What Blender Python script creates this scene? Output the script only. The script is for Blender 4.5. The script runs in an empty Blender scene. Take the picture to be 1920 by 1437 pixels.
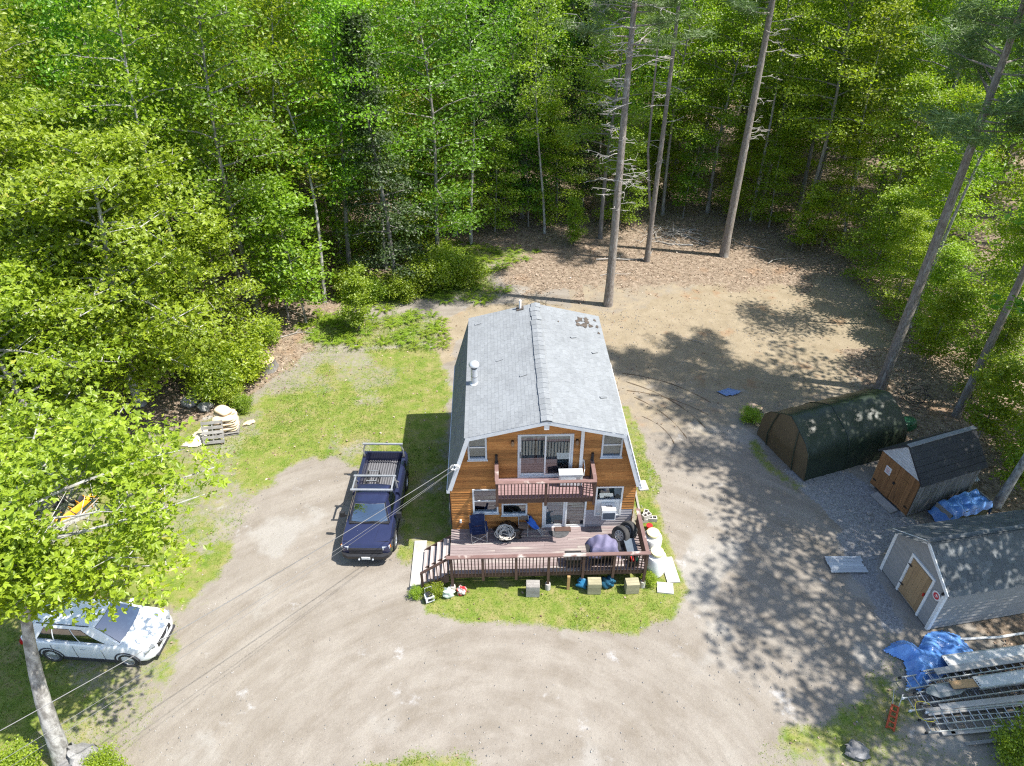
import bpy, bmesh, math, random
import numpy as np
from mathutils import Vector, Matrix, Euler

R = math.radians
scene = bpy.context.scene
COL = scene.collection

# ------------------------------------------------------------------ camera
cam = bpy.data.cameras.new('camera')
cam.sensor_width = 36.0
cam.lens = 36.0 * 1332.77 / 1920.0
cam.clip_start = 0.2
cam.clip_end = 2000.0
cam_ob = bpy.data.objects.new('camera', cam)
COL.objects.link(cam_ob)
cam_ob.location = (-1.811, -19.808, 22.504)
cam_ob.rotation_euler = (R(90.0 - 35.896), 0.0, R(-1.714))
scene.camera = cam_ob

# ------------------------------------------------------------------ sky, sun, exposure
SUN_TO = Vector((0.555, -0.135, 1.0)).normalized()
world = bpy.data.worlds.new('World')
scene.world = world
world.use_nodes = True
wn = world.node_tree.nodes
wl = world.node_tree.links
wn.clear()
sky = wn.new('ShaderNodeTexSky')
sky.sky_type = 'NISHITA'
sky.sun_disc = False
sky.sun_elevation = R(60.3)
sky.sun_rotation = R(103.7)
bg = wn.new('ShaderNodeBackground')
bg.inputs['Strength'].default_value = 0.135
wo = wn.new('ShaderNodeOutputWorld')
wl.new(sky.outputs[0], bg.inputs[0])
wl.new(bg.outputs[0], wo.inputs[0])

sun = bpy.data.lights.new('sun', 'SUN')
sun.energy = 4.5
sun.angle = R(0.55)
sun.color = (1.0, 0.955, 0.88)
sun_ob = bpy.data.objects.new('sun', sun)
COL.objects.link(sun_ob)
sun_ob.rotation_euler = SUN_TO.to_track_quat('Z', 'Y').to_euler()
sun_ob.location = (40, -10, 70)

scene.view_settings.view_transform = 'Standard'
scene.view_settings.look = 'None'
scene.view_settings.gamma = 1.0
scene.view_settings.exposure = 1.14
scene.view_settings.use_curve_mapping = False
scene.cycles.max_bounces = 7
scene.cycles.diffuse_bounces = 4
scene.cycles.glossy_bounces = 2
scene.cycles.transmission_bounces = 4
scene.cycles.transparent_max_bounces = 8
scene.cycles.caustics_reflective = False
scene.cycles.caustics_refractive = False
scene.cycles.use_denoising = False
scene.cycles.filter_width = 1.2
scene.cycles.sample_clamp_indirect = 6.0

# ------------------------------------------------------------------ helpers
rnd = random.Random(11)
NP = np.random.default_rng(5)


def tag(o, label=None, cat=None, group=None, kind=None):
    if label: o['label'] = label
    if cat: o['category'] = cat
    if group: o['group'] = group
    if kind: o['kind'] = kind
    return o


def thing(name, loc=(0, 0, 0), rz=0.0, label=None, cat=None, group=None):
    o = bpy.data.objects.new(name, None)
    o.empty_display_size = 0.3
    COL.objects.link(o)
    o.location = loc
    o.rotation_euler = (0, 0, rz)
    return tag(o, label, cat, group)


def link(name, me, parent=None, loc=None, rot=None):
    o = bpy.data.objects.new(name, me)
    COL.objects.link(o)
    if parent is not None: o.parent = parent
    if loc is not None: o.location = loc
    if rot is not None: o.rotation_euler = rot
    return o


KIDS = {}


def copy_tree(o, parent=None):
    c = o.copy()
    COL.objects.link(c)
    if parent is not None: c.parent = parent
    for ch in o.children:
        copy_tree(ch, c)
    return c


def rotm(rx=0, ry=0, rz=0):
    return Euler((rx, ry, rz), 'XYZ').to_matrix()


class MB:
    """collects geometry; build() links it as one mesh object"""

    def __init__(s):
        s.v = []
        s.f = []

    def add(s, vs, fs):
        n = len(s.v)
        s.v.extend([tuple(p) for p in vs])
        s.f.extend([tuple(i + n for i in f) for f in fs])
        return s

    def box(s, c, d, rot=None):
        x, y, z = d[0] / 2, d[1] / 2, d[2] / 2
        vs = [Vector(p) for p in ((-x, -y, -z), (x, -y, -z), (x, y, -z), (-x, y, -z), (-x, -y, z), (x, -y, z), (x, y, z), (-x, y, z))]
        if rot is not None:
            m = rot if isinstance(rot, Matrix) else rotm(*rot)
            vs = [m @ p for p in vs]
        vs = [p + Vector(c) for p in vs]
        return s.add(vs, [(0, 3, 2, 1), (4, 5, 6, 7), (0, 1, 5, 4), (1, 2, 6, 5), (2, 3, 7, 6), (3, 0, 4, 7)])

    def bb(s, x0, x1, y0, y1, z0, z1):
        return s.box(((x0 + x1) / 2, (y0 + y1) / 2, (z0 + z1) / 2), (x1 - x0, y1 - y0, z1 - z0))

    def bar(s, a, b, w, h=None, up=(0, 0, 1)):
        a = Vector(a); b = Vector(b)
        h = h or w
        d = (b - a); L = d.length
        if L < 1e-6: return s
        d.normalize()
        u = Vector(up)
        if abs(d.dot(u)) > 0.98: u = Vector((0, 1, 0))
        r = d.cross(u).normalized()
        u = r.cross(d).normalized()
        m = Matrix((r, d, u)).transposed()
        return s.box((a + b) / 2, (w, L, h), m)

    def tube(s, pts, rads, n=8, cap=True):
        pts = [Vector(p) for p in pts]
        if not hasattr(rads, '__len__'): rads = [rads] * len(pts)
        base = len(s.v)
        ref = None
        for i, p in enumerate(pts):
            if i == 0: d = pts[1] - pts[0]
            elif i == len(pts) - 1: d = pts[-1] - pts[-2]
            else: d = pts[i + 1] - pts[i - 1]
            if d.length < 1e-9: d = Vector((0, 0, 1))
            d.normalize()
            if ref is None:
                ref = Vector((1, 0, 0)) if abs(d.x) < 0.9 else Vector((0, 1, 0))
            r = (ref - d * ref.dot(d)).normalized()
            ref = r
            u = d.cross(r)
            for k in range(n):
                a = 2 * math.pi * k / n
                s.v.append(tuple(p + (r * math.cos(a) + u * math.sin(a)) * rads[i]))
        for i in range(len(pts) - 1):
            for k in range(n):
                a = base + i * n + k; b = base + i * n + (k + 1) % n
                s.f.append((a, b, b + n, a + n))
        if cap:
            s.f.append(tuple(base + k for k in reversed(range(n))))
            e = base + (len(pts) - 1) * n
            s.f.append(tuple(e + k for k in range(n)))
        return s

    def lathe(s, prof, n=16, c=(0, 0, 0), rot=None, closed=False):
        base = len(s.v)
        m = rot if isinstance(rot, Matrix) else (rotm(*rot) if rot else None)
        for r, z in prof:
            for k in range(n):
                a = 2 * math.pi * k / n
                p = Vector((r * math.cos(a), r * math.sin(a), z))
                if m is not None: p = m @ p
                s.v.append(tuple(p + Vector(c)))
        L = len(prof)
        for i in range(L if closed else L - 1):
            j = (i + 1) % L
            for k in range(n):
                a = base + i * n + k; b = base + i * n + (k + 1) % n
                c2 = base + j * n + (k + 1) % n; d = base + j * n + k
                s.f.append((a, b, c2, d))
        if not closed:
            s.f.append(tuple(base + k for k in reversed(range(n))))
            e = base + (L - 1) * n
            s.f.append(tuple(e + k for k in range(n)))
        return s

    def prism(s, poly, axis, a, b):
        """poly: 2-D outline; axis 'y': poly is (x,z); 'x': (y,z); 'z': (x,y)"""
        def P(p, t):
            return {'y': (p[0], t, p[1]), 'x': (t, p[0], p[1]), 'z': (p[0], p[1], t)}[axis]
        n = len(poly)
        vs = [P(p, a) for p in poly] + [P(p, b) for p in poly]
        fs = [tuple(range(n)), tuple(range(2 * n - 1, n - 1, -1))]
        for i in range(n):
            j = (i + 1) % n
            fs.append((i, i + n, j + n, j))
        return s.add(vs, fs)

    def grid(s, P, closed_u=False):
        nu = len(P); nv = len(P[0]); base = len(s.v)
        for row in P: s.v.extend([tuple(p) for p in row])
        for i in range(nu if closed_u else nu - 1):
            for j in range(nv - 1):
                a = base + i * nv + j; b = base + ((i + 1) % nu) * nv + j
                s.f.append((a, b, b + 1, a + 1))
        return s

    def mesh(s, name, mat, smooth=None, fix=True):
        me = bpy.data.meshes.new(name)
        me.from_pydata(s.v, [], s.f)
        if fix or smooth is not None:
            bm = bmesh.new(); bm.from_mesh(me)
            if fix: bmesh.ops.recalc_face_normals(bm, faces=bm.faces)
            if smooth is not None:
                th = R(smooth)
                for f in bm.faces: f.smooth = True
                for e in bm.edges:
                    e.smooth = (len(e.link_faces) == 2 and e.calc_face_angle(0) < th)
            bm.to_mesh(me); bm.free()
        if mat is not None: me.materials.append(mat)
        return me

    def build(s, name, mat, parent=None, smooth=None, loc=None, rot=None, fix=True):
        return link(name, s.mesh(name, mat, smooth, fix), parent, loc, rot)


def fast_mesh(name, V, F, mat, var=None):
    """V (n,3) array, F (m,k) array, var: per-face float"""
    me = bpy.data.meshes.new(name)
    V = np.asarray(V, np.float32); F = np.asarray(F, np.int32)
    m, k = F.shape
    me.vertices.add(len(V)); me.vertices.foreach_set('co', V.ravel())
    me.loops.add(m * k); me.loops.foreach_set('vertex_index', F.ravel())
    me.polygons.add(m)
    me.polygons.foreach_set('loop_start', np.arange(0, m * k, k, dtype=np.int32))
    me.polygons.foreach_set('loop_total', np.full(m, k, np.int32))
    if var is not None:
        at = me.attributes.new('v', 'FLOAT', 'FACE')
        at.data.foreach_set('value', np.asarray(var, np.float32))
    me.polygons.foreach_set('use_smooth', np.zeros(m, bool))
    me.materials.append(mat)
    me.update(calc_edges=True)
    return me


# ------------------------------------------------------------------ numpy noise + polygon masks
_perm = np.random.default_rng(3).random((256, 256))


def vnoise(x, y, sc=1.0, off=0):
    x = np.asarray(x) / sc + off * 17.3; y = np.asarray(y) / sc + off * 9.7
    xi = np.floor(x).astype(int); yi = np.floor(y).astype(int)
    fx = x - xi; fy = y - yi
    fx = fx * fx * (3 - 2 * fx); fy = fy * fy * (3 - 2 * fy)
    a = _perm[xi & 255, yi & 255]; b = _perm[(xi + 1) & 255, yi & 255]
    c = _perm[xi & 255, (yi + 1) & 255]; d = _perm[(xi + 1) & 255, (yi + 1) & 255]
    return (a * (1 - fx) + b * fx) * (1 - fy) + (c * (1 - fx) + d * fx) * fy


def fnoise(x, y, sc, off=0, oct=4):
    t = 0; w = 0.5; tot = 0
    for o in range(oct):
        t = t + w * vnoise(x, y, sc / 2 ** o, off + o); tot += w; w *= 0.55
    return t / tot


def sdist(poly, x, y):
    """signed distance, positive inside"""
    x = np.asarray(x, float); y = np.asarray(y, float)
    inside = np.zeros(x.shape, bool); dm = np.full(x.shape, 1e9)
    n = len(poly)
    for i in range(n):
        x1, y1 = poly[i]; x2, y2 = poly[(i + 1) % n]
        dx, dy = x2 - x1, y2 - y1
        t = np.clip(((x - x1) * dx + (y - y1) * dy) / (dx * dx + dy * dy + 1e-12), 0, 1)
        dm = np.minimum(dm, np.hypot(x - x1 - t * dx, y - y1 - t * dy))
        if dy != 0:
            cond = ((y1 > y) != (y2 > y)) & (x < dx * (y - y1) / dy + x1)
            inside ^= cond
    return np.where(inside, dm, -dm)


def sstep(a, b, x):
    t = np.clip((x - a) / (b - a), 0, 1)
    return t * t * (3 - 2 * t)


# ------------------------------------------------------------------ materials
MATS = {}


def nt(name):
    m = bpy.data.materials.new(name)
    m.use_nodes = True
    m.node_tree.nodes.clear()
    n = m.node_tree.nodes; l = m.node_tree.links
    out = n.new('ShaderNodeOutputMaterial')
    return m, n, l, out


def rgba(c): return (c[0], c[1], c[2], 1.0)


def pm(name, c1, c2=None, scale=4.0, rough=0.75, metal=0.0, bump=0.0, objvar=0.0, stretch=(1, 1, 1), detail=4.0,
       contrast=(0.3, 0.7), spec=0.3, dirt=None, dirt_scale=1.3, dirt_amt=(0.55, 0.75), coat=0.0, fine=0.0, bumpscale=None, var=None):
    """general procedural surface: two-tone noise, stains, per-object variation, bump"""
    if name in MATS: return MATS[name]
    m, n, l, out = nt(name)
    b = n.new('ShaderNodeBsdfPrincipled')
    b.inputs['Roughness'].default_value = rough
    b.inputs['Metallic'].default_value = metal
    b.inputs['Specular IOR Level'].default_value = spec
    if coat: b.inputs['Coat Weight'].default_value = coat; b.inputs['Coat Roughness'].default_value = 0.06
    l.new(b.outputs[0], out.inputs[0])
    tc = n.new('ShaderNodeTexCoord'); oi = n.new('ShaderNodeObjectInfo')
    mp = n.new('ShaderNodeMapping'); mp.inputs['Scale'].default_value = stretch
    l.new(tc.outputs['Object'], mp.inputs['Vector'])
    sh = n.new('ShaderNodeMath'); sh.operation = 'MULTIPLY'; sh.inputs[1].default_value = 37.0
    l.new(oi.outputs['Random'], sh.inputs[0])
    cb = n.new('ShaderNodeCombineXYZ')
    for k in range(3): l.new(sh.outputs[0], cb.inputs[k])
    l.new(cb.outputs[0], mp.inputs['Location'])
    c2 = c2 or tuple(0.8 * x for x in c1)
    nz = n.new('ShaderNodeTexNoise'); nz.inputs['Scale'].default_value = scale; nz.inputs['Detail'].default_value = detail
    nz.inputs['Roughness'].default_value = 0.62
    l.new(mp.outputs[0], nz.inputs['Vector'])
    rp = n.new('ShaderNodeValToRGB')
    rp.color_ramp.elements[0].position = contrast[0]; rp.color_ramp.elements[1].position = contrast[1]
    rp.color_ramp.elements[0].color = rgba(c1); rp.color_ramp.elements[1].color = rgba(c2)
    l.new(nz.outputs['Fac'], rp.inputs['Fac'])
    cur = rp.outputs['Color']
    if dirt:
        n2 = n.new('ShaderNodeTexNoise'); n2.inputs['Scale'].default_value = dirt_scale; n2.inputs['Detail'].default_value = 6
        l.new(mp.outputs[0], n2.inputs['Vector'])
        mr = n.new('ShaderNodeMapRange'); mr.inputs['From Min'].default_value = dirt_amt[0]; mr.inputs['From Max'].default_value = dirt_amt[1]
        l.new(n2.outputs['Fac'], mr.inputs['Value'])
        mx = n.new('ShaderNodeMix'); mx.data_type = 'RGBA'
        l.new(mr.outputs[0], mx.inputs['Factor']); l.new(cur, mx.inputs['A']); mx.inputs['B'].default_value = rgba(dirt)
        cur = mx.outputs['Result']
    if objvar or var or fine:
        hs = n.new('ShaderNodeHueSaturation')
        src = None
        if objvar:
            mr = n.new('ShaderNodeMapRange'); mr.inputs['To Min'].default_value = 1 - objvar; mr.inputs['To Max'].default_value = 1 + objvar
            l.new(oi.outputs['Random'], mr.inputs['Value']); src = mr.outputs[0]
        if var:
            at = n.new('ShaderNodeAttribute'); at.attribute_name = 'v'
            mr2 = n.new('ShaderNodeMapRange'); mr2.inputs['To Min'].default_value = 1 - var; mr2.inputs['To Max'].default_value = 1 + var
            l.new(at.outputs['Fac'], mr2.inputs['Value'])
            src = mr2.outputs[0]
        if fine:
            n3 = n.new('ShaderNodeTexNoise'); n3.inputs['Scale'].default_value = scale * 9; n3.inputs['Detail'].default_value = 2
            l.new(mp.outputs[0], n3.inputs['Vector'])
            mr3 = n.new('ShaderNodeMapRange'); mr3.inputs['From Min'].default_value = 0.25; mr3.inputs['From Max'].default_value = 0.75
            mr3.inputs['To Min'].default_value = 1 - fine; mr3.inputs['To Max'].default_value = 1 + fine
            l.new(n3.outputs['Fac'], mr3.inputs['Value'])
            if src is not None:
                mm = n.new('ShaderNodeMath'); mm.operation = 'MULTIPLY'
                l.new(src, mm.inputs[0]); l.new(mr3.outputs[0], mm.inputs[1]); src = mm.outputs[0]
            else: src = mr3.outputs[0]
        l.new(src, hs.inputs['Value']); l.new(cur, hs.inputs['Color']); cur = hs.outputs['Color']
    l.new(cur, b.inputs['Base Color'])
    if bump:
        bp = n.new('ShaderNodeBump'); bp.inputs['Strength'].default_value = bump; bp.inputs['Distance'].default_value = 0.03
        if bumpscale:
            n4 = n.new('ShaderNodeTexNoise'); n4.inputs['Scale'].default_value = bumpscale; n4.inputs['Detail'].default_value = 4
            l.new(mp.outputs[0], n4.inputs['Vector']); l.new(n4.outputs['Fac'], bp.inputs['Height'])
        else: l.new(nz.outputs['Fac'], bp.inputs['Height'])
        l.new(bp.outputs[0], b.inputs['Normal'])
    MATS[name] = m
    return m


def glass(name, tint=(0.6, 0.7, 0.75), refl=0.18, rough=0.02):
    if name in MATS: return MATS[name]
    m, n, l, out = nt(name)
    t = n.new('ShaderNodeBsdfTransparent'); t.inputs[0].default_value = rgba(tint)
    g = n.new('ShaderNodeBsdfGlossy'); g.inputs['Roughness'].default_value = rough; g.inputs['Color'].default_value = (0.9, 0.95, 1, 1)
    lw = n.new('ShaderNodeLayerWeight'); lw.inputs['Blend'].default_value = 0.25
    mr = n.new('ShaderNodeMapRange'); mr.inputs['To Min'].default_value = refl; mr.inputs['To Max'].default_value = 0.9
    l.new(lw.outputs['Fresnel'], mr.inputs['Value'])
    mx = n.new('ShaderNodeMixShader')
    l.new(mr.outputs[0], mx.inputs[0]); l.new(t.outputs[0], mx.inputs[1]); l.new(g.outputs[0], mx.inputs[2])
    l.new(mx.outputs[0], out.inputs[0])
    MATS[name] = m
    return m


def leafmat(name, dark, light, warm=None, trans=0.4, objvar=0.15, huevar=0.02):
    """leaf: diffuse + translucent, per-leaf attribute v picks between tones, per-tree variation"""
    if name in MATS: return MATS[name]
    m, n, l, out = nt(name)
    at = n.new('ShaderNodeAttribute'); at.attribute_name = 'v'
    rp = n.new('ShaderNodeValToRGB')
    rp.color_ramp.elements[0].color = rgba(dark); rp.color_ramp.elements[1].color = rgba(light)
    rp.color_ramp.elements[1].position = 0.9 if warm else 1.0
    if warm:
        e = rp.color_ramp.elements.new(1.0); e.color = rgba(warm)
    l.new(at.outputs['Fac'], rp.inputs['Fac'])
    oi = n.new('ShaderNodeObjectInfo')
    hs = n.new('ShaderNodeHueSaturation')
    mr = n.new('ShaderNodeMapRange'); mr.inputs['To Min'].default_value = 1 - objvar; mr.inputs['To Max'].default_value = 1 + objvar
    l.new(oi.outputs['Random'], mr.inputs['Value']); l.new(mr.outputs[0], hs.inputs['Value'])
    ml = n.new('ShaderNodeMath'); ml.operation = 'MULTIPLY'; ml.inputs[1].default_value = 7.31
    fr = n.new('ShaderNodeMath'); fr.operation = 'FRACT'
    l.new(oi.outputs['Random'], ml.inputs[0]); l.new(ml.outputs[0], fr.inputs[0])
    mh = n.new('ShaderNodeMapRange'); mh.inputs['To Min'].default_value = 0.5 - huevar; mh.inputs['To Max'].default_value = 0.5 + huevar
    l.new(fr.outputs[0], mh.inputs['Value']); l.new(mh.outputs[0], hs.inputs['Hue'])
    l.new(rp.outputs[0], hs.inputs['Color'])
    d = n.new('ShaderNodeBsdfDiffuse'); t = n.new('ShaderNodeBsdfTranslucent')
    l.new(hs.outputs[0], d.inputs[0])
    gm = n.new('ShaderNodeMix'); gm.data_type = 'RGBA'; gm.blend_type = 'MULTIPLY'; gm.inputs['Factor'].default_value = 1.0
    gm.inputs['B'].default_value = (1.05, 1.15, 0.55, 1)
    l.new(hs.outputs[0], gm.inputs['A']); l.new(gm.outputs['Result'], t.inputs[0])
    mx = n.new('ShaderNodeMixShader'); mx.inputs[0].default_value = trans
    l.new(d.outputs[0], mx.inputs[1]); l.new(t.outputs[0], mx.inputs[2])
    gl = n.new('ShaderNodeBsdfGlossy'); gl.inputs['Roughness'].default_value = 0.45
    m2 = n.new('ShaderNodeMixShader'); m2.inputs[0].default_value = 0.035
    l.new(mx.outputs[0], m2.inputs[1]); l.new(gl.outputs[0], m2.inputs[2])
    l.new(m2.outputs[0], out.inputs[0])
    MATS[name] = m
    return m


M = {}
M['trim'] = pm('white_trim', (0.62, 0.65, 0.68), (0.5, 0.53, 0.56), 3, 0.5, bump=0.05)
M['white'] = pm('white_paint', (0.78, 0.78, 0.77), (0.68, 0.68, 0.67), 3, 0.45, dirt=(0.5, 0.48, 0.44), dirt_amt=(0.6, 0.85))
M['dark'] = pm('black_plastic', (0.018, 0.018, 0.02), (0.03, 0.03, 0.032), 6, 0.5)
M['interior'] = pm('dark_interior', (0.06, 0.06, 0.065), (0.09, 0.085, 0.08), 1.5, 0.9)
M['siding'] = pm('stained_pine_siding', (0.46, 0.215, 0.065), (0.33, 0.132, 0.036), 3.0, 0.6, objvar=0.34, stretch=(0.35, 3, 5), bump=0.15, dirt=(0.19, 0.065, 0.02), dirt_scale=9, dirt_amt=(0.58, 0.70), fine=0.3)
M['siding_gray'] = pm('weathered_gray_board', (0.42, 0.40, 0.41), (0.33, 0.31, 0.32), 3, 0.8, objvar=0.15, stretch=(0.4, 3, 5), bump=0.15)
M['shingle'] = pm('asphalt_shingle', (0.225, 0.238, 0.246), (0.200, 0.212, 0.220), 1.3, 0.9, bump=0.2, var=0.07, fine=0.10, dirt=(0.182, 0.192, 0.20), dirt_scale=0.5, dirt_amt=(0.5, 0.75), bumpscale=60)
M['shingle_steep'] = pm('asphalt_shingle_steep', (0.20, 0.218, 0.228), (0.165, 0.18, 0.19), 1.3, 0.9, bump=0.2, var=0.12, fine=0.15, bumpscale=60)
M['ridge'] = pm('ridge_shingle', (0.225, 0.238, 0.247), (0.185, 0.196, 0.205), 3, 0.9, objvar=0.1, bump=0.3, bumpscale=50, fine=0.15)
M['bare'] = pm('bare_roof_felt', (0.12, 0.095, 0.075), (0.05, 0.045, 0.04), 6, 0.95)
M['brown'] = pm('brown_stained_wood', (0.092, 0.055, 0.044), (0.066, 0.039, 0.031), 4, 0.65, objvar=0.15, stretch=(1, 1, 1), bump=0.1)
M['rail'] = pm('worn_rail_cap', (0.185, 0.115, 0.103), (0.14, 0.085, 0.077), 3, 0.65, objvar=0.1, dirt=(0.48, 0.43, 0.39), dirt_scale=2.2, dirt_amt=(0.52, 0.66), bump=0.1)
M['balc'] = pm('balcony_board', (0.27, 0.175, 0.175), (0.215, 0.14, 0.14), 3, 0.7, objvar=0.08, stretch=(3, 0.5, 1))
M['deck'] = pm('weathered_deck_board', (0.255, 0.208, 0.203), (0.185, 0.142, 0.140), 2.4, 0.8, objvar=0.14, stretch=(0.35, 4, 1), bump=0.2, dirt=(0.34, 0.315, 0.285), dirt_scale=1.4, dirt_amt=(0.52, 0.7), fine=0.15)
M['tread'] = pm('gray_tread', (0.40, 0.35, 0.335), (0.27, 0.225, 0.215), 3, 0.8, objvar=0.15, stretch=(4, 0.4, 1), fine=0.15)
M['concrete'] = pm('concrete', (0.46, 0.44, 0.41), (0.37, 0.355, 0.33), 2.5, 0.9, bump=0.15, dirt=(0.28, 0.26, 0.22), dirt_amt=(0.55, 0.8), fine=0.1)
M['steel'] = pm('galvanized_steel', (0.62, 0.64, 0.66), (0.5, 0.52, 0.54), 6, 0.42, metal=0.45)
M['alu'] = pm('aluminium', (0.50, 0.51, 0.52), (0.38, 0.39, 0.40), 5, 0.42, metal=0.65, objvar=0.12, fine=0.1)
M['black'] = pm('black_rubber', (0.02, 0.02, 0.021), (0.032, 0.032, 0.032), 10, 0.7)
M['tyre'] = pm('tyre_rubber', (0.035, 0.035, 0.037), (0.055, 0.054, 0.052), 8, 0.85, fine=0.2)
M['glass'] = glass('window_glass', (0.62, 0.70, 0.74), 0.12)
M['carglass'] = glass('car_glass', (0.30, 0.40, 0.46), 0.30)
M['curtain'] = pm('curtain_cloth', (0.62, 0.60, 0.57), (0.5, 0.48, 0.46), 3, 0.9)
M['blind'] = pm('window_blind', (0.6, 0.57, 0.56), (0.5, 0.48, 0.47), 3, 0.8)
M['oldwood'] = pm('grey_old_wood', (0.30, 0.285, 0.265), (0.20, 0.19, 0.175), 3, 0.85, objvar=0.2, bump=0.2, fine=0.2, stretch=(1, 1, 1))
M['barnwood'] = pm('brown_plywood', (0.30, 0.155, 0.065), (0.20, 0.095, 0.04), 2.4, 0.75, objvar=0.15, stretch=(5, 5, 0.5), bump=0.15, dirt=(0.13, 0.065, 0.03), dirt_amt=(0.55, 0.72), fine=0.2)
M['bluetarp'] = pm('blue_tarp', (0.05, 0.17, 0.50), (0.16, 0.34, 0.66), 2.2, 0.34, spec=0.7, bump=0.5, bumpscale=6)
M['burlap'] = pm('cream_sack', (0.66, 0.53, 0.37), (0.54, 0.41, 0.27), 3, 0.85, objvar=0.1, bump=0.1)
M['yellow'] = pm('plow_yellow', (0.72, 0.33, 0.015), (0.62, 0.26, 0.012), 3, 0.4, dirt=(0.35, 0.2, 0.07), dirt_amt=(0.58, 0.8))
M['bark'] = pm('grey_bark', (0.27, 0.255, 0.235), (0.13, 0.12, 0.108), 5, 0.95, bump=0.6, stretch=(2.5, 2.5, 0.5), objvar=0.2, dirt=(0.33, 0.32, 0.29), dirt_scale=2.0, dirt_amt=(0.58, 0.72), fine=0.2)
M['pinebark'] = pm('pine_bark', (0.31, 0.275, 0.245), (0.13, 0.108, 0.092), 7, 0.95, bump=1.0, stretch=(2.5, 2.5, 0.7), objvar=0.1, dirt=(0.34, 0.33, 0.31), dirt_scale=2.4, dirt_amt=(0.55, 0.7), fine=0.25)
M['deadwood'] = pm('dead_branch', (0.40, 0.375, 0.345), (0.28, 0.26, 0.235), 5, 0.9)
M['birch'] = pm('pale_mottled_bark', (0.42, 0.41, 0.385), (0.18, 0.17, 0.155), 4, 0.95, bump=0.5, stretch=(1.5, 1.5, 0.8), fine=0.2, contrast=(0.4, 0.62))
M['rock'] = pm('grey_rock', (0.30, 0.295, 0.29), (0.17, 0.165, 0.16), 3, 0.95, bump=0.6, objvar=0.2, fine=0.25)

# ================================================================== GROUND
# outlines of the yard's surfaces in metres (x right, y away from the camera, house front wall at y = 0)
P_drive = [(-13.6, -8.6), (-13.3, -7.8), (-12.8, -6.0), (-13.6, -4.1), (-13.4, -3.0), (-12.7, -0.8), (-12.4, 2.1), (-11.8, 4.4), (-11.1, 5.4), (-9.0, 5.2), (-8.4, 4.0), (-8.3, 0.8), (-8.0, -0.9), (-5.8, -0.9), (-5.2, -2.3), (-4.5, -3.3), (-3.3, -3.7), (-0.6, -4.0), (3.1, -4.4), (4.7, -3.9), (5.5, -2.6), (5.5, -0.8), (5.2, 1.6), (5.2, 4.3), (5.1, 7.4), (5.2, 12.5), (8.8, 11.9), (11.1, 8.5), (10.9, 4.5), (11.6, 2.2), (12.1, -1.5), (12.1, -4.5), (10.1, -6.9), (7.6, -7.7), (5.6, -8.6), (5.1, -9.1), (3.4, -12.0), (-13.9, -11.5)]
P_tan = [(-4.9, 17.7), (-3.3, 19.6), (0.8, 20.5), (5.6, 18.0), (11.6, 22.4), (17.4, 23.4), (21.4, 19.9), (22.1, 14.8), (19.1, 11.6), (12.6, 8.9), (8.9, 10.9), (5.2, 12.5), (4.3, 15.3), (-3.6, 15.6), (-4.2, 12.3), (-5.3, 12.8)]
P_lawn = [(-18.6, -11.4), (-13.9, -11.5), (-13.6, -8.6), (-13.3, -7.8), (-12.8, -6.0), (-13.6, -4.1), (-13.4, -3.0), (-12.7, -0.8), (-12.4, 2.1), (-11.8, 4.4), (-11.1, 5.4), (-9.0, 5.2), (-7.0, 4.7), (-5.8, -0.9), (-5.2, -0.2), (-3.6, 0.1), (-4.1, 12.8), (-5.7, 15.0), (-8.8, 14.8), (-12.0, 15.5), (-13.3, 13.1), (-14.3, 11.1), (-15.2, 9.6), (-17.2, 8.0), (-20.8, 6.6), (-25.5, 4.2), (-29.5, 1.0)]
P_front = [(-5.0, -2.2), (-4.5, -3.3), (-3.3, -3.7), (-0.6, -4.0), (3.1, -4.4), (4.7, -3.9), (5.5, -2.6), (5.5, -0.8), (5.2, 1.6), (5.2, 4.3), (4.8, 5.4), (4.2, 3.6), (3.9, 0.4), (3.9, -1.0), (-3.6, -1.0), (-4.6, -1.8)]
P_gravel = [(11.0, 4.1), (13.8, 4.4), (15.1, 2.6), (16.2, 0.5), (13.4, -1.6), (13.0, -4.7), (12.1, -4.5), (12.1, -1.5), (12.2, 1.4)]
P_rgrass = [(12.1, -4.5), (13.7, -4.7), (11.8, -6.7), (11.8, -8.6), (14.7, -8.8), (15.2, -12.4), (3.4, -12.0), (5.1, -9.1), (5.6, -8.6), (7.6, -7.7), (10.1, -6.9)]
P_bpatch = [(-6.3, -8.7), (-4.8, -8.3), (-2.8, -8.3), (-2.3, -8.9), (-2.8, -10.2), (-5.9, -10.1)]
P_tentstrip = [(10.9, 6.7), (11.0, 4.8), (12.1, 3.1), (11.6, 2.4), (10.5, 4.1), (10.4, 6.0)]
P_ferns = [(-13.3, 15.8), (-12.6, 18.9), (-9.2, 18.2), (-6.8, 20.8), (-1.3, 20.6), (-1.6, 25.2), (1.6, 27.6), (-4.7, 28.7), (-8.6, 25.4), (-11.6, 20.9), (-5.3, 18.0), (-5.0, 15.3), (-8.8, 15.1)]
P_clear = [(-20.1, -11.3), (-31.6, 4.7), (-22.6, 5.9), (-18.1, 9.2), (-15.2, 12.6), (-16.0, 16.8), (-12.5, 18.3), (-10.6, 20.9), (-7.5, 20.8), (-2.7, 27.8), (5.2, 29.4), (11.7, 33.7), (18.9, 31.9), (22.9, 27.0), (22.8, 19.9), (22.1, 14.8), (21.3, 10.0), (22.6, 6.9), (21.7, 3.1), (24.2, -0.2), (18.2, -12.5)]


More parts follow.
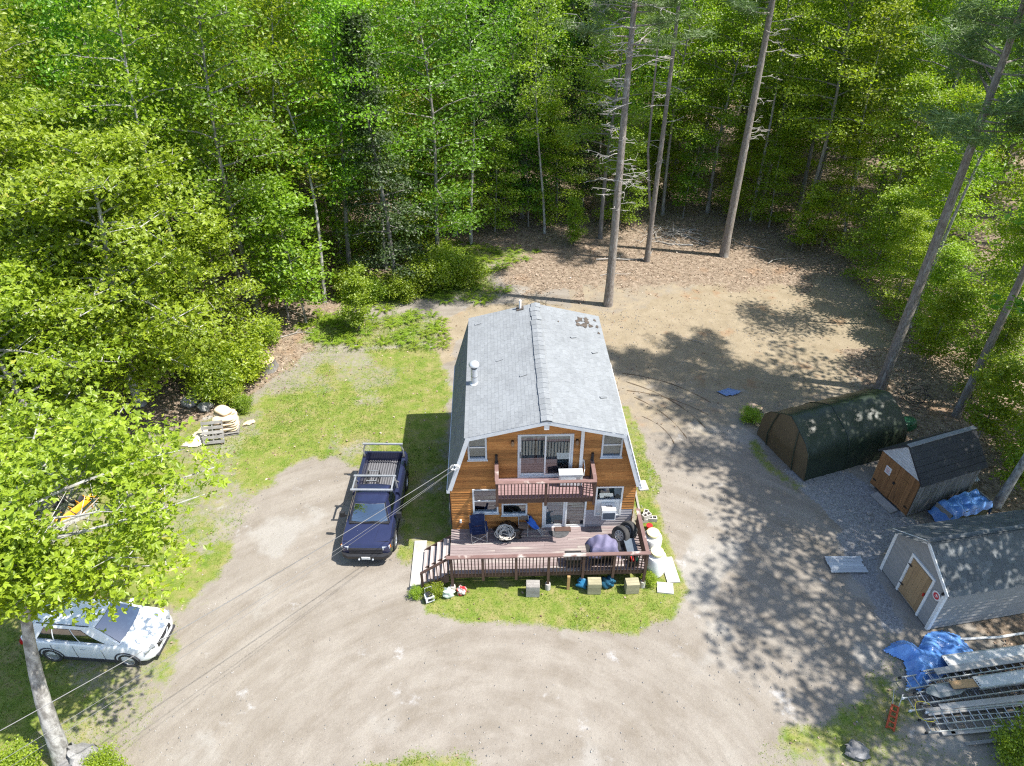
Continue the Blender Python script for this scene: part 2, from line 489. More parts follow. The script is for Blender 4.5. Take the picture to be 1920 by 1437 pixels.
def masks(x, y):
    n1 = (fnoise(x, y, 1.6, 1) - 0.5); n2 = (fnoise(x, y, 0.7, 5) - 0.5)
    wob = n1 * 1.6 + n2 * 0.8
    gr = sstep(-0.25, 0.35, sdist(P_lawn, x, y) + wob * 0.8)
    thin = sstep(0.40, 0.60, fnoise(x, y, 3.2, 9) + 0.25 * sstep(-5.0, -13.0, x) * 0)
    # the lawn is worn near the drive and along the wood's edge
    wear = sstep(0.0, 2.6, sdist(P_lawn, x, y))
    gr = gr * np.clip(wear * 0.25 + 0.34 + 0.7 * thin, 0, 1)
    fr = sstep(-0.15, 0.3, sdist(P_front, x, y) + wob * 0.35)
    rg = sstep(-0.4, 0.6, sdist(P_rgrass, x, y) + wob * 1.1) * (0.30 + 0.5 * thin)
    bp = sstep(-0.2, 0.5, sdist(P_bpatch, x, y) + wob * 0.6) * 0.8
    ts = sstep(-0.2, 0.3, sdist(P_tentstrip, x, y) + wob * 0.4) * 0.8
    fe = sstep(-0.5, 0.6, sdist(P_ferns, x, y) + wob) * 0.75
    rs = sstep(0.0, 0.25, 0.9 - np.abs(x - 4.75) - np.abs(np.clip(y, -99, 99) - 4.5) * 0.08 + wob * 0.5) * (y > 0) * (y < 9) * 0.75
    grass = np.maximum.reduce([gr, fr, rg, bp, ts, fe, rs])
    out = -sdist(P_clear, x, y)
    litter = sstep(-1.5, 1.0, out + wob * 1.2)
    # leaf mould spills over the back of the clearing and around the sheds
    back = sstep(19.5, 23.5, y + wob * 2.5 - np.abs(x - 14) * 0.12 + np.where(x < 4, 2.0, 0)) * sstep(-4, 1, x)
    side = sstep(15.5, 17.5, x + wob * 1.5 - 0.12 * y) * (y < 14)
    edge = sstep(-0.4, 0.6, -sdist(P_lawn, x, y) + wob * .7) * (x < -11) * (y > 7)
    litter = np.maximum.reduce([litter, back, side, edge * 0.9]) * (1 - 0.8 * fe)
    gv = sstep(-0.3, 0.4, sdist(P_gravel, x, y) + wob * 0.8)
    tan = sstep(-0.8, 0.8, sdist(P_tan, x, y) + wob * 1.5)
    tan = np.maximum(tan, 0.55 * sstep(3.0, 9.0, y) * (x > 3))
    return grass, litter, gv, tan


def ground_z(x, y):
    x = np.asarray(x, float); y = np.asarray(y, float)
    out = np.clip(-sdist(P_clear, x, y) - 1.0, 0, 400)
    return sstep(0, 8, out) * (fnoise(x, y, 9, 3) - 0.45) * 0.9 + np.minimum(out, 60) * 0.012


def axis_steps(a, b, lo, hi, fine):
    inner = np.arange(a, b + fine / 2, fine)
    g = fine; L = [a]; 
    while L[-1] > lo: g *= 1.28; L.append(L[-1] - g)
    g = fine; H = [b]
    while H[-1] < hi: g *= 1.28; H.append(H[-1] + g)
    return np.concatenate([np.array(L[:0:-1]), inner, np.array(H[1:])])


gx = axis_steps(-28, 28, -500, 500, 0.2)
gy = axis_steps(-13, 36, -300, 700, 0.2)
GX, GY = np.meshgrid(gx, gy, indexing='ij')
gm = masks(GX, GY)
GZ = ground_z(GX, GY) + np.where((np.abs(GX) < 28) & (GY < 36), (fnoise(GX, GY, 0.8, 7) - 0.5) * 0.03 + (fnoise(GX, GY, 5, 2) - 0.5) * 0.05, 0)
GZ = GZ - 0.012
nxg, nyg = GX.shape
idx = np.arange(nxg * nyg).reshape(nxg, nyg)
F = np.stack([idx[:-1, :-1], idx[1:, :-1], idx[1:, 1:], idx[:-1, 1:]], -1).reshape(-1, 4)


def ground_material():
    m, n, l, out = nt('yard_ground')
    b = n.new('ShaderNodeBsdfPrincipled'); b.inputs['Roughness'].default_value = 0.95
    b.inputs['Specular IOR Level'].default_value = 0.12
    l.new(b.outputs[0], out.inputs[0])
    tc = n.new('ShaderNodeTexCoord'); V = tc.outputs['Object']
    at = n.new('ShaderNodeAttribute'); at.attribute_name = 'surf'
    sp = n.new('ShaderNodeSeparateColor'); l.new(at.outputs['Color'], sp.inputs[0])

    def noise(scale, det=5, rough=0.6, vec=None, dist=0.0):
        t = n.new('ShaderNodeTexNoise'); t.inputs['Scale'].default_value = scale; t.inputs['Detail'].default_value = det
        t.inputs['Roughness'].default_value = rough; t.inputs['Distortion'].default_value = dist
        l.new(vec if vec is not None else V, t.inputs['Vector']); return t.outputs['Fac']

    def ramp(fac, stops):
        r = n.new('ShaderNodeValToRGB')
        for i, (p, c) in enumerate(stops):
            e = r.color_ramp.elements[i] if i < 2 else r.color_ramp.elements.new(p)
            e.position = p; e.color = rgba(c)
        l.new(fac, r.inputs['Fac']); return r.outputs['Color']

    def mixc(f, a, bb, mode='MIX'):
        x = n.new('ShaderNodeMix'); x.data_type = 'RGBA'; x.blend_type = mode
        if isinstance(f, (int, float)): x.inputs['Factor'].default_value = f
        else: l.new(f, x.inputs['Factor'])
        for s, v in (('A', a), ('B', bb)):
            if isinstance(v, tuple): x.inputs[s].default_value = rgba(v)
            else: l.new(v, x.inputs[s])
        return x.outputs['Result']

    def math_(op, a, bb, clamp=False):
        x = n.new('ShaderNodeMath'); x.operation = op; x.use_clamp = clamp
        for i, v in enumerate((a, bb)):
            if isinstance(v, (int, float)): x.inputs[i].default_value = v
            else: l.new(v, x.inputs[i])
        return x.outputs[0]

    def mrange(f, a, bb, c=0.0, d=1.0, smooth=True):
        x = n.new('ShaderNodeMapRange'); x.interpolation_type = 'SMOOTHSTEP' if smooth else 'LINEAR'
        x.inputs['From Min'].default_value = a; x.inputs['From Max'].default_value = bb
        x.inputs['To Min'].default_value = c; x.inputs['To Max'].default_value = d
        l.new(f, x.inputs['Value']); return x.outputs[0]

    # tyre-polished sweeps of the turning circle: noise stretched along arcs about a centre just off the drive
    sx = n.new('ShaderNodeSeparateXYZ'); l.new(V, sx.inputs[0])
    dx = math_('ADD', sx.outputs[0], 2.2); dy = math_('ADD', sx.outputs[1], 12.5)
    rr = math_('SQRT', math_('ADD', math_('MULTIPLY', dx, dx), math_('MULTIPLY', dy, dy)), 0.0)
    an = math_('ARCTAN2', dy, dx)
    cv = n.new('ShaderNodeCombineXYZ')
    l.new(math_('MULTIPLY', rr, 1.0), cv.inputs[0]); l.new(math_('MULTIPLY', an, 2.2), cv.inputs[1])
    sweep = noise(1.5, 5, 0.6, cv.outputs[0], 0.25)
    sweepf = noise(6.0, 3, 0.6, cv.outputs[0], 0.1)
    big = noise(0.22, 5, 0.55); mid = noise(1.1, 6, 0.62); fine = noise(9, 4, 0.65); grit = noise(45, 2, 0.6)
    d1 = ramp(mid, [(0.3, (0.214, 0.187, 0.155)), (0.7, (0.266, 0.237, 0.202))])
    d1 = mixc(mrange(sweep, 0.45, 0.70, 0, 0.6), d1, (0.308, 0.280, 0.242))
    d1 = mixc(mrange(sweep, 0.48, 0.30, 0, 0.45), d1, (0.180, 0.152, 0.118))
    d1 = mixc(mrange(big, 0.56, 0.64, 0, 0.75), d1, (0.315, 0.297, 0.268))
    d1 = mixc(mrange(noise(0.5, 7, 0.7), 0.60, 0.70, 0, 0.8), d1, (0.39, 0.38, 0.37))
    d1 = mixc(mrange(fine, 0.62, 0.75, 0, 0.5), d1, (0.40, 0.36, 0.32))
    d1 = mixc(mrange(fine, 0.40, 0.28, 0, 0.45), d1, (0.150, 0.125, 0.105))
    t1 = ramp(mid, [(0.3, (0.235, 0.190, 0.128)), (0.72, (0.315, 0.262, 0.186))])
    t1 = mixc(mrange(noise(0.6, 5, 0.6), 0.57, 0.70, 0, 0.55), t1, (0.27, 0.155, 0.085))
    t1 = mixc(mrange(fine, 0.60, 0.74, 0, 0.6), t1, (0.40, 0.33, 0.23))
    t1 = mixc(mrange(fine, 0.42, 0.30, 0, 0.5), t1, (0.13, 0.098, 0.062))
    li = ramp(noise(3.2, 7, 0.72), [(0.34, (0.105, 0.079, 0.056)), (0.5, (0.22, 0.170, 0.124)), (0.68, (0.37, 0.298, 0.228))])
    li = mixc(mrange(noise(14, 3, 0.6), 0.60, 0.70, 0, 0.7), li, (0.55, 0.46, 0.385))
    li = mixc(mrange(noise(0.4, 4), 0.55, 0.7, 0, 0.5), li, (0.27, 0.165, 0.095))
    g1 = ramp(noise(1.6, 6, 0.65), [(0.32, (0.095, 0.165, 0.018)), (0.48, (0.165, 0.205, 0.040)), (0.68, (0.265, 0.235, 0.100))])
    g1 = mixc(mrange(noise(0.5, 4), 0.54, 0.66, 0, 0.6), g1, (0.26, 0.215, 0.105))
    g1 = mixc(mrange(noise(20, 3, 0.6), 0.52, 0.7, 0, 0.6), g1, (0.30, 0.285, 0.105))
    vo = n.new('ShaderNodeTexVoronoi'); vo.inputs['Scale'].default_value = 16; l.new(V, vo.inputs['Vector'])
    gr = mixc(0.6, ramp(vo.outputs['Distance'], [(0.1, (0.38, 0.38, 0.385)), (0.75, (0.10, 0.10, 0.10))]), ramp(fine, [(0.3, (0.17, 0.17, 0.175)), (0.7, (0.40, 0.395, 0.39))]))
    col = mixc(mrange(math_('ADD', at.outputs['Alpha'], math_('MULTIPLY', math_('SUBTRACT', mid, 0.5), 0.8)), 0.3, 0.7), d1, t1)
    br = math_('ADD', math_('MULTIPLY', math_('SUBTRACT', noise(4.5, 5, 0.7), 0.5), 1.5), math_('MULTIPLY', math_('SUBTRACT', mid, 0.5), 0.6))
    col = mixc(mrange(math_('ADD', sp.outputs['Blue'], math_('MULTIPLY', br, 0.7)), 0.35, 0.65), col, gr)
    col = mixc(mrange(math_('ADD', sp.outputs['Green'], math_('MULTIPLY', br, 0.8)), 0.35, 0.65), col, li)
    col = mixc(mrange(math_('ADD', sp.outputs['Red'], br), 0.20, 0.92), col, g1)
    hs = n.new('ShaderNodeHueSaturation'); l.new(mrange(grit, 0.25, 0.75, 0.75, 1.07, False), hs.inputs['Value']); l.new(col, hs.inputs['Color'])
    l.new(hs.outputs[0], b.inputs['Base Color'])
    bp = n.new('ShaderNodeBump'); bp.inputs['Strength'].default_value = 0.55; bp.inputs['Distance'].default_value = 0.06
    h = math_('ADD', math_('MULTIPLY', noise(3.5, 6, 0.7), 1.0), math_('ADD', math_('MULTIPLY', sweepf, 0.35), math_('MULTIPLY', grit, 0.15)))
    l.new(h, bp.inputs['Height']); l.new(bp.outputs[0], b.inputs['Normal'])
    return m


gme = fast_mesh('ground', np.stack([GX, GY, GZ], -1).reshape(-1, 3), F, ground_material())
ca = gme.attributes.new('surf', 'FLOAT_COLOR', 'POINT')
ca.data.foreach_set('color', np.stack(gm, -1).astype(np.float32).ravel())
gme.polygons.foreach_set('use_smooth', np.ones(len(gme.polygons), bool))
ground = link('ground', gme)
tag(ground, kind='structure')

# ================================================================== HOUSE
WE, ZE, WK, ZK, ZR = 3.66, 3.55, 2.90, 6.09, 6.80     # eave, knee, ridge of the gambrel
YF, YB = -0.45, 7.89                                   # roof front and back
HW = 3.58


def roof_hw(z):
    if z <= ZE: return WE
    if z <= ZK: return WE + (WK - WE) * (z - ZE) / (ZK - ZE)
    return max(0.0, WK * (1 - (z - ZK) / (ZR - ZK)))


def wall_hw(z):
    if z <= ZE - 0.3: return HW
    if z <= ZK - 0.05: return min(HW, roof_hw(z) - 0.10)
    return max(0.02, min(roof_hw(z + 0.16) - 0.02, roof_hw(ZK - 0.05) - 0.10))


house = thing('cabin', (0, 0, 0), 0, 'orange-brown wood cabin with grey gambrel roof and small upper balcony', 'house')
CH = 0.135
Z0 = 0.80
q = lambda z: Z0 + round((z - Z0) / CH) * CH
OPEN = dict(slider=(-0.95, 0.99, q(3.78), q(5.80)), upl=(-2.80, -2.20, q(4.76), q(5.76)), upr=(2.15, 2.82, q(4.70), q(5.76)),
            low=(-2.70, -1.81, q(1.82), q(3.06)), strip=(-1.57, -0.67, q(1.76), q(2.24)), door=(0.04, 1.66, q(0.95), q(2.92)),
            acw=(2.10, 3.06, q(1.62), q(3.10)))


def plank_mesh(b0, b1, t0, t1, zb, zt, y0=0.0, y1=0.045, ch=0.012):
    m = MB()
    g = 0.010
    vs = [(b0, y1, zb), (b1, y1, zb), (t1, y1, zt), (t0, y1, zt),
          (b0, y0 + g, zb), (b1, y0 + g, zb), (t1, y0 + g, zt), (t0, y0 + g, zt),
          (b0 + .002, y0 - .016, zb + ch), (b1 - .002, y0 - .016, zb + ch), (t1 - .002, y0 + .002, zt - ch * 0.3), (t0 + .002, y0 + .002, zt - ch * 0.3)]
    fs = [(0, 1, 2, 3), (0, 4, 5, 1), (3, 2, 6, 7), (0, 3, 7, 4), (1, 5, 6, 2), (4, 8, 9, 5), (7, 6, 10, 11), (4, 7, 11, 8), (5, 9, 10, 6), (8, 11, 10, 9)]
    m.add(vs, fs)
    return m


prs = random.Random(4)
z = Z0
while z < 6.62:
    zb, zt = z, min(z + CH, 6.64)
    hb, ht = wall_hw(zb), wall_hw(zt)
    cuts = sorted([(a - 0.0, b + 0.0) for (a, b, c_, d_) in OPEN.values() if c_ < (zb + zt) / 2 < d_])
    runs = []
    x = -1e3
    cur = None
    edges = [-hb] + [e for c_ in cuts for e in c_] + [hb]
    for i in range(0, len(edges), 2):
        a, b = edges[i], edges[i + 1]
        js = [a]
        while b - js[-1] > 3.4:
            js.append(js[-1] + prs.uniform(1.2, 3.2))
        js.append(b)
        for j in range(len(js) - 1):
            a1, b1 = js[j], js[j + 1]
            if b1 - a1 < 0.03: continue
            ta = -ht if abs(a1 + hb) < 1e-6 else a1
            tb = ht if abs(b1 - hb) < 1e-6 else b1
            gray = (zb < 1.84 and a1 > 1.6)
            plank_mesh(a1, b1, ta, tb, zb, zt).build('siding_board', M['siding_gray'] if gray else M['siding'], house, fix=True)
    z += CH

# side and back walls, floors, foundation
w = MB()
w.bb(-HW, -HW + 0.1, 0.05, 7.5, 0.5, ZE + 0.1); w.bb(HW - 0.1, HW, 0.05, 7.5, 0.5, ZE + 0.1)
w.prism([(-HW + .1, 0.5), (HW - .1, 0.5), (HW - .1, ZE), (WK - 0.15, ZK - 0.12), (0, ZR - 0.2), (-WK + 0.15, ZK - 0.12), (-HW + .1, ZE)], 'y', 7.4, 7.5)
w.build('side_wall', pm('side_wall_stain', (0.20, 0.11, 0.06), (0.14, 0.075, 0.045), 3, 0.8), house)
f = MB(); f.bb(-HW + .1, HW - .1, 0.06, 7.4, 0.86, 0.93); f.bb(-HW + .1, HW - .1, 0.06, 7.4, 3.36, 3.44); f.bb(-HW + .1, HW - .1, 2.6, 2.66, 0.93, 3.36)
f.bb(-2.75, 2.75, 2.6, 2.66, 3.44, 6.0)
f.build('interior_floor', M['interior'], house)
f = MB(); f.bb(-HW + .03, HW - .03, 0.06, 7.45, -0.3, 0.72)
f.build('foundation', M['concrete'], house)

# roof slabs
prof = [(-WE, ZE), (-WK, ZK), (0, ZR), (WK, ZK), (WE, ZE)]
inn = [(-WE + 0.10, ZE), (-WK + 0.06, ZK - 0.11), (0, ZR - 0.12), (WK - 0.06, ZK - 0.11), (WE - 0.10, ZE)]
rf = MB()
for i in range(4):
    a, b = prof[i], prof[i + 1]; c_, d_ = inn[i + 1], inn[i]
    rf.prism([a, b, c_, d_], 'y', YF + 0.03, YB)
roof = rf.build('roof', M['trim'], house)


def slope_shingles(p0, p1, y0, y1, expo, tab, seed, mat, name):
    """stepped courses from p0 (low) to p1 (high), every tab its own raised quad box"""
    r = random.Random(seed)
    dx, dz = p1[0] - p0[0], p1[1] - p0[1]
    L = math.hypot(dx, dz); ux, uz = dx / L, dz / L
    nx, nz = -uz, ux
    if nz < 0: nx, nz = -nx, -nz
    V = []; F = []; var = []
    nc = int(L / expo) + 1
    for i in range(nc):
        s0 = i * expo; s1 = min(s0 + expo * 1.25, L)
        y = y0 - r.random() * tab
        while y < y1:
            ya, yb = max(y, y0) + 0.0022, min(y + tab, y1) - 0.0022
            y += tab
            if yb - ya < 0.02: continue
            h0 = 0.0075 + r.uniform(-.001, .0015); h1 = 0.002
            jit = r.uniform(-.004, .003)
            P = []
            for (s, h) in ((s0 + jit if i else s0 - 0.02, 0.001), (s0 + jit if i else s0 - 0.02, h0), (s1, h1)):
                for yy in (ya, yb):
                    P.append((p0[0] + ux * s + nx * h, yy, p0[1] + uz * s + nz * h))
            k = len(V); V += P
            F += [(k, k + 1, k + 3, k + 2), (k + 2, k + 3, k + 5, k + 4)]
            vv = r.random()
            var += [vv, vv]
    me = fast_mesh(name, np.array(V), np.array(F), mat, var)
    o = link(name, me, roof)
    o['kind'] = 'stuff'
    return o


slope_shingles((-WK - 0.02, ZK - 0.004), (0, ZR), YF, YB + 0.02, 0.143, 0.32, 1, M['shingle'], 'shingle_courses')
slope_shingles((WK + 0.02, ZK - 0.004), (0, ZR), YF, YB + 0.02, 0.143, 0.32, 2, M['shingle'], 'shingle_courses')
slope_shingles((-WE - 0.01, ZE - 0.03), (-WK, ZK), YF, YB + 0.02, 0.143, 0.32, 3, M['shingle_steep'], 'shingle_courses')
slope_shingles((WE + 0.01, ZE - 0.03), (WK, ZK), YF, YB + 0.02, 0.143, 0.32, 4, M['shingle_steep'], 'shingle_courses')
# ridge caps, overlapping towards the back; two have slipped
cm = MB()
for s in (-1, 1):
    cm.add([(0, 0, 0.052), (0, 0.40, 0.036), (s * 0.21, 0.40, -0.012), (s * 0.21, 0, 0.004), (0, 0, 0.03), (s * 0.21, 0, -0.018)],
           [(0, 1, 2, 3), (0, 3, 5, 4)] if s > 0 else [(0, 3, 2, 1), (0, 4, 5, 3)])
cme = cm.mesh('ridge_cap', M['ridge'], fix=False)
y = YF - 0.01
i = 0
while y < YB - 0.2:
    o = link('ridge_cap', cme, roof, (rnd.uniform(-.012, .012) + (0.05 if i in (21, 24) else 0), y, ZR + 0.012), (0, 0, rnd.uniform(-.012, .012)))
    y += 0.325 + (0.09 if i in (20, 22) else 0)
    i += 1
dk = MB(); dk.bb(-0.12, 0.12, YF, YB, ZR - 0.012, ZR + 0.012); dk.build('ridge_felt', M['bare'], roof)
# storm damage on the sunny slope: bare felt where tabs tore away
def on_roof(x, y, h=0.024): return (x, y, ZK + (WK - abs(x)) / WK * (ZR - ZK) + h)
tr = random.Random(8)
for cx_, cy_, s in ((2.0, 7.25, .22), (2.3, 7.1, .2), (2.15, 6.8, .24), (1.9, 6.75, .16), (2.45, 6.85, .14), (2.3, 7.4, .15), (2.75, 6.9, .12), (1.85, 7.05, .12), (2.75, 6.35, .09), (1.0, 6.7, .06), (2.7, 7.45, .1)):
    n = 9
    pts = []
    for k in range(n):
        a = 2 * math.pi * k / n
        rr = s * tr.uniform(0.45, 1.15)
        pts.append(on_roof(cx_ + rr * math.cos(a) * 0.8, cy_ + rr * math.sin(a) * 1.2, 0.027))
    m_ = MB().add(pts + [on_roof(cx_, cy_, 0.030)], [(k, (k + 1) % n, n) for k in range(n)])
    m_.build('torn_patch', M['bare'], roof)
for cx_, cy_, a in ((1.55, 5.6, .5), (2.35, 4.7, .7), (-1.6, 4.0, .3), (-0.7, 2.6, .2), (2.3, 1.6, .4), (-2.5, 7.2, .1)):
    link('loose_tab', MB().box((0, 0, 0), (0.3, 0.12, 0.008)).mesh('loose_tab', M['ridge']), roof, on_roof(cx_, cy_, 0.035), (0, math.copysign(-0.24, -cx_) * -1, a))

# rake boards, soffit returns, ridge-beam end
for i, (a, b) in enumerate(zip(prof[:-1], prof[1:])):
    m_ = MB(); 
    v = Vector((b[0] - a[0], 0, b[1] - a[1])).normalized()
    nrm = Vector((-v.z, 0, v.x)); nrm = nrm if nrm.z > 0 else -nrm
    if i in (0, 3) and nrm.x * a[0] < 0 and i == 0: nrm = -nrm
    A = Vector((a[0], 0, a[1])); B = Vector((b[0], 0, b[1]))
    inw = Vector((0, 0, ZK - 1.0)) - (A + B) / 2
    if nrm.dot(inw) > 0: nrm = -nrm
    d = -nrm * 0.17
    ps = [A - nrm * 0.012, B - nrm * 0.012, B + d, A + d]
    m_.add([(p.x, YF + 0.004 * i, p.z) for p in ps] + [(p.x, YF + 0.03 + 0.0, p.z) for p in ps], [(0, 1, 2, 3), (7, 6, 5, 4), (0, 4, 5, 1), (1, 5, 6, 2), (2, 6, 7, 3), (3, 7, 4, 0)])
    m_.build('rake_board', M['trim'], house)
m_ = MB(); m_.bb(-0.09, 0.09, YF + 0.032, 0.0, ZR - 0.42, ZR - 0.14); m_.build('ridge_beam', M['white'], house)
for s in (-1, 1):
    m_ = MB(); m_.bb(min(s * 3.58, s * 3.70), max(s * 3.58, s * 3.70), YF, YB, ZE - 0.16, ZE - 0.02); m_.build('eave_board', M['trim'], house)
    # thin corner strip
    m_ = MB(); m_.bb(min(s * HW, s * (HW + 0.03)), max(s * HW, s * (HW + 0.03)), -0.012, 0.06, 0.78, ZE - 0.2); m_.build('corner_board', M['siding'], house)
# stove pipe with domed cap
pipe = MB().lathe([(0.13, -0.15), (0.13, 0.72)], 18, (-2.60, 2.80, 6.16)).build('stove_pipe', M['steel'], house, smooth=40)
MB().lathe([(0.20, 0.0), (0.20, 0.06), (0.145, 0.10), (0.145, 0.12)], 18, (-2.60, 2.80, 6.10)).build('flashing_collar', M['steel'], pipe, smooth=40)
MB().lathe([(0.137, 0.33), (0.140, 0.35), (0.137, 0.37)], 18, (-2.60, 2.80, 6.16), closed=False).build('pipe_seam', M['alu'], pipe, smooth=40)
MB().lathe([(0.10, 0.72), (0.10, 0.86)], 12, (-2.60, 2.80, 6.16)).build('cap_neck', M['dark'], pipe, smooth=40)
MB().lathe([(0.205, 0.84), (0.21, 0.90), (0.17, 0.97), (0.09, 1.01), (0.01, 1.02)], 20, (-2.60, 2.80, 6.16)).build('pipe_cap', M['steel'], pipe, smooth=50)
MB().tube([(-0.63, 7.70, 6.55), (-0.63, 7.70, 7.08)], 0.055, 12).build('vent_pipe', M['white'], house, smooth=40)
MB().box((-0.63, 7.70, 6.68), (0.32, 0.32, 0.02), (0, -0.24, 0)).build('vent_flashing', M['bare'], house)


def frame4(x0, x1, z0, z1, wd, y0, y1):
    m = MB()
    m.bb(x0 - wd, x0 + 0.012, y0, y1, z0 - wd, z1 + wd); m.bb(x1 - 0.012, x1 + wd, y0, y1, z0 - wd, z1 + wd)
    m.bb(x0 + 0.012, x1 - 0.012, y0 + .002, y1, z1 - 0.012, z1 + wd - .002); m.bb(x0 + 0.012, x1 - 0.012, y0 + .002, y1, z0 - wd + .002, z0 + 0.012)
    return m


def sash_window(key, blind=True, wd=0.055, two=True, jamb=0.1):
    x0, x1, z0, z1 = OPEN[key]
    w = frame4(x0, x1, z0, z1, wd, -0.035, 0.09).build('window', M['trim'], house)
    MB().bb(x0 - wd - 0.03, x1 + wd + 0.03, -0.075, -0.036, z0 - wd - 0.02, z0 - wd + 0.03).build('sill', M['trim'], w)
    zm = (z0 + z1) / 2
    if two:
        MB().bb(x0 + .012, x1 - .012, 0.0, 0.05, zm - 0.025, zm + 0.025).build('sash_rail', M['white'], w)
        halves = ((z0 + .013, zm - .026, 0.045), (zm + .026, z1 - .013, 0.02))
    else: halves = ((z0 + .013, z1 - .013, 0.03),)
    for a, b, yy in halves:
        MB().bb(x0 + .013, x1 - .013, yy, yy + 0.006, a, b).build('pane', M['glass'], w)
    if blind:
        m = MB()
        zz = z0 + 0.02
        while zz < z1 - 0.02:
            m.box(((x0 + x1) / 2, 0.13, zz), (x1 - x0 - 0.03, 0.006, 0.045), (0.5, 0, 0)); zz += 0.04
        m.build('blind', M['blind'], w)
    return w


sash_window('upl'); sash_window('upr')
wl_ = sash_window('low', blind=False)
MB().bb(-2.6, -1.9, 0.9, 0.95, 1.9, 2.6).build('room_furniture', pm('dim_cloth', (0.16, 0.16, 0.19), (0.1, 0.1, 0.12), 3), wl_)
MB().bb(-2.68, -1.83, 0.16, 0.17, 2.62, 3.04).build('roller_blind', pm('grey_blind', (0.25, 0.25, 0.27), (0.2, 0.2, 0.22), 3), wl_)
sash_window('strip', blind=False, two=False)
x0, x1, z0, z1 = OPEN['acw']
wa = frame4(x0, x1, z0, z1, 0.055, -0.035, 0.09).build('window', M['white'], house)
MB().bb(x0 + .013, x1 - .013, 0.03, 0.036, q(2.36), z1 - .013).build('pane', M['glass'], wa)
MB().bb(x0 + .012, x1 - .012, 0.0, 0.05, q(2.36) - 0.06, q(2.36)).build('sash_rail', M['white'], wa)
MB().bb(x0 + .012, x1 - .012, 0.02, 0.05, z0 + .012, q(2.36) - 0.062).build('filler_panel', M['white'], wa)
m_ = MB(); m_.bb(x0 + .1, x1 - .1, 0.3, 0.34, 2.5, 3.0); m_.build('curtain', pm('teal_print', (0.20, 0.24, 0.16), (0.1, 0.13, 0.11), 9), wa)

# upper sliding door
x0, x1, z0, z1 = OPEN['slider']
sd = frame4(x0, x1, z0, z1, 0.06, -0.04, 0.10).build('sliding_door', M['trim'], house)
xm = (x0 + x1) / 2
for a, b, yy, nm in ((x0 + .013, xm + .03, 0.055, 'door_leaf'), (xm - .03, x1 - .013, 0.005, 'door_leaf')):
    lf = MB(); t = 0.06
    lf.bb(a, a + t, yy, yy + .04, z0 + .013, z1 - .013); lf.bb(b - t, b, yy, yy + .04, z0 + .013, z1 - .013)
    lf.bb(a + t, b - t, yy + .002, yy + .04, z1 - .013 - t, z1 - .015); lf.bb(a + t, b - t, yy + .002, yy + .04, z0 + .015, z0 + .013 + t * 1.3)
    lo = lf.build(nm, M['white'], sd)
    MB().bb(a + t, b - t, yy + .018, yy + .024, z0 + .013 + t * 1.3, z1 - .013 - t).build('pane', M['glass'], sd)
MB().bb(x0 + .02, x0 + .05, -0.03, 0.05, 4.7, 4.95).build('door_handle', M['dark'], sd)
# vertical blinds, drawn in strips
vr = random.Random(3)
m_ = MB()
xx = x0 + 0.1
while xx < x1 - 0.08:
    if not (xm - 0.42 < xx < xm - 0.3):
        m_.box((xx, 0.2, 5.0 + vr.uniform(-.01, .01)), (0.075, 0.004, 1.5), (0, 0, vr.uniform(0.08, 0.3)))
    xx += 0.088
m_.build('vertical_blinds', M['curtain'], sd)
MB().bb(x0 + .05, x1 - .05, 0.5, 0.56, 3.46, 4.1).build('dim_couch', pm('dim_blue_cloth', (0.10, 0.16, 0.2), (0.07, 0.1, 0.13), 3), sd)
# lower door: white screen door and a side light
x0, x1, z0, z1 = OPEN['door']
ld = frame4(x0, x1, z0, z1, 0.06, -0.04, 0.10).build('entry_door', M['white'], house)
xm = 0.93
MB().bb(xm - .03, xm + .03, -0.03, 0.09, z0 + .012, z1 - .012).build('mullion', M['white'], ld)
lf = MB(); t = 0.09
a, b = x0 + .013, xm - .031
lf.bb(a, a + t, 0.0, .04, z0 + .013, z1 - .013); lf.bb(b - t, b, 0.0, .04, z0 + .013, z1 - .013); lf.bb(a + t, b - t, .002, .04, z1 - .013 - t, z1 - .014); lf.bb(a + t, b - t, .002, .04, z0 + .014, z0 + 0.16)
lf.build('screen_door', M['white'], ld)
MB().bb(a + t, b - t, .018, .024, z0 + .16, z1 - .013 - t).build('pane', M['glass'], ld)
MB().bb(a + .02, b - .02, 0.075, .10, z0 + .02, z1 - .02).build('inner_door', pm('pale_door', (0.62, 0.66, 0.70), (0.55, 0.6, 0.64), 3, 0.5), ld)
MB().bb(a + t + .03, a + t + .06, -0.03, 0.0, 1.85, 2.0).build('door_handle', M['steel'], ld)
MB().bb(xm + .031, x1 - .013, .02, .026, z0 + .1, z1 - .013).build('side_light', M['glass'], ld)
MB().bb(xm + .031, x1 - .013, .0, .05, z0 + .013, z0 + .1).build('bottom_rail', M['white'], ld)
m_ = MB()
for k in range(11): m_.bb(xm + .05, x1 - .03, .14, .15, z0 + .15 + k * .16, z0 + .25 + k * .16)
m_.build('blind', M['blind'], ld)
MB().bb(x0 + .45, x0 + 1.1, -0.28, -0.05, 0.956, 1.0).build('door_step', M['brown'], ld)
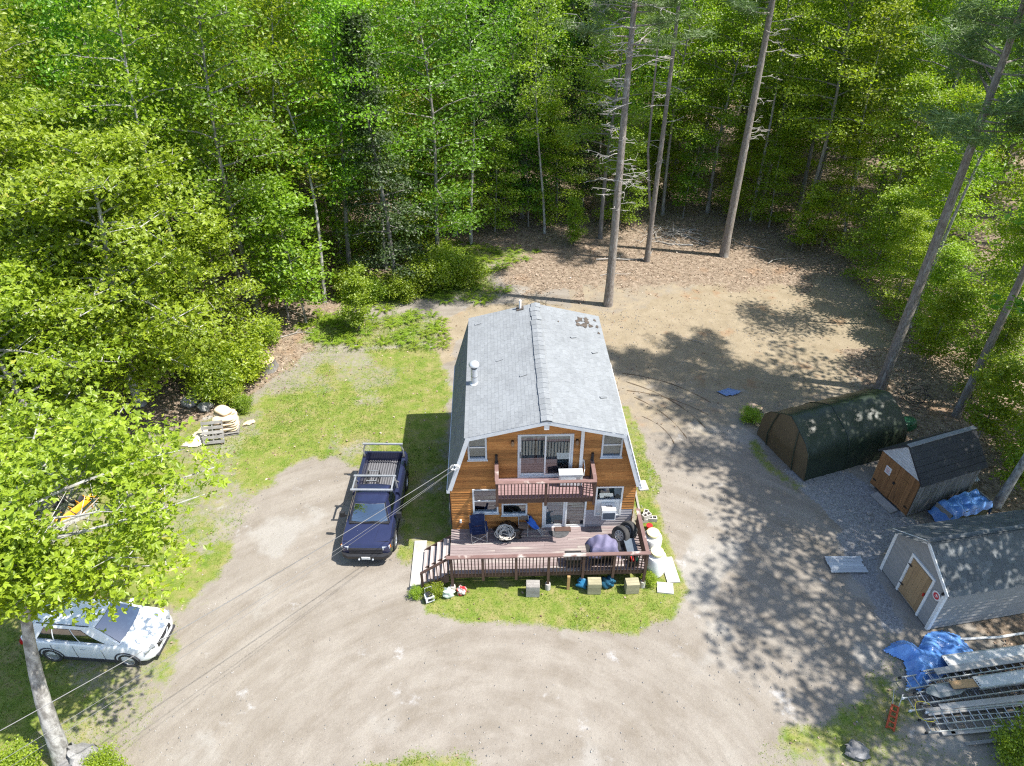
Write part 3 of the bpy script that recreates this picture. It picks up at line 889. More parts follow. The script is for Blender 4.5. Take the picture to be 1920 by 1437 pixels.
# downpipe, wall lamps, meter box
MB().bb(1.30, 1.42, -0.10, -0.02, 3.75, 6.05).build('downpipe', M['white'], house)
for xl in (-1.20, 1.17):
    l_ = MB().box((xl, -0.03, 5.52), (0.09, 0.06, 0.14)).build('wall_lamp', M['dark'], house)
    MB().lathe([(0.05, -.1), (0.07, 0.0), (0.02, 0.1)], 10, (xl, -0.11, 5.50)).build('lamp_shade', pm('lamp_amber', (0.35, 0.22, 0.12), (0.2, 0.12, 0.07), 6, 0.3), l_, smooth=40)
MB().bb(-3.70, -3.58, 0.25, 0.5, 1.7, 2.1).build('meter_box', M['trim'], house)
MB().tube([(-3.64, 0.03, 1.2), (-3.64, 0.03, 3.2), (-3.66, -0.2, 3.4)], 0.025, 8).build('conduit', M['dark'], house)
coil = MB()
for k in range(3):
    pts = []
    for j in range(18):
        a = j * 0.45
        pts.append((-3.36 + 0.12 * math.cos(a) + 0.05 * k, -0.50 - 0.04 * math.sin(2 * a), 4.72 + 0.12 * math.sin(a) + 0.015 * j * 0.3))
    coil.tube(pts, 0.011, 5)
coil.build('service_loop', M['white'], house)
MB().bb(-3.30, -3.22, -0.06, -0.01, 1.35, 1.5).build('outlet_cover', M['white'], house)

# balcony
bal = MB()
BY, BX0, BX1, BZ = -1.10, -1.80, 1.78, 3.72
bal.bb(BX0, BX1, BY, BY + 0.045, BZ - 0.26, BZ - 0.035); bal.bb(BX0, BX0 + .045, BY + .045, 0, BZ - 0.26, BZ - 0.035); bal.bb(BX1 - .045, BX1, BY + .045, 0, BZ - 0.26, BZ - 0.035)
bal = bal.build('balcony', M['brown'], house)
nb = 8
for k in range(nb):
    y1 = -0.01 - k * (1.10 / nb); y0 = y1 - 1.10 / nb + 0.008
    MB().bb(BX0 + .01, BX1 - .01, y0, y1, BZ - .034, BZ).build('floor_board', M['balc'], bal)
for xj in np.arange(BX0 + 0.3, BX1 - .1, 0.4):
    MB().bb(xj, xj + .04, BY + .046, -.002, BZ - .24, BZ - .036).build('joist', M['brown'], bal)
RZ = 4.50
MB().bb(BX0 - .05, BX1 + .05, BY - .085, BY + .055, RZ, RZ + .04).build('rail_cap', M['rail'], bal)
for s, xx in ((0, BX0), (1, BX1)):
    x_ = xx + (.0 if s == 0 else -.0)
    MB().bar((x_, BY + .056, RZ + .02), (x_, -0.02, RZ + .06), 0.14, 0.04).build('rail_cap', M['rail'], bal)
    MB().bb(x_ - .045, x_ + .045, -0.10, -0.008, BZ - .25, 4.92).build('post', M['dark'], bal)
    MB().bb(x_ - .05, x_ + .05, BY - .055, BY + .045 - .047, BZ - .38, RZ - .001).build('post', M['brown'], bal)
    for yb in np.arange(BY + .16, -.12, .125):
        MB().bb(x_ - .018, x_ + .018, yb - .018, yb + .018, BZ - .18, RZ + .015).build('baluster', M['brown'], bal)
MB().bb(-.06, .04, BY - .055, BY - .002, BZ - .38, RZ - .001).build('post', M['brown'], bal)
bme = MB().bb(-.018, .018, -.018, .018, -0.42, 0.42).mesh('baluster', M['brown'])
for xb in np.arange(BX0 + .15, BX1 - .08, .125):
    if abs(xb + .01) < .07: continue
    link('baluster', bme, bal, (xb, BY - .021, RZ - .421))

# ================================================================== DECK
DZ = 0.95
deck = thing('deck', (0, 0, 0), 0, 'weathered brown wooden deck with railing and side steps along the cabin front', 'deck')
dr = random.Random(9)
yb = -0.012
k = 0
while yb > -2.2:
    y0 = yb - 0.139
    js = [-3.66, dr.uniform(-2.4, 2.4), 3.80]
    for a, b in zip(js[:-1], js[1:]):
        MB().bb(a + .002, b - .002, y0 + .004, yb - .004, DZ - .036, DZ + dr.uniform(-.003, .003)).build('deck_board', M['deck'], deck)
    yb = y0; k += 1
DF = yb
MB().bb(-3.64, 3.78, DF - .001, DF + .04, DZ - .25, DZ - .038).build('rim_joist', M['brown'], deck)
for xs in (-3.64, 3.735): MB().bb(xs, xs + .045, DF + .041, -.02, DZ - .25, DZ - .038).build('rim_joist', M['brown'], deck)
for xj in np.arange(-3.1, 3.6, 0.62): MB().bb(xj, xj + .04, DF + .041, -.02, DZ - .24, DZ - .038).build('joist', M['brown'], deck)
RY = DF - .045
MB().bb(-3.72, -0.72, RY - .075, RY + .075, 1.88, 1.925).build('rail_cap', M['rail'], deck)
MB().bb(-0.716, 3.88, RY - .075, RY + .075, 1.88, 1.925).build('rail_cap', M['rail'], deck)
posts = (-3.55, -2.38, -1.13, 0.09, 1.40, 2.55, 3.76)
for i, xp in enumerate(posts):
    zb = 0.30 if i in (0, 3, 6) else DZ - .36
    MB().bb(xp - .05, xp + .05, RY - .045, RY + .043, zb, 1.879).build('post', M['brown'], deck)
    if i in (0, 3, 6):
        MB().lathe([(.11, -.2), (.11, .24), (.10, .30)], 12, (xp, RY, 0)).build('footing', M['concrete'], deck, smooth=40)
bme2 = MB().bb(-.019, .019, -.019, .019, -.53, .53).mesh('baluster', M['brown'])
for xb in np.arange(-3.44, 3.72, .128):
    if min(abs(xb - p) for p in posts) < .075: continue
    link('baluster', bme2, deck, (xb, RY + .02, 1.349))
MB().bb(3.70, 3.84, RY + .076, -.02, 1.885, 1.922).build('rail_cap', M['rail'], deck)
for yp in (-1.1, -.08): MB().bb(3.785, 3.87, yp - .045, yp + .045, DZ - .36, 1.884).build('post', M['brown'], deck)
for yb_ in np.arange(RY + .15, -.12, .128):
    if abs(yb_ + 1.1) < .075: continue
    link('baluster', bme2, deck, (3.80, yb_, 1.349))
# steps going down to the left
for k in range(4):
    zt = DZ - .19 * (k + 1); xt = -3.70 - .265 * k
    for j in (0, 1):
        MB().bb(xt - .265 + j * .132 + .004, xt - .265 + (j + 1) * .132 - .006, -2.22 + .05 * k, -.30 - .03 * k, zt - .038, zt).build('tread_board', M['tread'], deck)
for ys in (-2.24, -1.3, -.33):
    m_ = MB().add([(-3.68, ys, .93), (-4.78, ys, .12), (-4.78, ys, -.1), (-4.5, ys, -.1), (-3.68, ys, .5), (-3.68, ys + .04, .93), (-4.78, ys + .04, .12), (-4.78, ys + .04, -.1), (-4.5, ys + .04, -.1), (-3.68, ys + .04, .5)],
                  [(0, 1, 2, 3, 4), (9, 8, 7, 6, 5), (0, 5, 6, 1), (1, 6, 7, 2), (2, 7, 8, 3), (3, 8, 9, 4), (4, 9, 5, 0)])
    m_ = m_.build('stringer', M['brown'], deck)
MB().bar((-3.58, RY, 1.89), (-4.74, RY + .02, 1.02), .11, .04).build('stair_rail', M['brown'], deck)
MB().bb(-4.74, -4.65, RY - .02, RY + .06, -.05, 1.06).build('post', M['brown'], deck)
for k in range(7):
    t = (k + .7) / 8
    xx = -3.60 - 1.10 * t; zz = 1.86 - .83 * t
    MB().bb(xx - .018, xx + .018, RY, RY + .036, zz - .85 if zz - .85 > .05 else .05, zz).build('baluster', M['brown'], deck)
tag(MB().bb(-5.22, -4.72, -2.2, .22, -.05, .07).build('concrete_pad', M['concrete']), 'long concrete slab at the foot of the deck steps', 'slab', kind='thing')

# ================================================================== THINGS ON AND AROUND THE DECK
def wheel_parts(parent, c, axis, r=0.38, w=0.25, rim=0.22, spokes=6, rim_mat='alu', name='wheel'):
    """tyre and rim; axis = outward direction"""
    ax = Vector(axis).normalized()
    rot = ax.to_track_quat('Z', 'Y').to_matrix()
    h = w / 2
    ty = MB().lathe([(rim, -h * .8), (r * .88, -h), (r * .97, -h * .8), (r, -h * .4), (r, h * .4), (r * .97, h * .8), (r * .88, h), (rim, h * .8)], 28, c, rot, closed=True)
    ty = ty.build(name, M['tyre'], parent, smooth=35)
    rm = MB().lathe([(rim + .004, -h * .6), (rim + .004, h * .82), (rim - .02, h * .84), (rim - .03, h * .5), (.02, h * .42)], 24, c, rot)
    rm.build('rim', M[rim_mat], ty, smooth=35)
    sp = MB()
    for k in range(spokes):
        a = 2 * math.pi * k / spokes
        d = rot @ Vector((math.cos(a), math.sin(a), 0))
        p0 = Vector(c) + ax * h * .62 + d * .05; p1 = Vector(c) + ax * h * .62 + d * (rim - .01)
        sp.bar(p0, p1, .055, .03, up=tuple(ax))
    sp.lathe([(.07, h * .5), (.065, h * .75), (.02, h * .78)], 12, c, rot)
    sp.build('spokes', M[rim_mat], ty)
    gp = MB().lathe([(rim - .035, h * .44), (rim - .035, h * .46), (.03, h * .47)], 20, c, rot)
    gp.build('rim_recess', M['dark'], ty)
    return ty


def lump_grid(nu, nv, fn):
    return [[fn(i / (nu - 1), j / (nv - 1)) for j in range(nv)] for i in range(nu)]


def blob(c, r, seed, amp=0.25, nu=14, nv=22, flat=True):
    rr = random.Random(seed)
    ph = [(rr.uniform(1, 4), rr.uniform(1, 4), rr.uniform(1, 4), rr.uniform(0, 6.28)) for _ in range(7)]
    def fn(u, v):
        th = math.pi * u; p = 2 * math.pi * v
        d = Vector((math.sin(th) * math.cos(p), math.sin(th) * math.sin(p), math.cos(th)))
        k = 1 + amp * sum(math.sin(a * d.x * 2 + b * d.y * 2 + e * d.z * 2 + f_) for a, b, e, f_ in ph) / 4
        z = c[2] + d.z * r[2] * k
        return (c[0] + d.x * r[0] * k, c[1] + d.y * r[1] * k, max(z, c[2] - r[2] * 0.75) if flat else z)
    return MB().grid(lump_grid(nu, nv, fn))


navy = pm('navy_canvas', (0.02, 0.035, 0.10), (0.014, 0.022, 0.065), 5, 0.8)
blue = pm('bright_blue_nylon', (0.03, 0.14, 0.55), (0.02, 0.09, 0.38), 5, 0.6)
# camping chair
ch = thing('camp_chair', (-2.55, -0.50, DZ), R(8), 'dark blue folding camp chair standing against the cabin wall on the deck', 'chair')
MB().grid(lump_grid(6, 6, lambda u, v: (-.27 + .54 * u, -.22 + .44 * v, .44 - .05 * math.sin(math.pi * u) * math.sin(math.pi * v)))).build('seat', navy, ch)
MB().grid(lump_grid(6, 6, lambda u, v: (-.28 + .56 * u, .22 + .12 * v + .04 * math.sin(math.pi * u), .42 + .55 * v))).build('backrest', navy, ch)
for s in (-1, 1):
    MB().box((s * .32, -.02, .63), (.08, .5, .025), (0.12, 0, 0)).build('armrest', navy, ch)
    MB().tube([(s * .30, -.26, 0), (s * .32, -.24, .62)], .012, 6).build('leg', M['alu'], ch)
    MB().tube([(s * .30, .30, 0), (s * .29, .36, .98)], .012, 6).build('leg', M['alu'], ch)
    MB().tube([(s * .30, -.27, .03), (-s * .30, -.25, .42)], .011, 6).build('cross_brace', M['alu'], ch)
    MB().tube([(s * .30, -.26, .03), (s * .29, .30, .44)], .011, 6).build('side_brace', M['alu'], ch)
# black covered drum with hose coil on it
bag = blob((-1.35, -0.42, DZ + .27), (.52, .36, .36), 3, .35)
tag(bag.build('rubbish_bag', pm('black_sheeting', (0.012, 0.012, 0.014), (0.02, 0.02, 0.022), 6, 0.35, spec=.5, bump=.4, bumpscale=9), smooth=60), 'black plastic sheeting heaped under the coiled hose on the deck', 'plastic bag')
hs_ = MB()
hr = random.Random(6)
pts = []
for j in range(230):
    a = j * .42
    if j % 13 == 0: ox_, oy_, oz_, fl_ = hr.uniform(-.10, .10), hr.uniform(-.06, .06), hr.uniform(-.04, .10), hr.uniform(.3, .8)
    rr = .25 + .09 * math.sin(a * .37) + hr.uniform(-.02, .02)
    pts.append((ox_ + rr * math.cos(a), oy_ + .12 + rr * .55 * math.sin(a) + .05 * math.sin(a * .13), oz_ + .44 + rr * fl_ * math.sin(a) + hr.uniform(-.03, .05)))
hs_.tube([(-1.52 + p[0], -.80 + p[1], DZ + p[2]) for p in pts], .016, 5)
tag(hs_.build('hose', pm('cream_hose', (0.55, 0.52, 0.47), (0.45, 0.42, 0.37), 4, 0.5)), 'tangled coil of cream hose on the black sheeting on the deck', 'hose')
# small folding chair
fc = thing('folding_chair', (-0.78, -0.28, DZ), R(-6), 'small tan folding chair between the coiled hose and the blue bundle', 'chair')
wd = pm('tan_seat', (0.22, 0.16, 0.12), (0.16, 0.12, 0.09), 4)
MB().box((0, 0, .42), (.38, .34, .03)).build('seat', wd, fc)
MB().box((0, .2, .66), (.38, .03, .2), (-.15, 0, 0)).build('backrest', wd, fc)
for s in (-1, 1):
    MB().tube([(s * .19, -.2, 0), (s * .19, .22, .8)], .012, 6).build('leg', M['alu'], fc)
    MB().tube([(s * .17, .22, 0), (s * .17, -.16, .42)], .012, 6).build('leg', M['alu'], fc)
# blue folded camp chair leaning
fb = thing('folded_chair', (-0.45, -0.2, DZ), R(0), 'bright blue folded camp chair propped on its legs beside the entry door', 'chair')
def bun(u, v):
    t = u; a = 2 * math.pi * v
    r_ = (.12 + .05 * math.sin(3 * a + 4 * t)) * (1 - .35 * t)
    return (-.15 + .38 * t + r_ * math.cos(a) * .9, .08 - .18 * t + r_ * math.sin(a), .62 - .34 * t + r_ * math.cos(a) * .6)
MB().grid(lump_grid(8, 14, bun)).build('canvas_bundle', blue, fb, smooth=50)
for k in range(4):
    MB().tube([(.16 + .02 * k, -.08 + .02 * k, .33), (.42 + .045 * k, -.28 + .05 * k, .02)], .011, 6).build('leg', M['alu'], fb)
# door mat
tag(MB().prism([(.42 * math.cos(a) + .66, -.22 - .38 * math.sin(a)) for a in np.linspace(0, math.pi, 18)], 'z', DZ + .006, DZ + .022).build('door_mat', pm('black_mat', (.045, .047, .05), (.10, .10, .105), 9, .9)), 'half-round dark mat on the deck before the entry door', 'mat')
# spare wheels
for (c, ax, lab, rm) in (((3.02, -.86, DZ + .37), (-.74, -.54, .40), 'spare wheel in front with grey steel rim leaning on the deck rail', .21), ((3.36, -.62, DZ + .37), (-.74, -.54, .40), 'rear one of two spare wheels leaning on the deck rail', .21)):
    t = thing('spare_wheel', (c[0], c[1], DZ), 0, lab, 'wheel', 'spare wheels on the deck')
    wheel_parts(t, (0, 0, c[2] - DZ), ax, .385, .26, rm, 8, 'alu', 'tyre')
# covered grill
gr_ = thing('covered_grill', (2.18, -1.80, DZ), R(3), 'black gas grill half under a crumpled grey-purple cover at the deck rail', 'grill')
MB().bb(-.42, .42, -.24, .24, .42, .86).build('fire_box', M['dark'], gr_)
MB().bb(-.38, .38, -.22, .22, .1, .16).build('shelf', M['dark'], gr_)
for sx_ in (-1, 1):
    for sy_ in (-1, 1):
        MB().bb(sx_ * .37 - .02, sx_ * .37 + .02, sy_ * .2 - .02, sy_ * .2 + .02, 0, .419).build('leg', M['dark'], gr_)
    MB().bb(min(sx_ * .43, sx_ * .66), max(sx_ * .43, sx_ * .66), -.2, .2, .74, .78).build('side_table', M['dark'], gr_)
MB().tube([(-.3, -.27, .8), (.3, -.27, .8)], .015, 6).build('handle', M['steel'], gr_)
def cov(u, v):
    x = -.64 + 1.28 * u; y = -.36 + .76 * v
    e = max(abs(x) / .64, abs(y - .02) / .38)
    top = 1.10 - .10 * (x / .64) ** 2 + .07 * math.sin(5.3 * x + 2.2 * y + 1) + .06 * math.sin(9 * y + 4 * x) + .03 * math.sin(17 * x - 6 * y)
    drop = max(0, e - .68) ** 1.2 * 1.55
    return (x * (1 - .06 * drop) + .02 * math.sin(14 * y), y + .02 * math.sin(13 * x), top - drop * (1 + .25 * math.sin(6 * x + 8 * y)))
MB().grid(lump_grid(26, 18, cov)).build('cover', pm('grey_purple_cover', (0.17, 0.16, 0.25), (0.13, 0.12, 0.195), 3, .7, bump=.3, bumpscale=8), gr_, smooth=60)
tb = thing('storage_bin', (1.05, -1.88, DZ), 0, 'low black storage bin behind the deck railing left of the grill', 'bin')
MB().prism([(-.25, 0), (.25, 0), (.29, .4), (-.29, .4)], 'y', -.2, .2).build('body', M['dark'], tb); MB().bb(-.31, .31, -.22, .22, .4, .45).build('lid', M['dark'], tb)
cb_ = thing('cooler', (3.32, -1.42, DZ), R(4), 'dark blue-grey cooler box beside the spare wheels on the deck', 'cooler')
MB().bb(-.2, .2, -.32, .32, 0, .36).build('body', M['dark'], cb_); MB().bb(-.21, .21, -.33, .33, .36, .43).build('lid', pm('bluegrey_plastic', (.12, .15, .18), (.09, .11, .14), 4, .5), cb_)
tk = thing('tool_crate', (3.35, -1.97, DZ), 0, 'small open crate with red and green bits in the front right deck corner', 'crate')
for a_ in ((-.2, .2, -.16, -.13), (-.2, .2, .13, .16), (-.2, -.17, -.129, .129), (.17, .2, -.129, .129)): MB().bb(*a_, 0, .26).build('side', M['dark'], tk)
MB().bb(-.1, .02, -.1, .1, 0, .32).build('red_can', pm('red_paint', (.45, .03, .02), (.35, .02, .02), 4, .5), tk); MB().bb(.05, .14, -.1, .05, 0, .3).build('green_can', pm('green_paint', (.02, .25, .12), (.02, .2, .1), 4, .5), tk)

# heat pump on the balcony, window air conditioner
hp = thing('heat_pump', (0.96, -0.42, BZ), 0, 'white heat pump cabinet standing on the balcony floor', 'air conditioner')
MB().bb(-.43, .43, -.16, .16, .06, .60).build('cabinet', M['white'], hp)
MB().bb(-.45, .45, -.18, .18, .601, .625).build('top_panel', pm('grey_metal_top', (.42, .44, .47), (.38, .4, .43), 4, .5), hp)
m_ = MB()
for k in range(9): m_.bb(-.38, .16, -.168, -.162, .12 + k * .05, .135 + k * .05)
m_.build('grille', M['trim'], hp)
MB().bb(.22, .34, -.166, -.161, .40, .50).build('data_plate', pm('grey_plate', (.3, .3, .31), (.4, .4, .4), 30, .5), hp)
for s in (-1, 1): MB().bb(s * .32 - .04, s * .32 + .04, -.15, .15, 0, .059).build('foot', M['dark'], hp)
MB().tube([(.44, .05, .35), (.52, .1, .33), (.55, .28, .6), (.5, .36, .9)], .018, 6).build('line_set', M['white'], hp)
ac = thing('window_air_conditioner', (2.56, -0.2, 1.75), 0, 'boxy white air conditioner sticking out of the lower right window', 'air conditioner')
MB().bb(-.27, .27, -.25, .16, .0, .52).build('cabinet', M['white'], ac)
MB().bb(-.235, .235, -.262, -.251, .06, .40).build('coil_grille', pm('dark_coil', (.07, .09, .12), (.05, .06, .08), 30, .6), ac)
m_ = MB()
for k in range(5): m_.bb(-.12, .14, -.1 + k * .03, -.085 + k * .03, .5205, .5225)
m_.build('top_louvre', M['dark'], ac)

# propane tanks
def tank(x, y, lab):
    t = thing('propane_tank', (x, y, 0), 0, lab, 'propane tank', 'propane tanks by the deck')
    MB().lathe([(.30, .02), (.36, .06), (.385, .14), (.385, .92), (.35, 1.02), (.24, 1.08), (.05, 1.10)], 26, (0, 0, 0)).build('shell', pm('tank_white', (.80, .80, .78), (.72, .72, .70), 3, .4, dirt=(.55, .55, .5), dirt_amt=(.62, .85)), t, smooth=40)
    MB().lathe([(.25, 0), (.25, .09), (.23, .12)], 14, (0, 0, -.06)).build('foot_ring', M['white'], t)
    MB().lathe([(.17, 1.02), (.17, 1.15)], 18, (0, 0, 0)).build('collar', pm('collar_grey', (.35, .35, .33), (.3, .3, .28), 4), t, smooth=40)  # collar is mottled mid grey, darker than the white shell
    MB().lathe([(.265, 1.15), (.27, 1.19), (.25, 1.235), (.12, 1.26), (.02, 1.262)], 22, (0, 0, 0)).build('lid', pm('yellowed_lid', (.72, .66, .36), (.62, .56, .30), 4, .5), t, smooth=40)
    MB().tube([(-.15, .05, 1.13), (-.4, .1, 1.05), (-.46, .2, .7), (-.5, .3, .4)], .014, 6).build('gas_line', M['dark'], t)
tank(4.33, -1.62, 'white propane tank at the front corner of the deck')
tank(4.36, -0.66, 'rear white propane tank, nearer the cabin wall')
# concrete blocks, pot, slabs
def cinder(x, y, z, rz, lab):
    t = thing('concrete_block', (x, y, z), rz, lab, 'block', 'blocks beside the deck')
    MB().bb(-.2, .2, -.1, -.065, 0, .19).build('face', M['concrete'], t); MB().bb(-.2, .2, .065, .1, 0, .19).build('face', M['concrete'], t)
    for xw in (-.2, -.018, .164): MB().bb(xw, xw + .036, -.0649, .0649, 0, .19).build('web', M['concrete'], t)
for a_ in ((4.36, 1.05, 0, .2, 'concrete block lowest by the house corner, nearest the wall'), (4.78, 1.12, 0, -.1, 'concrete block outermost of the small pile'), (4.55, 1.4, 0, 1.2, 'concrete block at the back of the small pile'), (4.52, 1.12, .19, .5, 'concrete block lying on top of the small pile')):
    cinder(*a_)
pt = thing('red_pot', (4.56, .62, 0), 0, 'small red pot between the concrete blocks and the rear tank', 'pot')
MB().lathe([(.09, 0), (.12, .2), (.135, .2), (.135, .24)], 14).build('body', pm('red_plastic', (.45, .03, .03), (.36, .02, .02), 3, .45), pt, smooth=40)
for i_, (x_, y_, sx_, sy_, rz_) in enumerate(((4.98, -1.55, .5, 1.25, .05), (4.62, -2.42, .62, .5, -.15), (4.75, 3.2, .42, .6, .1))):
    tag(MB().box((0, 0, 0), (sx_, sy_, .08)).build('paving_slab', M['concrete'], None, loc=(x_, y_, .015), rot=(0, 0, rz_)),
        ['long concrete slab right of the front propane tank', 'squarish concrete slab in the grass before the front tank', 'pale slab beside the cabin wall'][i_], 'slab', kind='thing')
tag(MB().box((0, 0, 0), (.09, 1.5, .05)).build('timber_strip', M['oldwood'], None, loc=(4.35, 2.3, .03), rot=(0, 0, -.02)), 'thin timber strip lying along the right cabin wall', 'timber')
# under the deck front
greenwood = pm('pale_treated_wood', (.33, .305, .20), (.26, .24, .155), 3, .8, objvar=.1)
def crate(x, y, w_, d_, h_, mat_, lab):
    t = thing('wooden_box', (x, y, 0), rnd.uniform(-.05, .05), lab, 'box')
    n = 3
    for k in range(n):
        MB().bb(-w_ / 2, w_ / 2, -d_ / 2, -d_ / 2 + .02, k * h_ / n + .004, (k + 1) * h_ / n - .004).build('slat', mat_, t)
        for s in (-1, 1): MB().bb(s * w_ / 2 - .01, s * w_ / 2 + .01, -d_ / 2 + .021, d_ / 2, k * h_ / n + .004, (k + 1) * h_ / n - .004).build('slat', mat_, t)
        MB().bb(-w_ / 2, w_ / 2, -d_ / 2 + k * d_ / n + .003, -d_ / 2 + (k + 1) * d_ / n - .003, h_, h_ + .022).build('top_board', mat_, t)
    return t
crate(-.50, -2.50, .50, .36, .56, M['oldwood'], 'grey wooden box with dark stained front under the middle of the deck')
crate(1.85, -2.44, .50, .36, .56, greenwood, 'pale yellow wooden box left of the two under the deck')
crate(3.30, -2.46, .50, .36, .50, greenwood, 'pale yellow wooden box at the right end of the deck')
tag(MB().bb(.82, .93, -2.36, -2.27, -.05, .72).build('timber_prop', pm('fresh_post', (.42, .27, .12), (.34, .21, .09), 4)), 'short light timber prop under the deck rim', 'post')
tag(blob((1.42, -2.25, .2), (.22, .18, .26), 12, .3).build('blue_bag', pm('teal_plastic', (.02, .16, .30), (.015, .11, .22), 4, .4, spec=.5), smooth=60), 'blue plastic bag stuffed left of the pale wooden box', 'bag')
tag(blob((2.42, -2.2, .2), (.28, .2, .24), 13, .3).build('blue_net', pm('dark_teal_net', (.02, .10, .17), (.01, .06, .1), 14, .7), smooth=60), 'dark blue netting heap right of the pale wooden box', 'netting')
tag(blob((-3.72, -2.52, .2), (.22, .17, .26), 21, .3).build('plastic_bag', pm('pale_green_bag', (.62, .68, .62), (.5, .58, .5), 4, .5), smooth=60), 'pale green plastic bag on the ground by the deck steps', 'bag')
tag(blob((-3.22, -2.42, .17), (.19, .15, .22), 22, .3).build('plastic_bag', pm('red_white_bag', (.75, .72, .70), (.55, .03, .04), 7, .5, contrast=(.48, .56)), smooth=60), 'red and white plastic bag right of the pale green one', 'bag')
pu = thing('shop_vacuum', (-4.42, -2.72, 0), R(20), 'small white machine standing by the foot of the deck steps', 'machine')
MB().bb(-.17, .17, -.13, .13, .08, .34).build('housing', M['white'], pu); MB().bb(-.1, .1, -.1, .1, .34, .44).build('motor', M['dark'], pu)
MB().tube([(-.13, .1, .3), (-.13, .1, .68), (.13, .1, .68), (.13, .1, .3)], .013, 6).build('handle', M['alu'], pu)
MB().bb(-.09, .09, -.137, -.131, .16, .28).build('black_panel', M['dark'], pu)
for s in (-1, 1): MB().lathe([(.08, -.02), (.08, .02)], 12, (s * .18, -.02, .08), (0, R(90), 0)).build('small_wheel', M['black'], pu)

# ================================================================== VEHICLES
def loft(stations, seg=None):
    """stations: list of (y, half profile [(x,z)...] bottom centre -> top centre); mirrored"""
    m = MB()
    rows = []
    for y, hp_ in stations:
        right = [(x, y, z) for x, z in hp_]
        left = [(-x, y, z) for x, z in reversed(hp_[1:-1])]
        rows.append(right + left)
    n = len(rows[0])
    for r_ in rows: m.v.extend(r_)
    for i in range(len(rows) - 1):
        for k in range(n):
            a = i * n + k; b = i * n + (k + 1) % n
            m.f.append((a, b, b + n, a + n))
    m.f.append(tuple(reversed(range(n)))); e = (len(rows) - 1) * n
    m.f.append(tuple(e + k for k in range(n)))
    return m


def prof(w, zb, zs, wt, zt, c):
    return [(0, zb), (w * .86, zb), (w * .985, zb + .10), (w, (zb + zs) / 2), (w * .995, zs), (w * .5 + wt * .5, zs * .35 + zt * .65), (wt, zt), (wt * .6, zt + c * .7), (0, zt + c)]


def cut_wheels(o, centers, r, halfw):
    """open the wheel arches with a boolean, applied at once"""
    cut = MB()
    for (yy, zz) in centers:
        for s in (-1, 1):
            cut.lathe([(r, -.20), (r, .20)], 28, (s * (halfw - .10), yy, zz), (0, R(90), 0))
    co = cut.build('cutter', None)
    md = o.modifiers.new('b', 'BOOLEAN'); md.object = co; md.operation = 'DIFFERENCE'; md.solver = 'EXACT'
    dg = bpy.context.evaluated_depsgraph_get()
    me = bpy.data.meshes.new_from_object(o.evaluated_get(dg))
    o.modifiers.clear()
    old = o.data; o.data = me
    bm = bmesh.new(); bm.from_mesh(me)
    for f_ in bm.faces: f_.smooth = True
    for e in bm.edges: e.smooth = (len(e.link_faces) == 2 and e.calc_face_angle(0) < R(32))
    bm.to_mesh(me); bm.free()
    cm_ = co.data
    bpy.data.objects.remove(co); bpy.data.meshes.remove(cm_)


CARIN = pm('car_interior_cloth', (.17, .175, .18), (.035, .037, .04), 2.6, .8, contrast=(.44, .56))


class House_:  # greenhouse of a car: base outline -> roof outline
    def __init__(s, b, r):
        s.b = b; s.r = r      # (y0, y1, hw_front, hw_rear, z)
    def pt(s, side, u, v, off=0.0):
        b, r = s.b, s.r
        L = lambda p, q_: p + (q_ - p) * v
        y0 = L(b[0], r[0]); y1 = L(b[1], r[1]); hf = L(b[2], r[2]); hr_ = L(b[3], r[3]); z = L(b[4], r[4])
        bulge = .035 * math.sin(math.pi * v)
        if side == 'R': return (hf + (hr_ - hf) * u + bulge + off, y0 + (y1 - y0) * u, z)
        if side == 'L': return (-(hf + (hr_ - hf) * u + bulge + off), y0 + (y1 - y0) * u, z)
        if side == 'F': return (hf * (2 * u - 1), y0 - bulge * .8 - off - .10 * (1 - (2 * u - 1) ** 2) * (1 - v * .6), z + off * .6)
        if side == 'B': return (hr_ * (2 * u - 1), y1 + bulge * .5 + off + .06 * (1 - (2 * u - 1) ** 2), z + off * .3)
    def patch(s, side, u0, u1, v0, v1, off=.006, n=5, sk0=0, sk1=0):
        P = []
        for i in range(n):
            a = i / (n - 1)
            row = []
            for j in range(n):
                b = j / (n - 1)
                ua = u0 + sk0 * b; ub = u1 + sk1 * b
                row.append(s.pt(side, ua + (ub - ua) * a, v0 + (v1 - v0) * b, off))
            P.append(row)
        return MB().grid(P)
    def shell(s, crown=.045):
        m = MB()
        n = 9
        rings = []
        for v in (0, .2, .4, .6, .8, .93, 1.0):
            ring = [s.pt('F', i / (n - 1), v) for i in range(n)] + [s.pt('R', i / (n - 1), v) for i in range(1, n)] + [s.pt('B', 1 - i / (n - 1), v) for i in range(1, n)] + [s.pt('L', 1 - i / (n - 1), v) for i in range(1, n - 1)]
            rings.append(ring)
        k = len(rings[0])
        cx_ = 0; y0, y1 = s.r[0], s.r[1]; ym = (y0 + y1) / 2
        for sc_, dz_ in ((.95, .6), (.75, .88), (.4, 1.0)):
            rings.append([(p[0] * sc_, ym + (p[1] - ym) * sc_, s.r[4] + crown * dz_) for p in rings[6]])
        for r_ in rings: m.v.extend(r_)
        for i in range(len(rings) - 1):
            for j in range(k):
                a = i * k + j; b = i * k + (j + 1) % k
                m.f.append((a, b, b + k, a + k))
        m.f.append(tuple((len(rings) - 1) * k + j for j in range(k)))
        return m


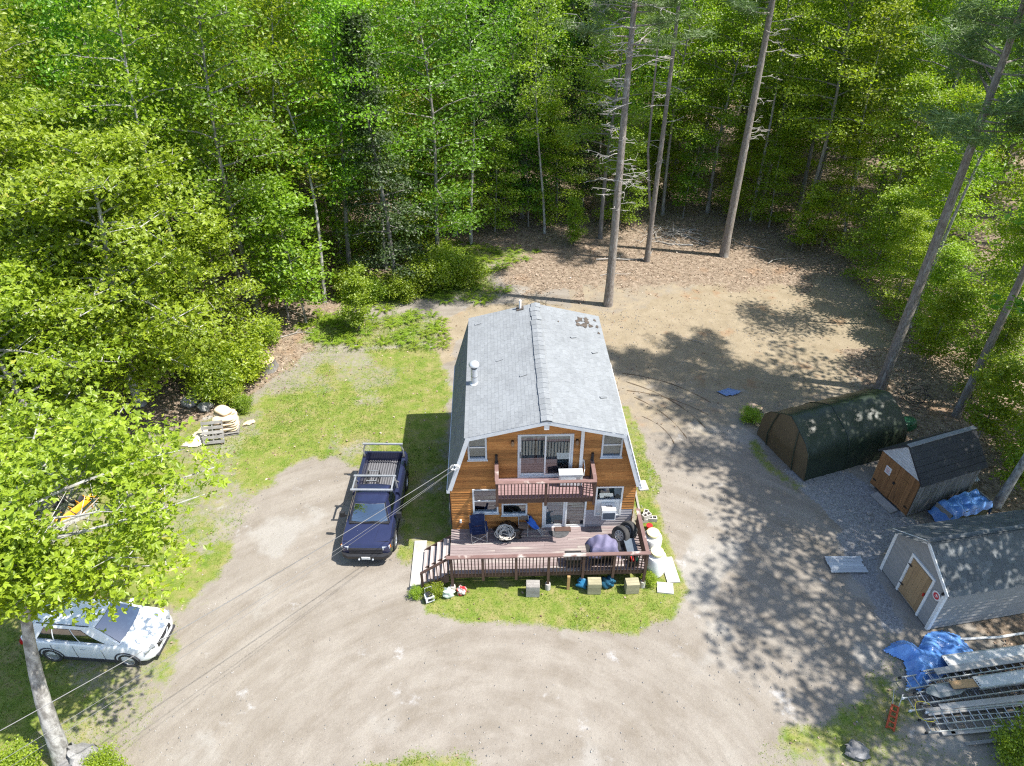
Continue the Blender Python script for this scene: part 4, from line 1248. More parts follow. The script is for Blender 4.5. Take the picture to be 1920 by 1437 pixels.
# ---------------- pickup truck (front towards the camera, local -y)
truck = thing('pickup_truck', (-6.88, 1.76, 0), R(-2.4), 'dark blue pickup truck with aluminium ladder rack parked beside the cabin', 'pickup truck')
paint = pm('navy_paint', (0.028, 0.034, 0.085), (0.022, 0.027, 0.070), 2, .26, spec=.5, coat=.6, metal=.35)
paintk = M['dark']
st = [(-2.66, prof(.84, .52, .74, .80, .94, .02)), (-2.60, prof(.93, .45, .80, .89, 1.02, .03)), (-2.45, prof(.985, .40, .88, .93, 1.09, .035)), (-2.1, prof(1.01, .38, .95, .94, 1.13, .045)),
      (-1.75, prof(1.015, .37, .98, .93, 1.16, .05)), (-1.40, prof(1.015, .37, 1.0, .93, 1.19, .05)), (-.8, prof(1.015, .37, 1.02, .93, 1.21, .03)), (.02, prof(1.01, .37, 1.02, .93, 1.23, .02))]
tb_ = loft(st).build('body', paint, truck, smooth=32)
cut_wheels(tb_, [(-1.72, .40)], .46, 1.02)
bw = []
for yb0, yb1, xo0, xo1 in ((.06, 2.60, .76, 1.0),):
    pass
bed = MB()
outer = [(-1.0, .42), (-1.012, .8), (-.99, 1.26), (-.94, 1.335), (-.80, 1.335), (-.775, .80)]
for s in (-1, 1):
    bed.prism([(s * -x_ if s > 0 else x_, z_) for x_, z_ in outer], 'y', .06, 2.56)
bed.bb(-.774, .774, .06, .12, .80, 1.335)
bed = bed.build('bed_side', paint, truck)
cut_wheels(bed, [(1.66, .40)], .46, 1.01)
tg = MB().bb(-.93, .93, 2.561, 2.64, .62, 1.32).build('tailgate', paint, truck)
MB().bb(-.3, .3, 2.641, 2.65, .8, .95).build('plate_recess', M['dark'], tg)
MB().bb(-.98, .98, 2.56, 2.76, .40, .60).build('rear_bumper', M['steel'], truck)
fl = MB(); fl.bb(-.776, .776, .121, 2.56, .74, .80)
k_ = -.72
fl = fl.build('bed_floor', pm('bed_liner', (.09, .09, .095), (.06, .06, .065), 5, .7), truck)
while k_ < .72:
    MB().bb(k_, k_ + .05, .13, 2.55, .801, .835).build('liner_rib', pm('bed_rib', (.17, .17, .18), (.12, .12, .13), 4, .7), fl); k_ += .11
gh = House_((-1.50, .03, .86, .87, 1.20), (-1.02, -.06, .66, .68, 1.86))
gh_o = gh.shell(.05).build('cab', paint, truck, smooth=40)
gh.patch('F', .07, .93, .08, .92, .008, 8).build('windshield', M['carglass'], gh_o, smooth=60)
gh.patch('F', .06, .94, .07, .93, .003, 8).build('windshield_seal', CARIN, gh_o, smooth=60)
gh.patch('B', .12, .88, .25, .9, .008).build('rear_window', M['carglass'], gh_o, smooth=60)
for s in 'LR':
    gh.patch(s, .20, .86, .06, .90, .003, 5, .06, 0).build('window_recess', M['dark'], gh_o, smooth=60)
    gh.patch(s, .21, .85, .08, .88, .008, 5, .06, 0).build('side_window', M['carglass'], gh_o, smooth=60)
# hood creases, wipers, lights, grille, bumper
for s in (-1, 1):
    MB().tube([(s * .34, -2.42, 1.118), (s * .42, -1.9, 1.178), (s * .46, -1.55, 1.205)], [.012, .02, .012], 6).build('hood_crease', paint, tb_, smooth=60)
    MB().tube([(s * .1 - .3, -1.62, 1.262), (s * .1 + .3, -1.56, 1.30)], .012, 5).build('wiper', M['dark'], tb_)
    MB().tube([(s * .93, -2.35, 1.085), (s * .945, -1.9, 1.14), (s * .935, -1.5, 1.18)], .008, 5).build('hood_gap', M['dark'], tb_)
    hl = MB().box((s * .80, -2.575, .93), (.30, .10, .15), (0, 0, s * .35)).build('headlight', pm('headlight_lens', (.55, .58, .6), (.3, .32, .35), 8, .1, spec=.8), truck)
    MB().box((s * .93, -2.47, .93), (.06, .14, .12), (0, 0, s * .5)).build('turn_signal', pm('amber_lens', (.8, .2, .02), (.7, .15, .02), 8, .2), hl)
    MB().box((s * .88, 2.60, 1.05), (.1, .06, .34)).build('tail_light', pm('red_lens', (.4, .01, .015), (.3, .01, .01), 8, .2), truck)
    MB().box((s * .99, -2.26, .63), (.05, .06, .06)).build('side_marker', M['dark'], truck)
    mr_ = MB().box((s * 1.15, -1.20, 1.30), (.2, .12, .24)).build('side_mirror', M['dark'], truck)
    MB().box((s * 1.02, -1.19, 1.24), (.12, .05, .05)).build('mirror_arm', M['dark'], mr_)
    MB().bb(s * 1.018 - .008, s * 1.018 + .008, -.2, -.02, 1.02, 1.06).build('door_handle', M['dark'], truck)
    for yy in (-1.72, 1.66):
        wheel_parts(truck, (s * .90, yy, .40), (s, 0, 0), .405, .28, .24, 6, 'alu')
    # black arch lips
    for yy in (-1.72, 1.66):
        pts = [(s * 1.012, yy + .47 * math.cos(a), .40 + .47 * math.sin(a)) for a in np.linspace(-.1, math.pi + .1, 14)]
        MB().tube(pts, .022, 5).build('arch_lip', M['dark'], truck)
grl = MB().bb(-.66, .66, -2.69, -2.60, .70, .96).build('grille', M['dark'], truck)
for zz in (.76, .84, .92): MB().bb(-.64, .64, -2.705, -2.69, zz - .012, zz + .012).build('grille_bar', pm('grille_gloss', (.05, .05, .06), (.03, .03, .035), 5, .25), grl)
fbp = loft([(-2.80, prof(.72, .46, .58, .70, .62, .005)), (-2.74, prof(.90, .42, .62, .88, .67, .005)), (-2.55, prof(1.0, .40, .64, .98, .69, .005))]).build('front_bumper', pm('bumper_black', (.03, .03, .033), (.02, .02, .022), 4, .35), truck, smooth=32)
MB().bb(-.17, .17, -2.825, -2.80, .48, .60).build('number_plate', pm('plate_white', (.7, .7, .68), (.35, .4, .42), 22, .5, contrast=(.5, .62)), fbp)
for s in (-1, 1): MB().tube([(s * .27, -2.84, .47), (s * .27, -2.72, .47)], .035, 8).build('tow_hook', M['trim'], fbp)
MB().bb(-.80, .80, -1.62, -1.50, 1.20, 1.243).build('cowl', M['dark'], truck)
MB().bb(-.9, .9, -2.45, -2.435, 1.095, 1.118).build('hood_lip', M['dark'], truck)
for s in (-1, 1):
    pr_ = [gh.pt('F', .03 if s < 0 else .97, v_, .01) for v_ in np.linspace(0, 1, 5)]
    MB().tube(pr_, .022, 5).build('pillar_trim', M['dark'], gh_o)
    MB().bb(s * 1.016 - .004, s * 1.016 + .004, -1.28, -1.265, .5, 1.15).build('door_gap', M['dark'], truck)
    MB().bb(s * .99 - .01, s * .99 + .03, -1.2, 1.1, .36, .44).build('side_step', M['dark'], truck)
# load in the bed
lb = thing('metal_crate', (-7.16, 2.72, .84), R(-2.4), 'dark metal frame crate lying in the truck bed', 'crate')
for xx in (-.24, .24):
    for zz in (0.02, .42): MB().bar((xx, -.55, zz), (xx, .5, zz), .035).build('rail', M['dark'], lb)
for yy in (-.5, -.15, .2, .48):
    MB().bar((-.24, yy, .42), (.24, yy, .42), .035).build('cross_bar', M['alu'], lb)
    for xx in (-.24, .24): MB().bar((xx, yy, .03), (xx, yy, .42), .03).build('upright', M['dark'], lb)
tag(MB().bb(-.2, .2, -.15, .15, 0, .22).build('cardboard_box', pm('cardboard', (.42, .30, .17), (.36, .25, .14), 3), None, loc=(-6.5, 2.05, .836), rot=(0, 0, .1)), 'cardboard box behind the truck cab in the bed', 'box')
# ladder rack
rk = thing('ladder_rack', (-6.88, 1.76, 0), R(-2.4), 'bare aluminium ladder rack standing over the truck bed and cab', 'ladder rack')
for yy, w_ in ((2.33, .88), (.30, .88), (-.52, .86)):
    MB().bar((-w_, yy, 2.02), (w_, yy, 2.02), .085, .06).build('crossbar', M['alu'], rk)
for s in (-1, 1):
    MB().bar((s * .80, -.55, 1.985), (s * .80, .34, 1.985), .06, .05).build('side_rail', M['alu'], rk)
    MB().bar((s * .87, .30, 1.345), (s * .80, .30, 1.99), .07, .06).build('leg', M['alu'], rk)
    MB().bar((s * .87, .66, 1.345), (s * .80, .12, 1.96), .05, .05).build('brace', M['alu'], rk)
    MB().tube([(s * .87, 2.30, 1.335), (s * .87, 2.31, 1.72), (s * .80, 2.33, 1.92), (s * .72, 2.33, 1.99)], .032, 8).build('leg', M['alu'], rk)
    MB().box((s * .87, 2.30, 1.36), (.12, .2, .05)).build('foot_plate', M['dark'], rk)

# ---------------- white SUV (front towards +x)
suv = thing('suv', (-15.92, -4.12, 0), R(84.0), 'white SUV parked under the maple at the left edge of the drive', 'car')
wp = pm('pearl_white_paint', (.80, .81, .82), (.75, .76, .77), 2, .22, spec=.55, coat=.5, dirt=(.68, .68, .66), dirt_amt=(.58, .8))
cl = pm('grey_cladding', (.05, .05, .055), (.035, .035, .04), 5, .6)
st = [(-2.32, prof(.55, .38, .58, .52, .70, .02)), (-2.24, prof(.74, .32, .64, .70, .80, .03)), (-2.08, prof(.86, .27, .70, .82, .90, .04)), (-1.75, prof(.91, .25, .80, .84, .985, .045)),
      (-1.2, prof(.92, .24, .90, .84, 1.04, .04)), (-.6, prof(.92, .24, .96, .86, 1.06, .02)), (1.0, prof(.92, .24, 1.0, .87, 1.09, .01)), (1.85, prof(.91, .28, 1.02, .86, 1.11, .01)), (2.18, prof(.86, .36, 1.0, .80, 1.10, .01)), (2.32, prof(.78, .42, .96, .72, 1.05, .0))]
sb = loft(st).build('body', wp, suv, smooth=32)
cut_wheels(sb, [(-1.40, .36), (1.32, .36)], .42, .93)
sg = House_((-1.25, 2.12, .80, .78, 1.06), (-.36, 1.72, .59, .56, 1.63))
sgo = sg.shell(.055).build('cabin_top', wp, suv, smooth=40)
sg.patch('F', .05, .95, .05, .95, .004, 8).build('windshield_seal', CARIN, sgo, smooth=60)
sg.patch('F', .06, .94, .06, .94, .009, 8).build('windshield', M['carglass'], sgo, smooth=60)
sg.patch('B', .1, .9, .2, .85, .009).build('rear_window', M['carglass'], sgo, smooth=60)
for s, sg_ in (('L', -1), ('R', 1)):
    for a_, b_, k0, k1 in ((.13, .40, .10, .0), (.415, .68, 0, 0), (.695, .88, 0, -.06)):
        sg.patch(s, a_, b_, .05, .86, .004, 5, k0, k1).build('window_recess', M['dark'], sgo, smooth=60)
        sg.patch(s, a_ + .005, b_ - .005, .07, .84, .010, 5, k0, k1).build('side_window', M['carglass'], sgo, smooth=60)
    pts = [(p_[0] * .97, p_[1], p_[2] + .05) for p_ in (sg.pt(s, u_, 1.0) for u_ in np.linspace(.05, .95, 7))]
    MB().tube(pts, .018, 6).build('roof_rail', M['dark'], sgo, smooth=60)
    hl = MB().box((sg_ * .68, -2.16, .80), (.38, .16, .10), (.15, 0, sg_ * .55)).build('headlight', pm('dark_lens', (.13, .14, .15), (.28, .30, .32), 14, .08, spec=.9), suv)
    MB().box((sg_ * .60, -2.20, .48), (.22, .10, .07), (0, 0, sg_ * .4)).build('fog_lamp', M['dark'], suv)
    MB().box((sg_ * .76, 2.22, .95), (.22, .18, .17), (0, 0, -sg_ * .4)).build('tail_light', pm('red_lens', (.4, .01, .015)), suv)
    mr_ = MB().box((sg_ * .97, -.78, 1.10), (.17, .10, .12)).build('side_mirror', wp, suv)
    for yy in (-.05, .85): MB().bb(sg_ * .925 - .01, sg_ * .925 + .012, yy, yy + .17, .86, .89).build('door_handle', M['steel'], suv)
    for yy in (-.62, .36, 1.15): MB().bb(sg_ * .921 - .004, sg_ * .921 + .002, yy, yy + .012, .36, 1.0).build('door_gap', M['dark'], suv)
    MB().bb(min(sg_ * .90, sg_ * .935), max(sg_ * .90, sg_ * .935), -.95, .88, .22, .36).build('sill_cladding', cl, suv)
    for yy in (-1.40, 1.32):
        wheel_parts(suv, (sg_ * .82, yy, .36), (sg_, 0, 0), .36, .23, .235, 5, 'alu')
        pts = [(sg_ * .918, yy + .435 * math.cos(a), .36 + .435 * math.sin(a)) for a in np.linspace(-.25, math.pi + .25, 16)]
        MB().tube(pts, .03, 6).build('arch_cladding', cl, suv, smooth=60)
MB().bb(-.44, .44, -2.335, -2.26, .56, .74).build('grille', M['dark'], suv)
MB().bb(-.62, .62, -2.34, -2.2, .28, .37).build('lower_bumper', cl, suv)
MB().tube([(-.26, -2.345, .74), (-.1, -2.35, .60), (.1, -2.35, .60), (.26, -2.345, .74)], .018, 6).build('grille_chrome', M['steel'], suv)
MB().box((0, 1.55, 1.74), (.05, .16, .06)).build('roof_antenna', M['dark'], suv)

# ================================================================== SHEDS AND TENT (right)
def n2(x, y): return math.sin(x * 1.7 + 1.3) * math.cos(y * 2.1 + .4) + .5 * math.sin(x * 3.9 + y * 2.7)


tent = thing('garage_tent', (11.55, 4.95, 0), R(-72), 'dark green fabric garage tent with rounded roof left of the sheds', 'tent')
tgm = pm('dark_green_tarpaulin', (.018, .028, .017), (.028, .040, .026), 1.4, .40, spec=.5, bump=.5, bumpscale=3.0)
tfm = pm('olive_door_fabric', (.11, .088, .052), (.085, .068, .042), 1.4, .55, bump=.4, bumpscale=4)
ts_ = [(1.76, 0), (1.72, .5), (1.66, 1.0), (1.56, 1.42), (1.24, 1.76), (.84, 2.02), (.42, 2.26), (0, 2.42)]
hp_ = ts_ + [(-x, z) for x, z in reversed(ts_[:-1])]
L_ = 5.6
def tpt(i, y):
    x, z = hp_[i]
    rib = abs(math.sin(math.pi * y / L_ * 5))
    sag = .03 * rib * (1 if 2 < i < 12 else .5)
    nn = .03 * n2(x * 2 + y * 1.3, y * 2.4 + z)
    l = math.hypot(x, z - .6) + 1e-6
    return (x - x / l * sag + nn * .6, y, max(0, z - (z - .6) / l * sag * (1 if z > .6 else 0) + nn))
ys = np.linspace(0, L_, 31)
body = MB().grid([[tpt(i, y) for i in range(len(hp_))] for y in ys]).build('cover', tgm, tent, smooth=60)
for y_, nm, mt in ((0, 'door_panel', tfm), (L_, 'rear_panel', tgm)):
    g_ = []
    for t in np.linspace(1.0, 0.0, 6):
        g_.append([(tpt(i, y_)[0] * t, y_ + (-.16 if y_ == 0 else .1) * (1 - t ** 2) * min(1, hp_[i][1] * .6 + .2), tpt(i, y_)[2] * (.0 + t) + (1 - t) * min(hp_[i][1], .9) * 1.0) for i in range(len(hp_))])
    MB().grid(g_).build(nm, mt, tent, smooth=60)
for s in (-1, 1):
    MB().tube([(s * .95, -.06, .02), (s * .93, -.17, .8), (s * .80, -.12, 1.6), (s * .7, -.04, 2.12)], .03, 6).build('zip_seam', tgm, tent, smooth=60)
for k in (0, 2):
    y_ = k * L_ / 5 + .02
    MB().tube([(1.01 * tpt(i, y_)[0], y_, tpt(i, y_)[2] * 1.004 + .004) for i in range(len(hp_))], .018, 5).build('rib_seam', tgm, tent, smooth=60)

# ---- brown shed
bs = thing('brown_shed', (15.30, 1.98, 0), R(-72), 'small weathered shed with brown plywood doors and black roof', 'shed')
W2, LS, WH, RH = 1.08, 3.4, 2.02, 3.12
gwall = pm('grey_plank_wall', (.27, .265, .255), (.17, .165, .155), 2, .85, objvar=.22, stretch=(3, 3, .5), dirt=(.12, .12, .09), dirt_amt=(.5, .7), fine=.2)
fw = MB().prism([(-W2 + .03, .18), (W2 - .03, .18), (W2 - .03, WH), (-W2 + .03, WH)], 'y', .05, .09).build('front_wall', M['barnwood'], bs)
# two doors of vertical boards
for s, nm in ((-1, 'door'), (1, 'door')):
    x0 = -W2 + .02 if s < 0 else .01
    dn = 4
    dwid = (W2 - .03) / dn
    do = MB().bb(x0, x0 + W2 - .03, .0, .02, .16, .24).build(nm, M['barnwood'], bs)
    for k in range(dn):
        MB().bb(x0 + k * dwid + .004, x0 + (k + 1) * dwid - .004, .021, .048, .12 + rnd.uniform(-.03, .02), WH - .02).build('board', M['barnwood'], do)
    MB().bb(s * .95 - .14 if s > 0 else s * .95 - .03, s * .95 + .03 if s > 0 else s * .95 + .14, -.012, .0, .42, .48).build('hinge', M['dark'], do)
MB().bb(-.05, .06, -.03, .0, 1.0, 1.1).build('latch', M['dark'], bs)
MB().bb(.2, .62, -.012, .0, 1.52, 1.57).build('batten', M['barnwood'], bs)
nv = MB().bb(-.62, -.32, .008, .019, 1.18, 1.56).build('notice', pm('notice_paper', (.72, .70, .70), (.66, .64, .64), 4, .6), bs)
for k in range(4): MB().bb(-.57, -.37 - .03 * (k % 2), .003, .0065, 1.26 + .065 * k, 1.285 + .065 * k).build('print_line', pm('notice_red', (.55, .2, .2), (.5, .25, .25), 9), nv)
# gable front of pale shingle rows
gl_ = pm('pale_gable_shingle', (.56, .57, .585), (.48, .49, .505), 4, .8, objvar=.08)
MB().prism([(-W2 - .02, WH + .001), (W2 + .02, WH + .001), (0, RH - .03)], 'y', .03, .06).build('gable', gl_, bs)
rows = 9
for k in range(rows):
    z0 = WH + k * (RH - WH) / rows; hw_ = (W2 + .02) * (1 - (z0 - WH) / (RH - WH)) - .03
    n_ = max(1, int(hw_ * 2 / .2))
    for j in range(n_):
        xa = -hw_ + j * 2 * hw_ / n_
        MB().bb(xa + .003, xa + 2 * hw_ / n_ - .003, .004 + .001 * (j % 2), .029, z0 + .006, z0 + (RH - WH) / rows - .004 if k < rows - 1 else z0 + .06).build('shingle', gl_, bs)
for s in (-1, 1):
    k = 0
    yy = .1
    while yy < LS:
        MB().bb(min(s * (W2 - .03), s * W2), max(s * (W2 - .03), s * W2), yy + .004, min(yy + .15, LS) - .004, .12, WH).build('wall_board', gwall, bs); yy += .15
MB().bb(-W2 + .04, W2 - .04, LS - .04, LS, .12, WH).build('rear_wall', gwall, bs)
MB().prism([(-W2, WH), (W2, WH), (0, RH)], 'y', LS - .04, LS - .005).build('rear_gable', gwall, bs)
MB().bb(-W2, W2, .1, LS - .05, .08, .14).build('floor', M['oldwood'], bs)
blk = pm('black_roll_roofing', (.030, .031, .034), (.045, .046, .05), 2, .75, bump=.3, bumpscale=30, fine=.25)
rfb = MB()
ang = math.atan2(RH - WH, W2)
for s in (-1, 1):
    d = Vector((s * W2, 0, WH - RH)).normalized(); nn = Vector((-d.z * s, 0, d.x * s)); nn = nn if nn.z > 0 else -nn
    A = Vector((0, 0, RH)); B = A + d * (math.hypot(W2, RH - WH) + .16)
    rfb.add([tuple(Vector((p.x, yy, p.z)) + nn * o_) for yy in (-.06, LS + .12) for o_ in (.0, .06) for p in (A, B)], [(0, 1, 3, 2), (4, 6, 7, 5), (0, 4, 5, 1), (2, 3, 7, 6), (1, 5, 7, 3), (0, 2, 6, 4)])
rfb = rfb.build('roof', blk, bs)
for s in (-1, 1):
    d = Vector((s * W2, 0, WH - RH)).normalized(); nn = Vector((-d.z, 0, d.x)); nn = nn if nn.z > 0 else -nn
    Ls = math.hypot(W2, RH - WH) + .16
    for k in range(5):
        c_ = Vector((0, LS / 2 + .03, RH)) + d * (Ls - .14 - k * .27) + nn * .066
        MB().box(c_, (.29, LS + .17, .012), Euler((0, -math.atan2(d.z, d.x) if s > 0 else math.pi - math.atan2(d.z, d.x) , 0)).to_matrix()).build('roofing_strip', blk, rfb)
MB().bb(-.1, .1, -.07, LS + .13, RH + .05, RH + .085).build('ridge_strip', pm('grey_ridge_strip', (.25, .25, .255), (.18, .18, .185), 3), rfb)
for xx in (-.9, .9): 
    for yy in (.15, LS - .2): MB().box((xx, yy, .03), (.25, .25, .14)).build('footing_block', M['oldwood'], bs)
MB().box((.1, -.25, .05), (1.2, .4, .05), (.1, 0, 0)).build('door_ramp', M['oldwood'], bs)

# ---- grey shed
gs = thing('grey_shed', (13.55, -3.14, 0), R(-81.5), 'grey clapboard shed with white trim and brown plank door', 'shed')
W3, L3, H3, R3 = 1.43, 5.6, 2.16, 3.10
gcl = pm('grey_clapboard', (.285, .283, .278), (.245, .243, .240), 3, .7, objvar=.06, dirt=(.2, .2, .19), dirt_amt=(.6, .8))
MB().prism([(-W3 + .03, .05), (W3 - .03, .05), (W3 - .03, H3), (0, R3 - .05), (-W3 + .03, H3)], 'y', .03, .08).build('front_wall', gcl, gs)
for s in (-1, 1): MB().bb(min(s * (W3 - .06), s * (W3 - .03)), max(s * (W3 - .06), s * (W3 - .03)), .08, L3, .05, H3).build('side_wall', gcl, gs)
MB().bb(-W3 + .06, W3 - .06, L3 - .05, L3, .05, H3).build('rear_wall', gcl, gs)
DX0, DX1, DT = -.42, .86, 2.0
def lap(x0, x1, y0, y1, z0, h, face):
    """one clapboard, bottom edge proud"""
    m = MB()
    if face == 'f':
        m.add([(x0, .03, z0), (x1, .03, z0), (x1, .03, z0 + h), (x0, .03, z0 + h), (x0, .006, z0), (x1, .006, z0), (x1, .022, z0 + h), (x0, .022, z0 + h)], [(0, 1, 2, 3), (4, 7, 6, 5), (0, 4, 5, 1), (3, 2, 6, 7), (0, 3, 7, 4), (1, 5, 6, 2)])
    else:
        s = face
        a, b, c_ = s * (W3 - .06), s * (W3 + .012), s * (W3 - .045)
        m.add([(a, y0, z0), (a, y1, z0), (a, y1, z0 + h), (a, y0, z0 + h), (b, y0, z0), (b, y1, z0), (c_, y1, z0 + h), (c_, y0, z0 + h)], [(0, 1, 2, 3), (4, 7, 6, 5), (0, 4, 5, 1), (3, 2, 6, 7), (0, 3, 7, 4), (1, 5, 6, 2)])
    return m
z_ = .06
CL = .115
while z_ < R3 - .12:
    zt = z_ + CL
    hw_ = W3 - .04 if zt < H3 else max(.05, (W3 - .04) * (1 - (zt - H3) / (R3 - H3)))
    segs = [(-hw_, hw_)] if z_ > DT else [(-hw_, DX0), (DX1, hw_)]
    for a, b in segs:
        if b - a > .04: lap(a, b, 0, 0, z_, CL, 'f').build('clapboard', gcl, gs)
    z_ += CL
for k in range(11):
    for s in (-1, 1): lap(0, 0, .115, L3 - .02, .06 + k * .19, .188, s).build('clapboard', gcl, gs)
for s in (-1, 1):
    cbd = MB(); cbd.bb(min(s * (W3 - .10), s * (W3 + .02)), max(s * (W3 - .10), s * (W3 + .02)), -.022, .004, .02, H3); cbd.bb(min(s * (W3 - .003), s * (W3 + .02)), max(s * (W3 - .003), s * (W3 + .02)), .0045, .11, .02, H3 - .02)
    cbd.build('corner_board', M['white'], gs)
    d = Vector((s * W3, 0, H3 - R3)).normalized()
    A = Vector((0, -.08, R3 + .03)); B = A + d * (math.hypot(W3, R3 - H3) + .16)
    MB().bar(A, B, .035, .13).build('rake_board', M['white'], gs)
wdo = pm('tan_plank_door', (.36, .245, .135), (.28, .185, .10), 2.5, .7, objvar=.12, stretch=(5, 5, .5), fine=.15)
do = MB().bb(DX0 + .09, DX1 - .09, .0, .012, .14, .2).build('door', wdo, gs)
nb_ = 5
for k in range(nb_):
    x0 = DX0 + .09 + k * (DX1 - DX0 - .18) / nb_
    MB().bb(x0 + .004, x0 + (DX1 - DX0 - .18) / nb_ - .004, .0125, .03, .10, DT - .1).build('plank', wdo, do)
tr_ = MB(); tr_.bb(DX0, DX0 + .088, -.03, .028, .06, DT - .001); tr_.bb(DX1 - .088, DX1, -.03, .028, .06, DT - .001); tr_.bb(DX0, DX1, -.034, .028, DT, DT + .09)
tr_.build('door_trim', M['white'], do)
for zz in (.5, 1.55): MB().bb(DX0 + .03, DX0 + .22, -.045, -.031, zz, zz + .05).build('hinge', M['dark'], do)
MB().box((DX1 - .16, -.03, 1.12), (.05, .05, .14)).build('padlock', pm('red_paint', (.4, .03, .02)), do)
sg_ = MB().lathe([(.19, 0), (.19, .015), (.02, .018)], 22, (1.15, -.006, 1.62), (R(90), 0, 0)).build('round_sign', pm('sign_white', (.75, .73, .72), (.7, .68, .67), 3, .5), gs)
MB().lathe([(.13, 0), (.13, .006), (.075, .0065), (.075, 0)], 20, (1.15, -.028, 1.62), (R(90), 0, 0), closed=True).build('sign_ring', pm('sign_red', (.55, .05, .06), (.5, .04, .05), 3, .5), sg_)
MB().box((1.15, -.03, 1.60), (.24, .006, .035), (0, .5, 0)).build('sign_bar', pm('sign_red', (.5, .05, .06)), sg_)
MB().box((1.36, -.06, 2.0), (.07, .08, .1)).build('door_lamp', M['dark'], gs)
gsh = pm('grey_shed_shingle', (.135, .145, .15), (.10, .108, .113), 3, .9, objvar=.16, fine=.2, bump=.2, bumpscale=50)
slab = MB()
for s in (-1, 1):
    d = Vector((s * W3, 0, H3 - R3)).normalized(); nn = Vector((-d.z, 0, d.x)); nn = nn if nn.z > 0 else -nn
    A = Vector((0, 0, R3 + .02)); B = A + d * (math.hypot(W3, R3 - H3) + .18)
    slab.add([tuple(Vector((p.x, yy, p.z)) + nn * o_) for yy in (-.07, L3 + .1) for o_ in (.0, .045) for p in (A, B)], [(0, 1, 3, 2), (4, 6, 7, 5), (0, 4, 5, 1), (2, 3, 7, 6), (1, 5, 7, 3), (0, 2, 6, 4)])
groof = slab.build('roof', gsh, gs)
sme = MB().add([(0, .003, 0), (0, .297, 0), (-.25, .297, -.006), (-.25, .003, -.006), (0, .003, -.02), (0, .297, -.02)], [(0, 1, 2, 3), (0, 4, 5, 1)]).mesh('shingle', gsh, fix=False)
for s in (-1, 1):
    d = Vector((s * W3, 0, H3 - R3)).normalized(); nn = Vector((-d.z, 0, d.x)); nn = nn if nn.z > 0 else -nn
    Ls = math.hypot(W3, R3 - H3) + .19
    k = 0
    while k * .2 < Ls - .1:
        for j in range(-1, 19):
            yy = -.08 + j * .3 + (.15 if k % 2 else 0)
            if yy < -.09 or yy > L3 - .18: continue
            p = Vector((0, yy, R3 + .02)) + d * (Ls - k * .2) + nn * (.062 + rnd.uniform(0, .004))
            rot = Matrix((d, Vector((0, 1, 0)), nn)).transposed() if True else None
            o = link('shingle', sme, groof, p)
            o.rotation_euler = rot.to_euler()
        k += 1
MB().bb(-.12, .12, -.08, L3 + .1, R3 + .075, R3 + .1).build('ridge_strip', gsh, groof)

# ---- covered box beside the brown shed
cv_ = thing('covered_woodbox', (18.0, 1.02, 0), R(18), 'low mossy wooden box under a blue tarp beside the brown shed', 'woodbox')
mossy = pm('mossy_board', (.13, .125, .07), (.08, .085, .045), 2.5, .9, objvar=.15, fine=.2)
for k in range(4): MB().bb(-1.1, 1.1, -.42, -.39, .08 + k * .17, .24 + k * .17).build('slat', mossy, cv_)
for s in (-1, 1): MB().bb(s * 1.12 - .02, s * 1.12 + .02, -.40, .4, .05, .78).build('end_board', M['oldwood'], cv_)
MB().bb(-1.08, 1.08, -.37, .38, .05, .72).build('stacked_wood', mossy, cv_)
def cvt(u, v):
    x = -1.32 + 2.6 * u; y = -.52 + 1.04 * v
    z = .86 + .05 * math.sin(5 * x + 3 * y) + .05 * math.sin(11 * x - 5 * y) + .03 * math.sin(17 * y + 2 * x)
    ex = max(0, abs(x) - 1.06); ey = max(0, abs(y) - .40)
    z -= min(.75, ex * 3.0 + (ey * 2.2 if y < 0 else ey * 4))
    return (x - (ex * .55 if x > 0 else -ex * .2), y, max(.03, z))
MB().grid(lump_grid(40, 16, cvt)).build('tarp', M['bluetarp'], cv_, smooth=60)

# ---- boards lying on the drive
bp_ = thing('board_panel', (12.05, -1.53, .03), R(-1), 'grey-white panel of boards lying flat on the ground before the grey shed', 'panel')
pwm = pm('whitewashed_board', (.47, .50, .53), (.36, .385, .41), 3, .8, objvar=.14, stretch=(.4, 4, 1), fine=.15)
for k in range(6):
    MB().bb(-.72 + rnd.uniform(-.03, .02), .66 + rnd.uniform(-.03, .12), -.40 + k * .135, -.40 + (k + 1) * .135 - .008, .04, .068).build('board', pwm, bp_)
for xx in (-.55, .5): MB().bb(xx - .05, xx + .05, -.40, .40, 0, .038).build('batten', M['oldwood'], bp_)

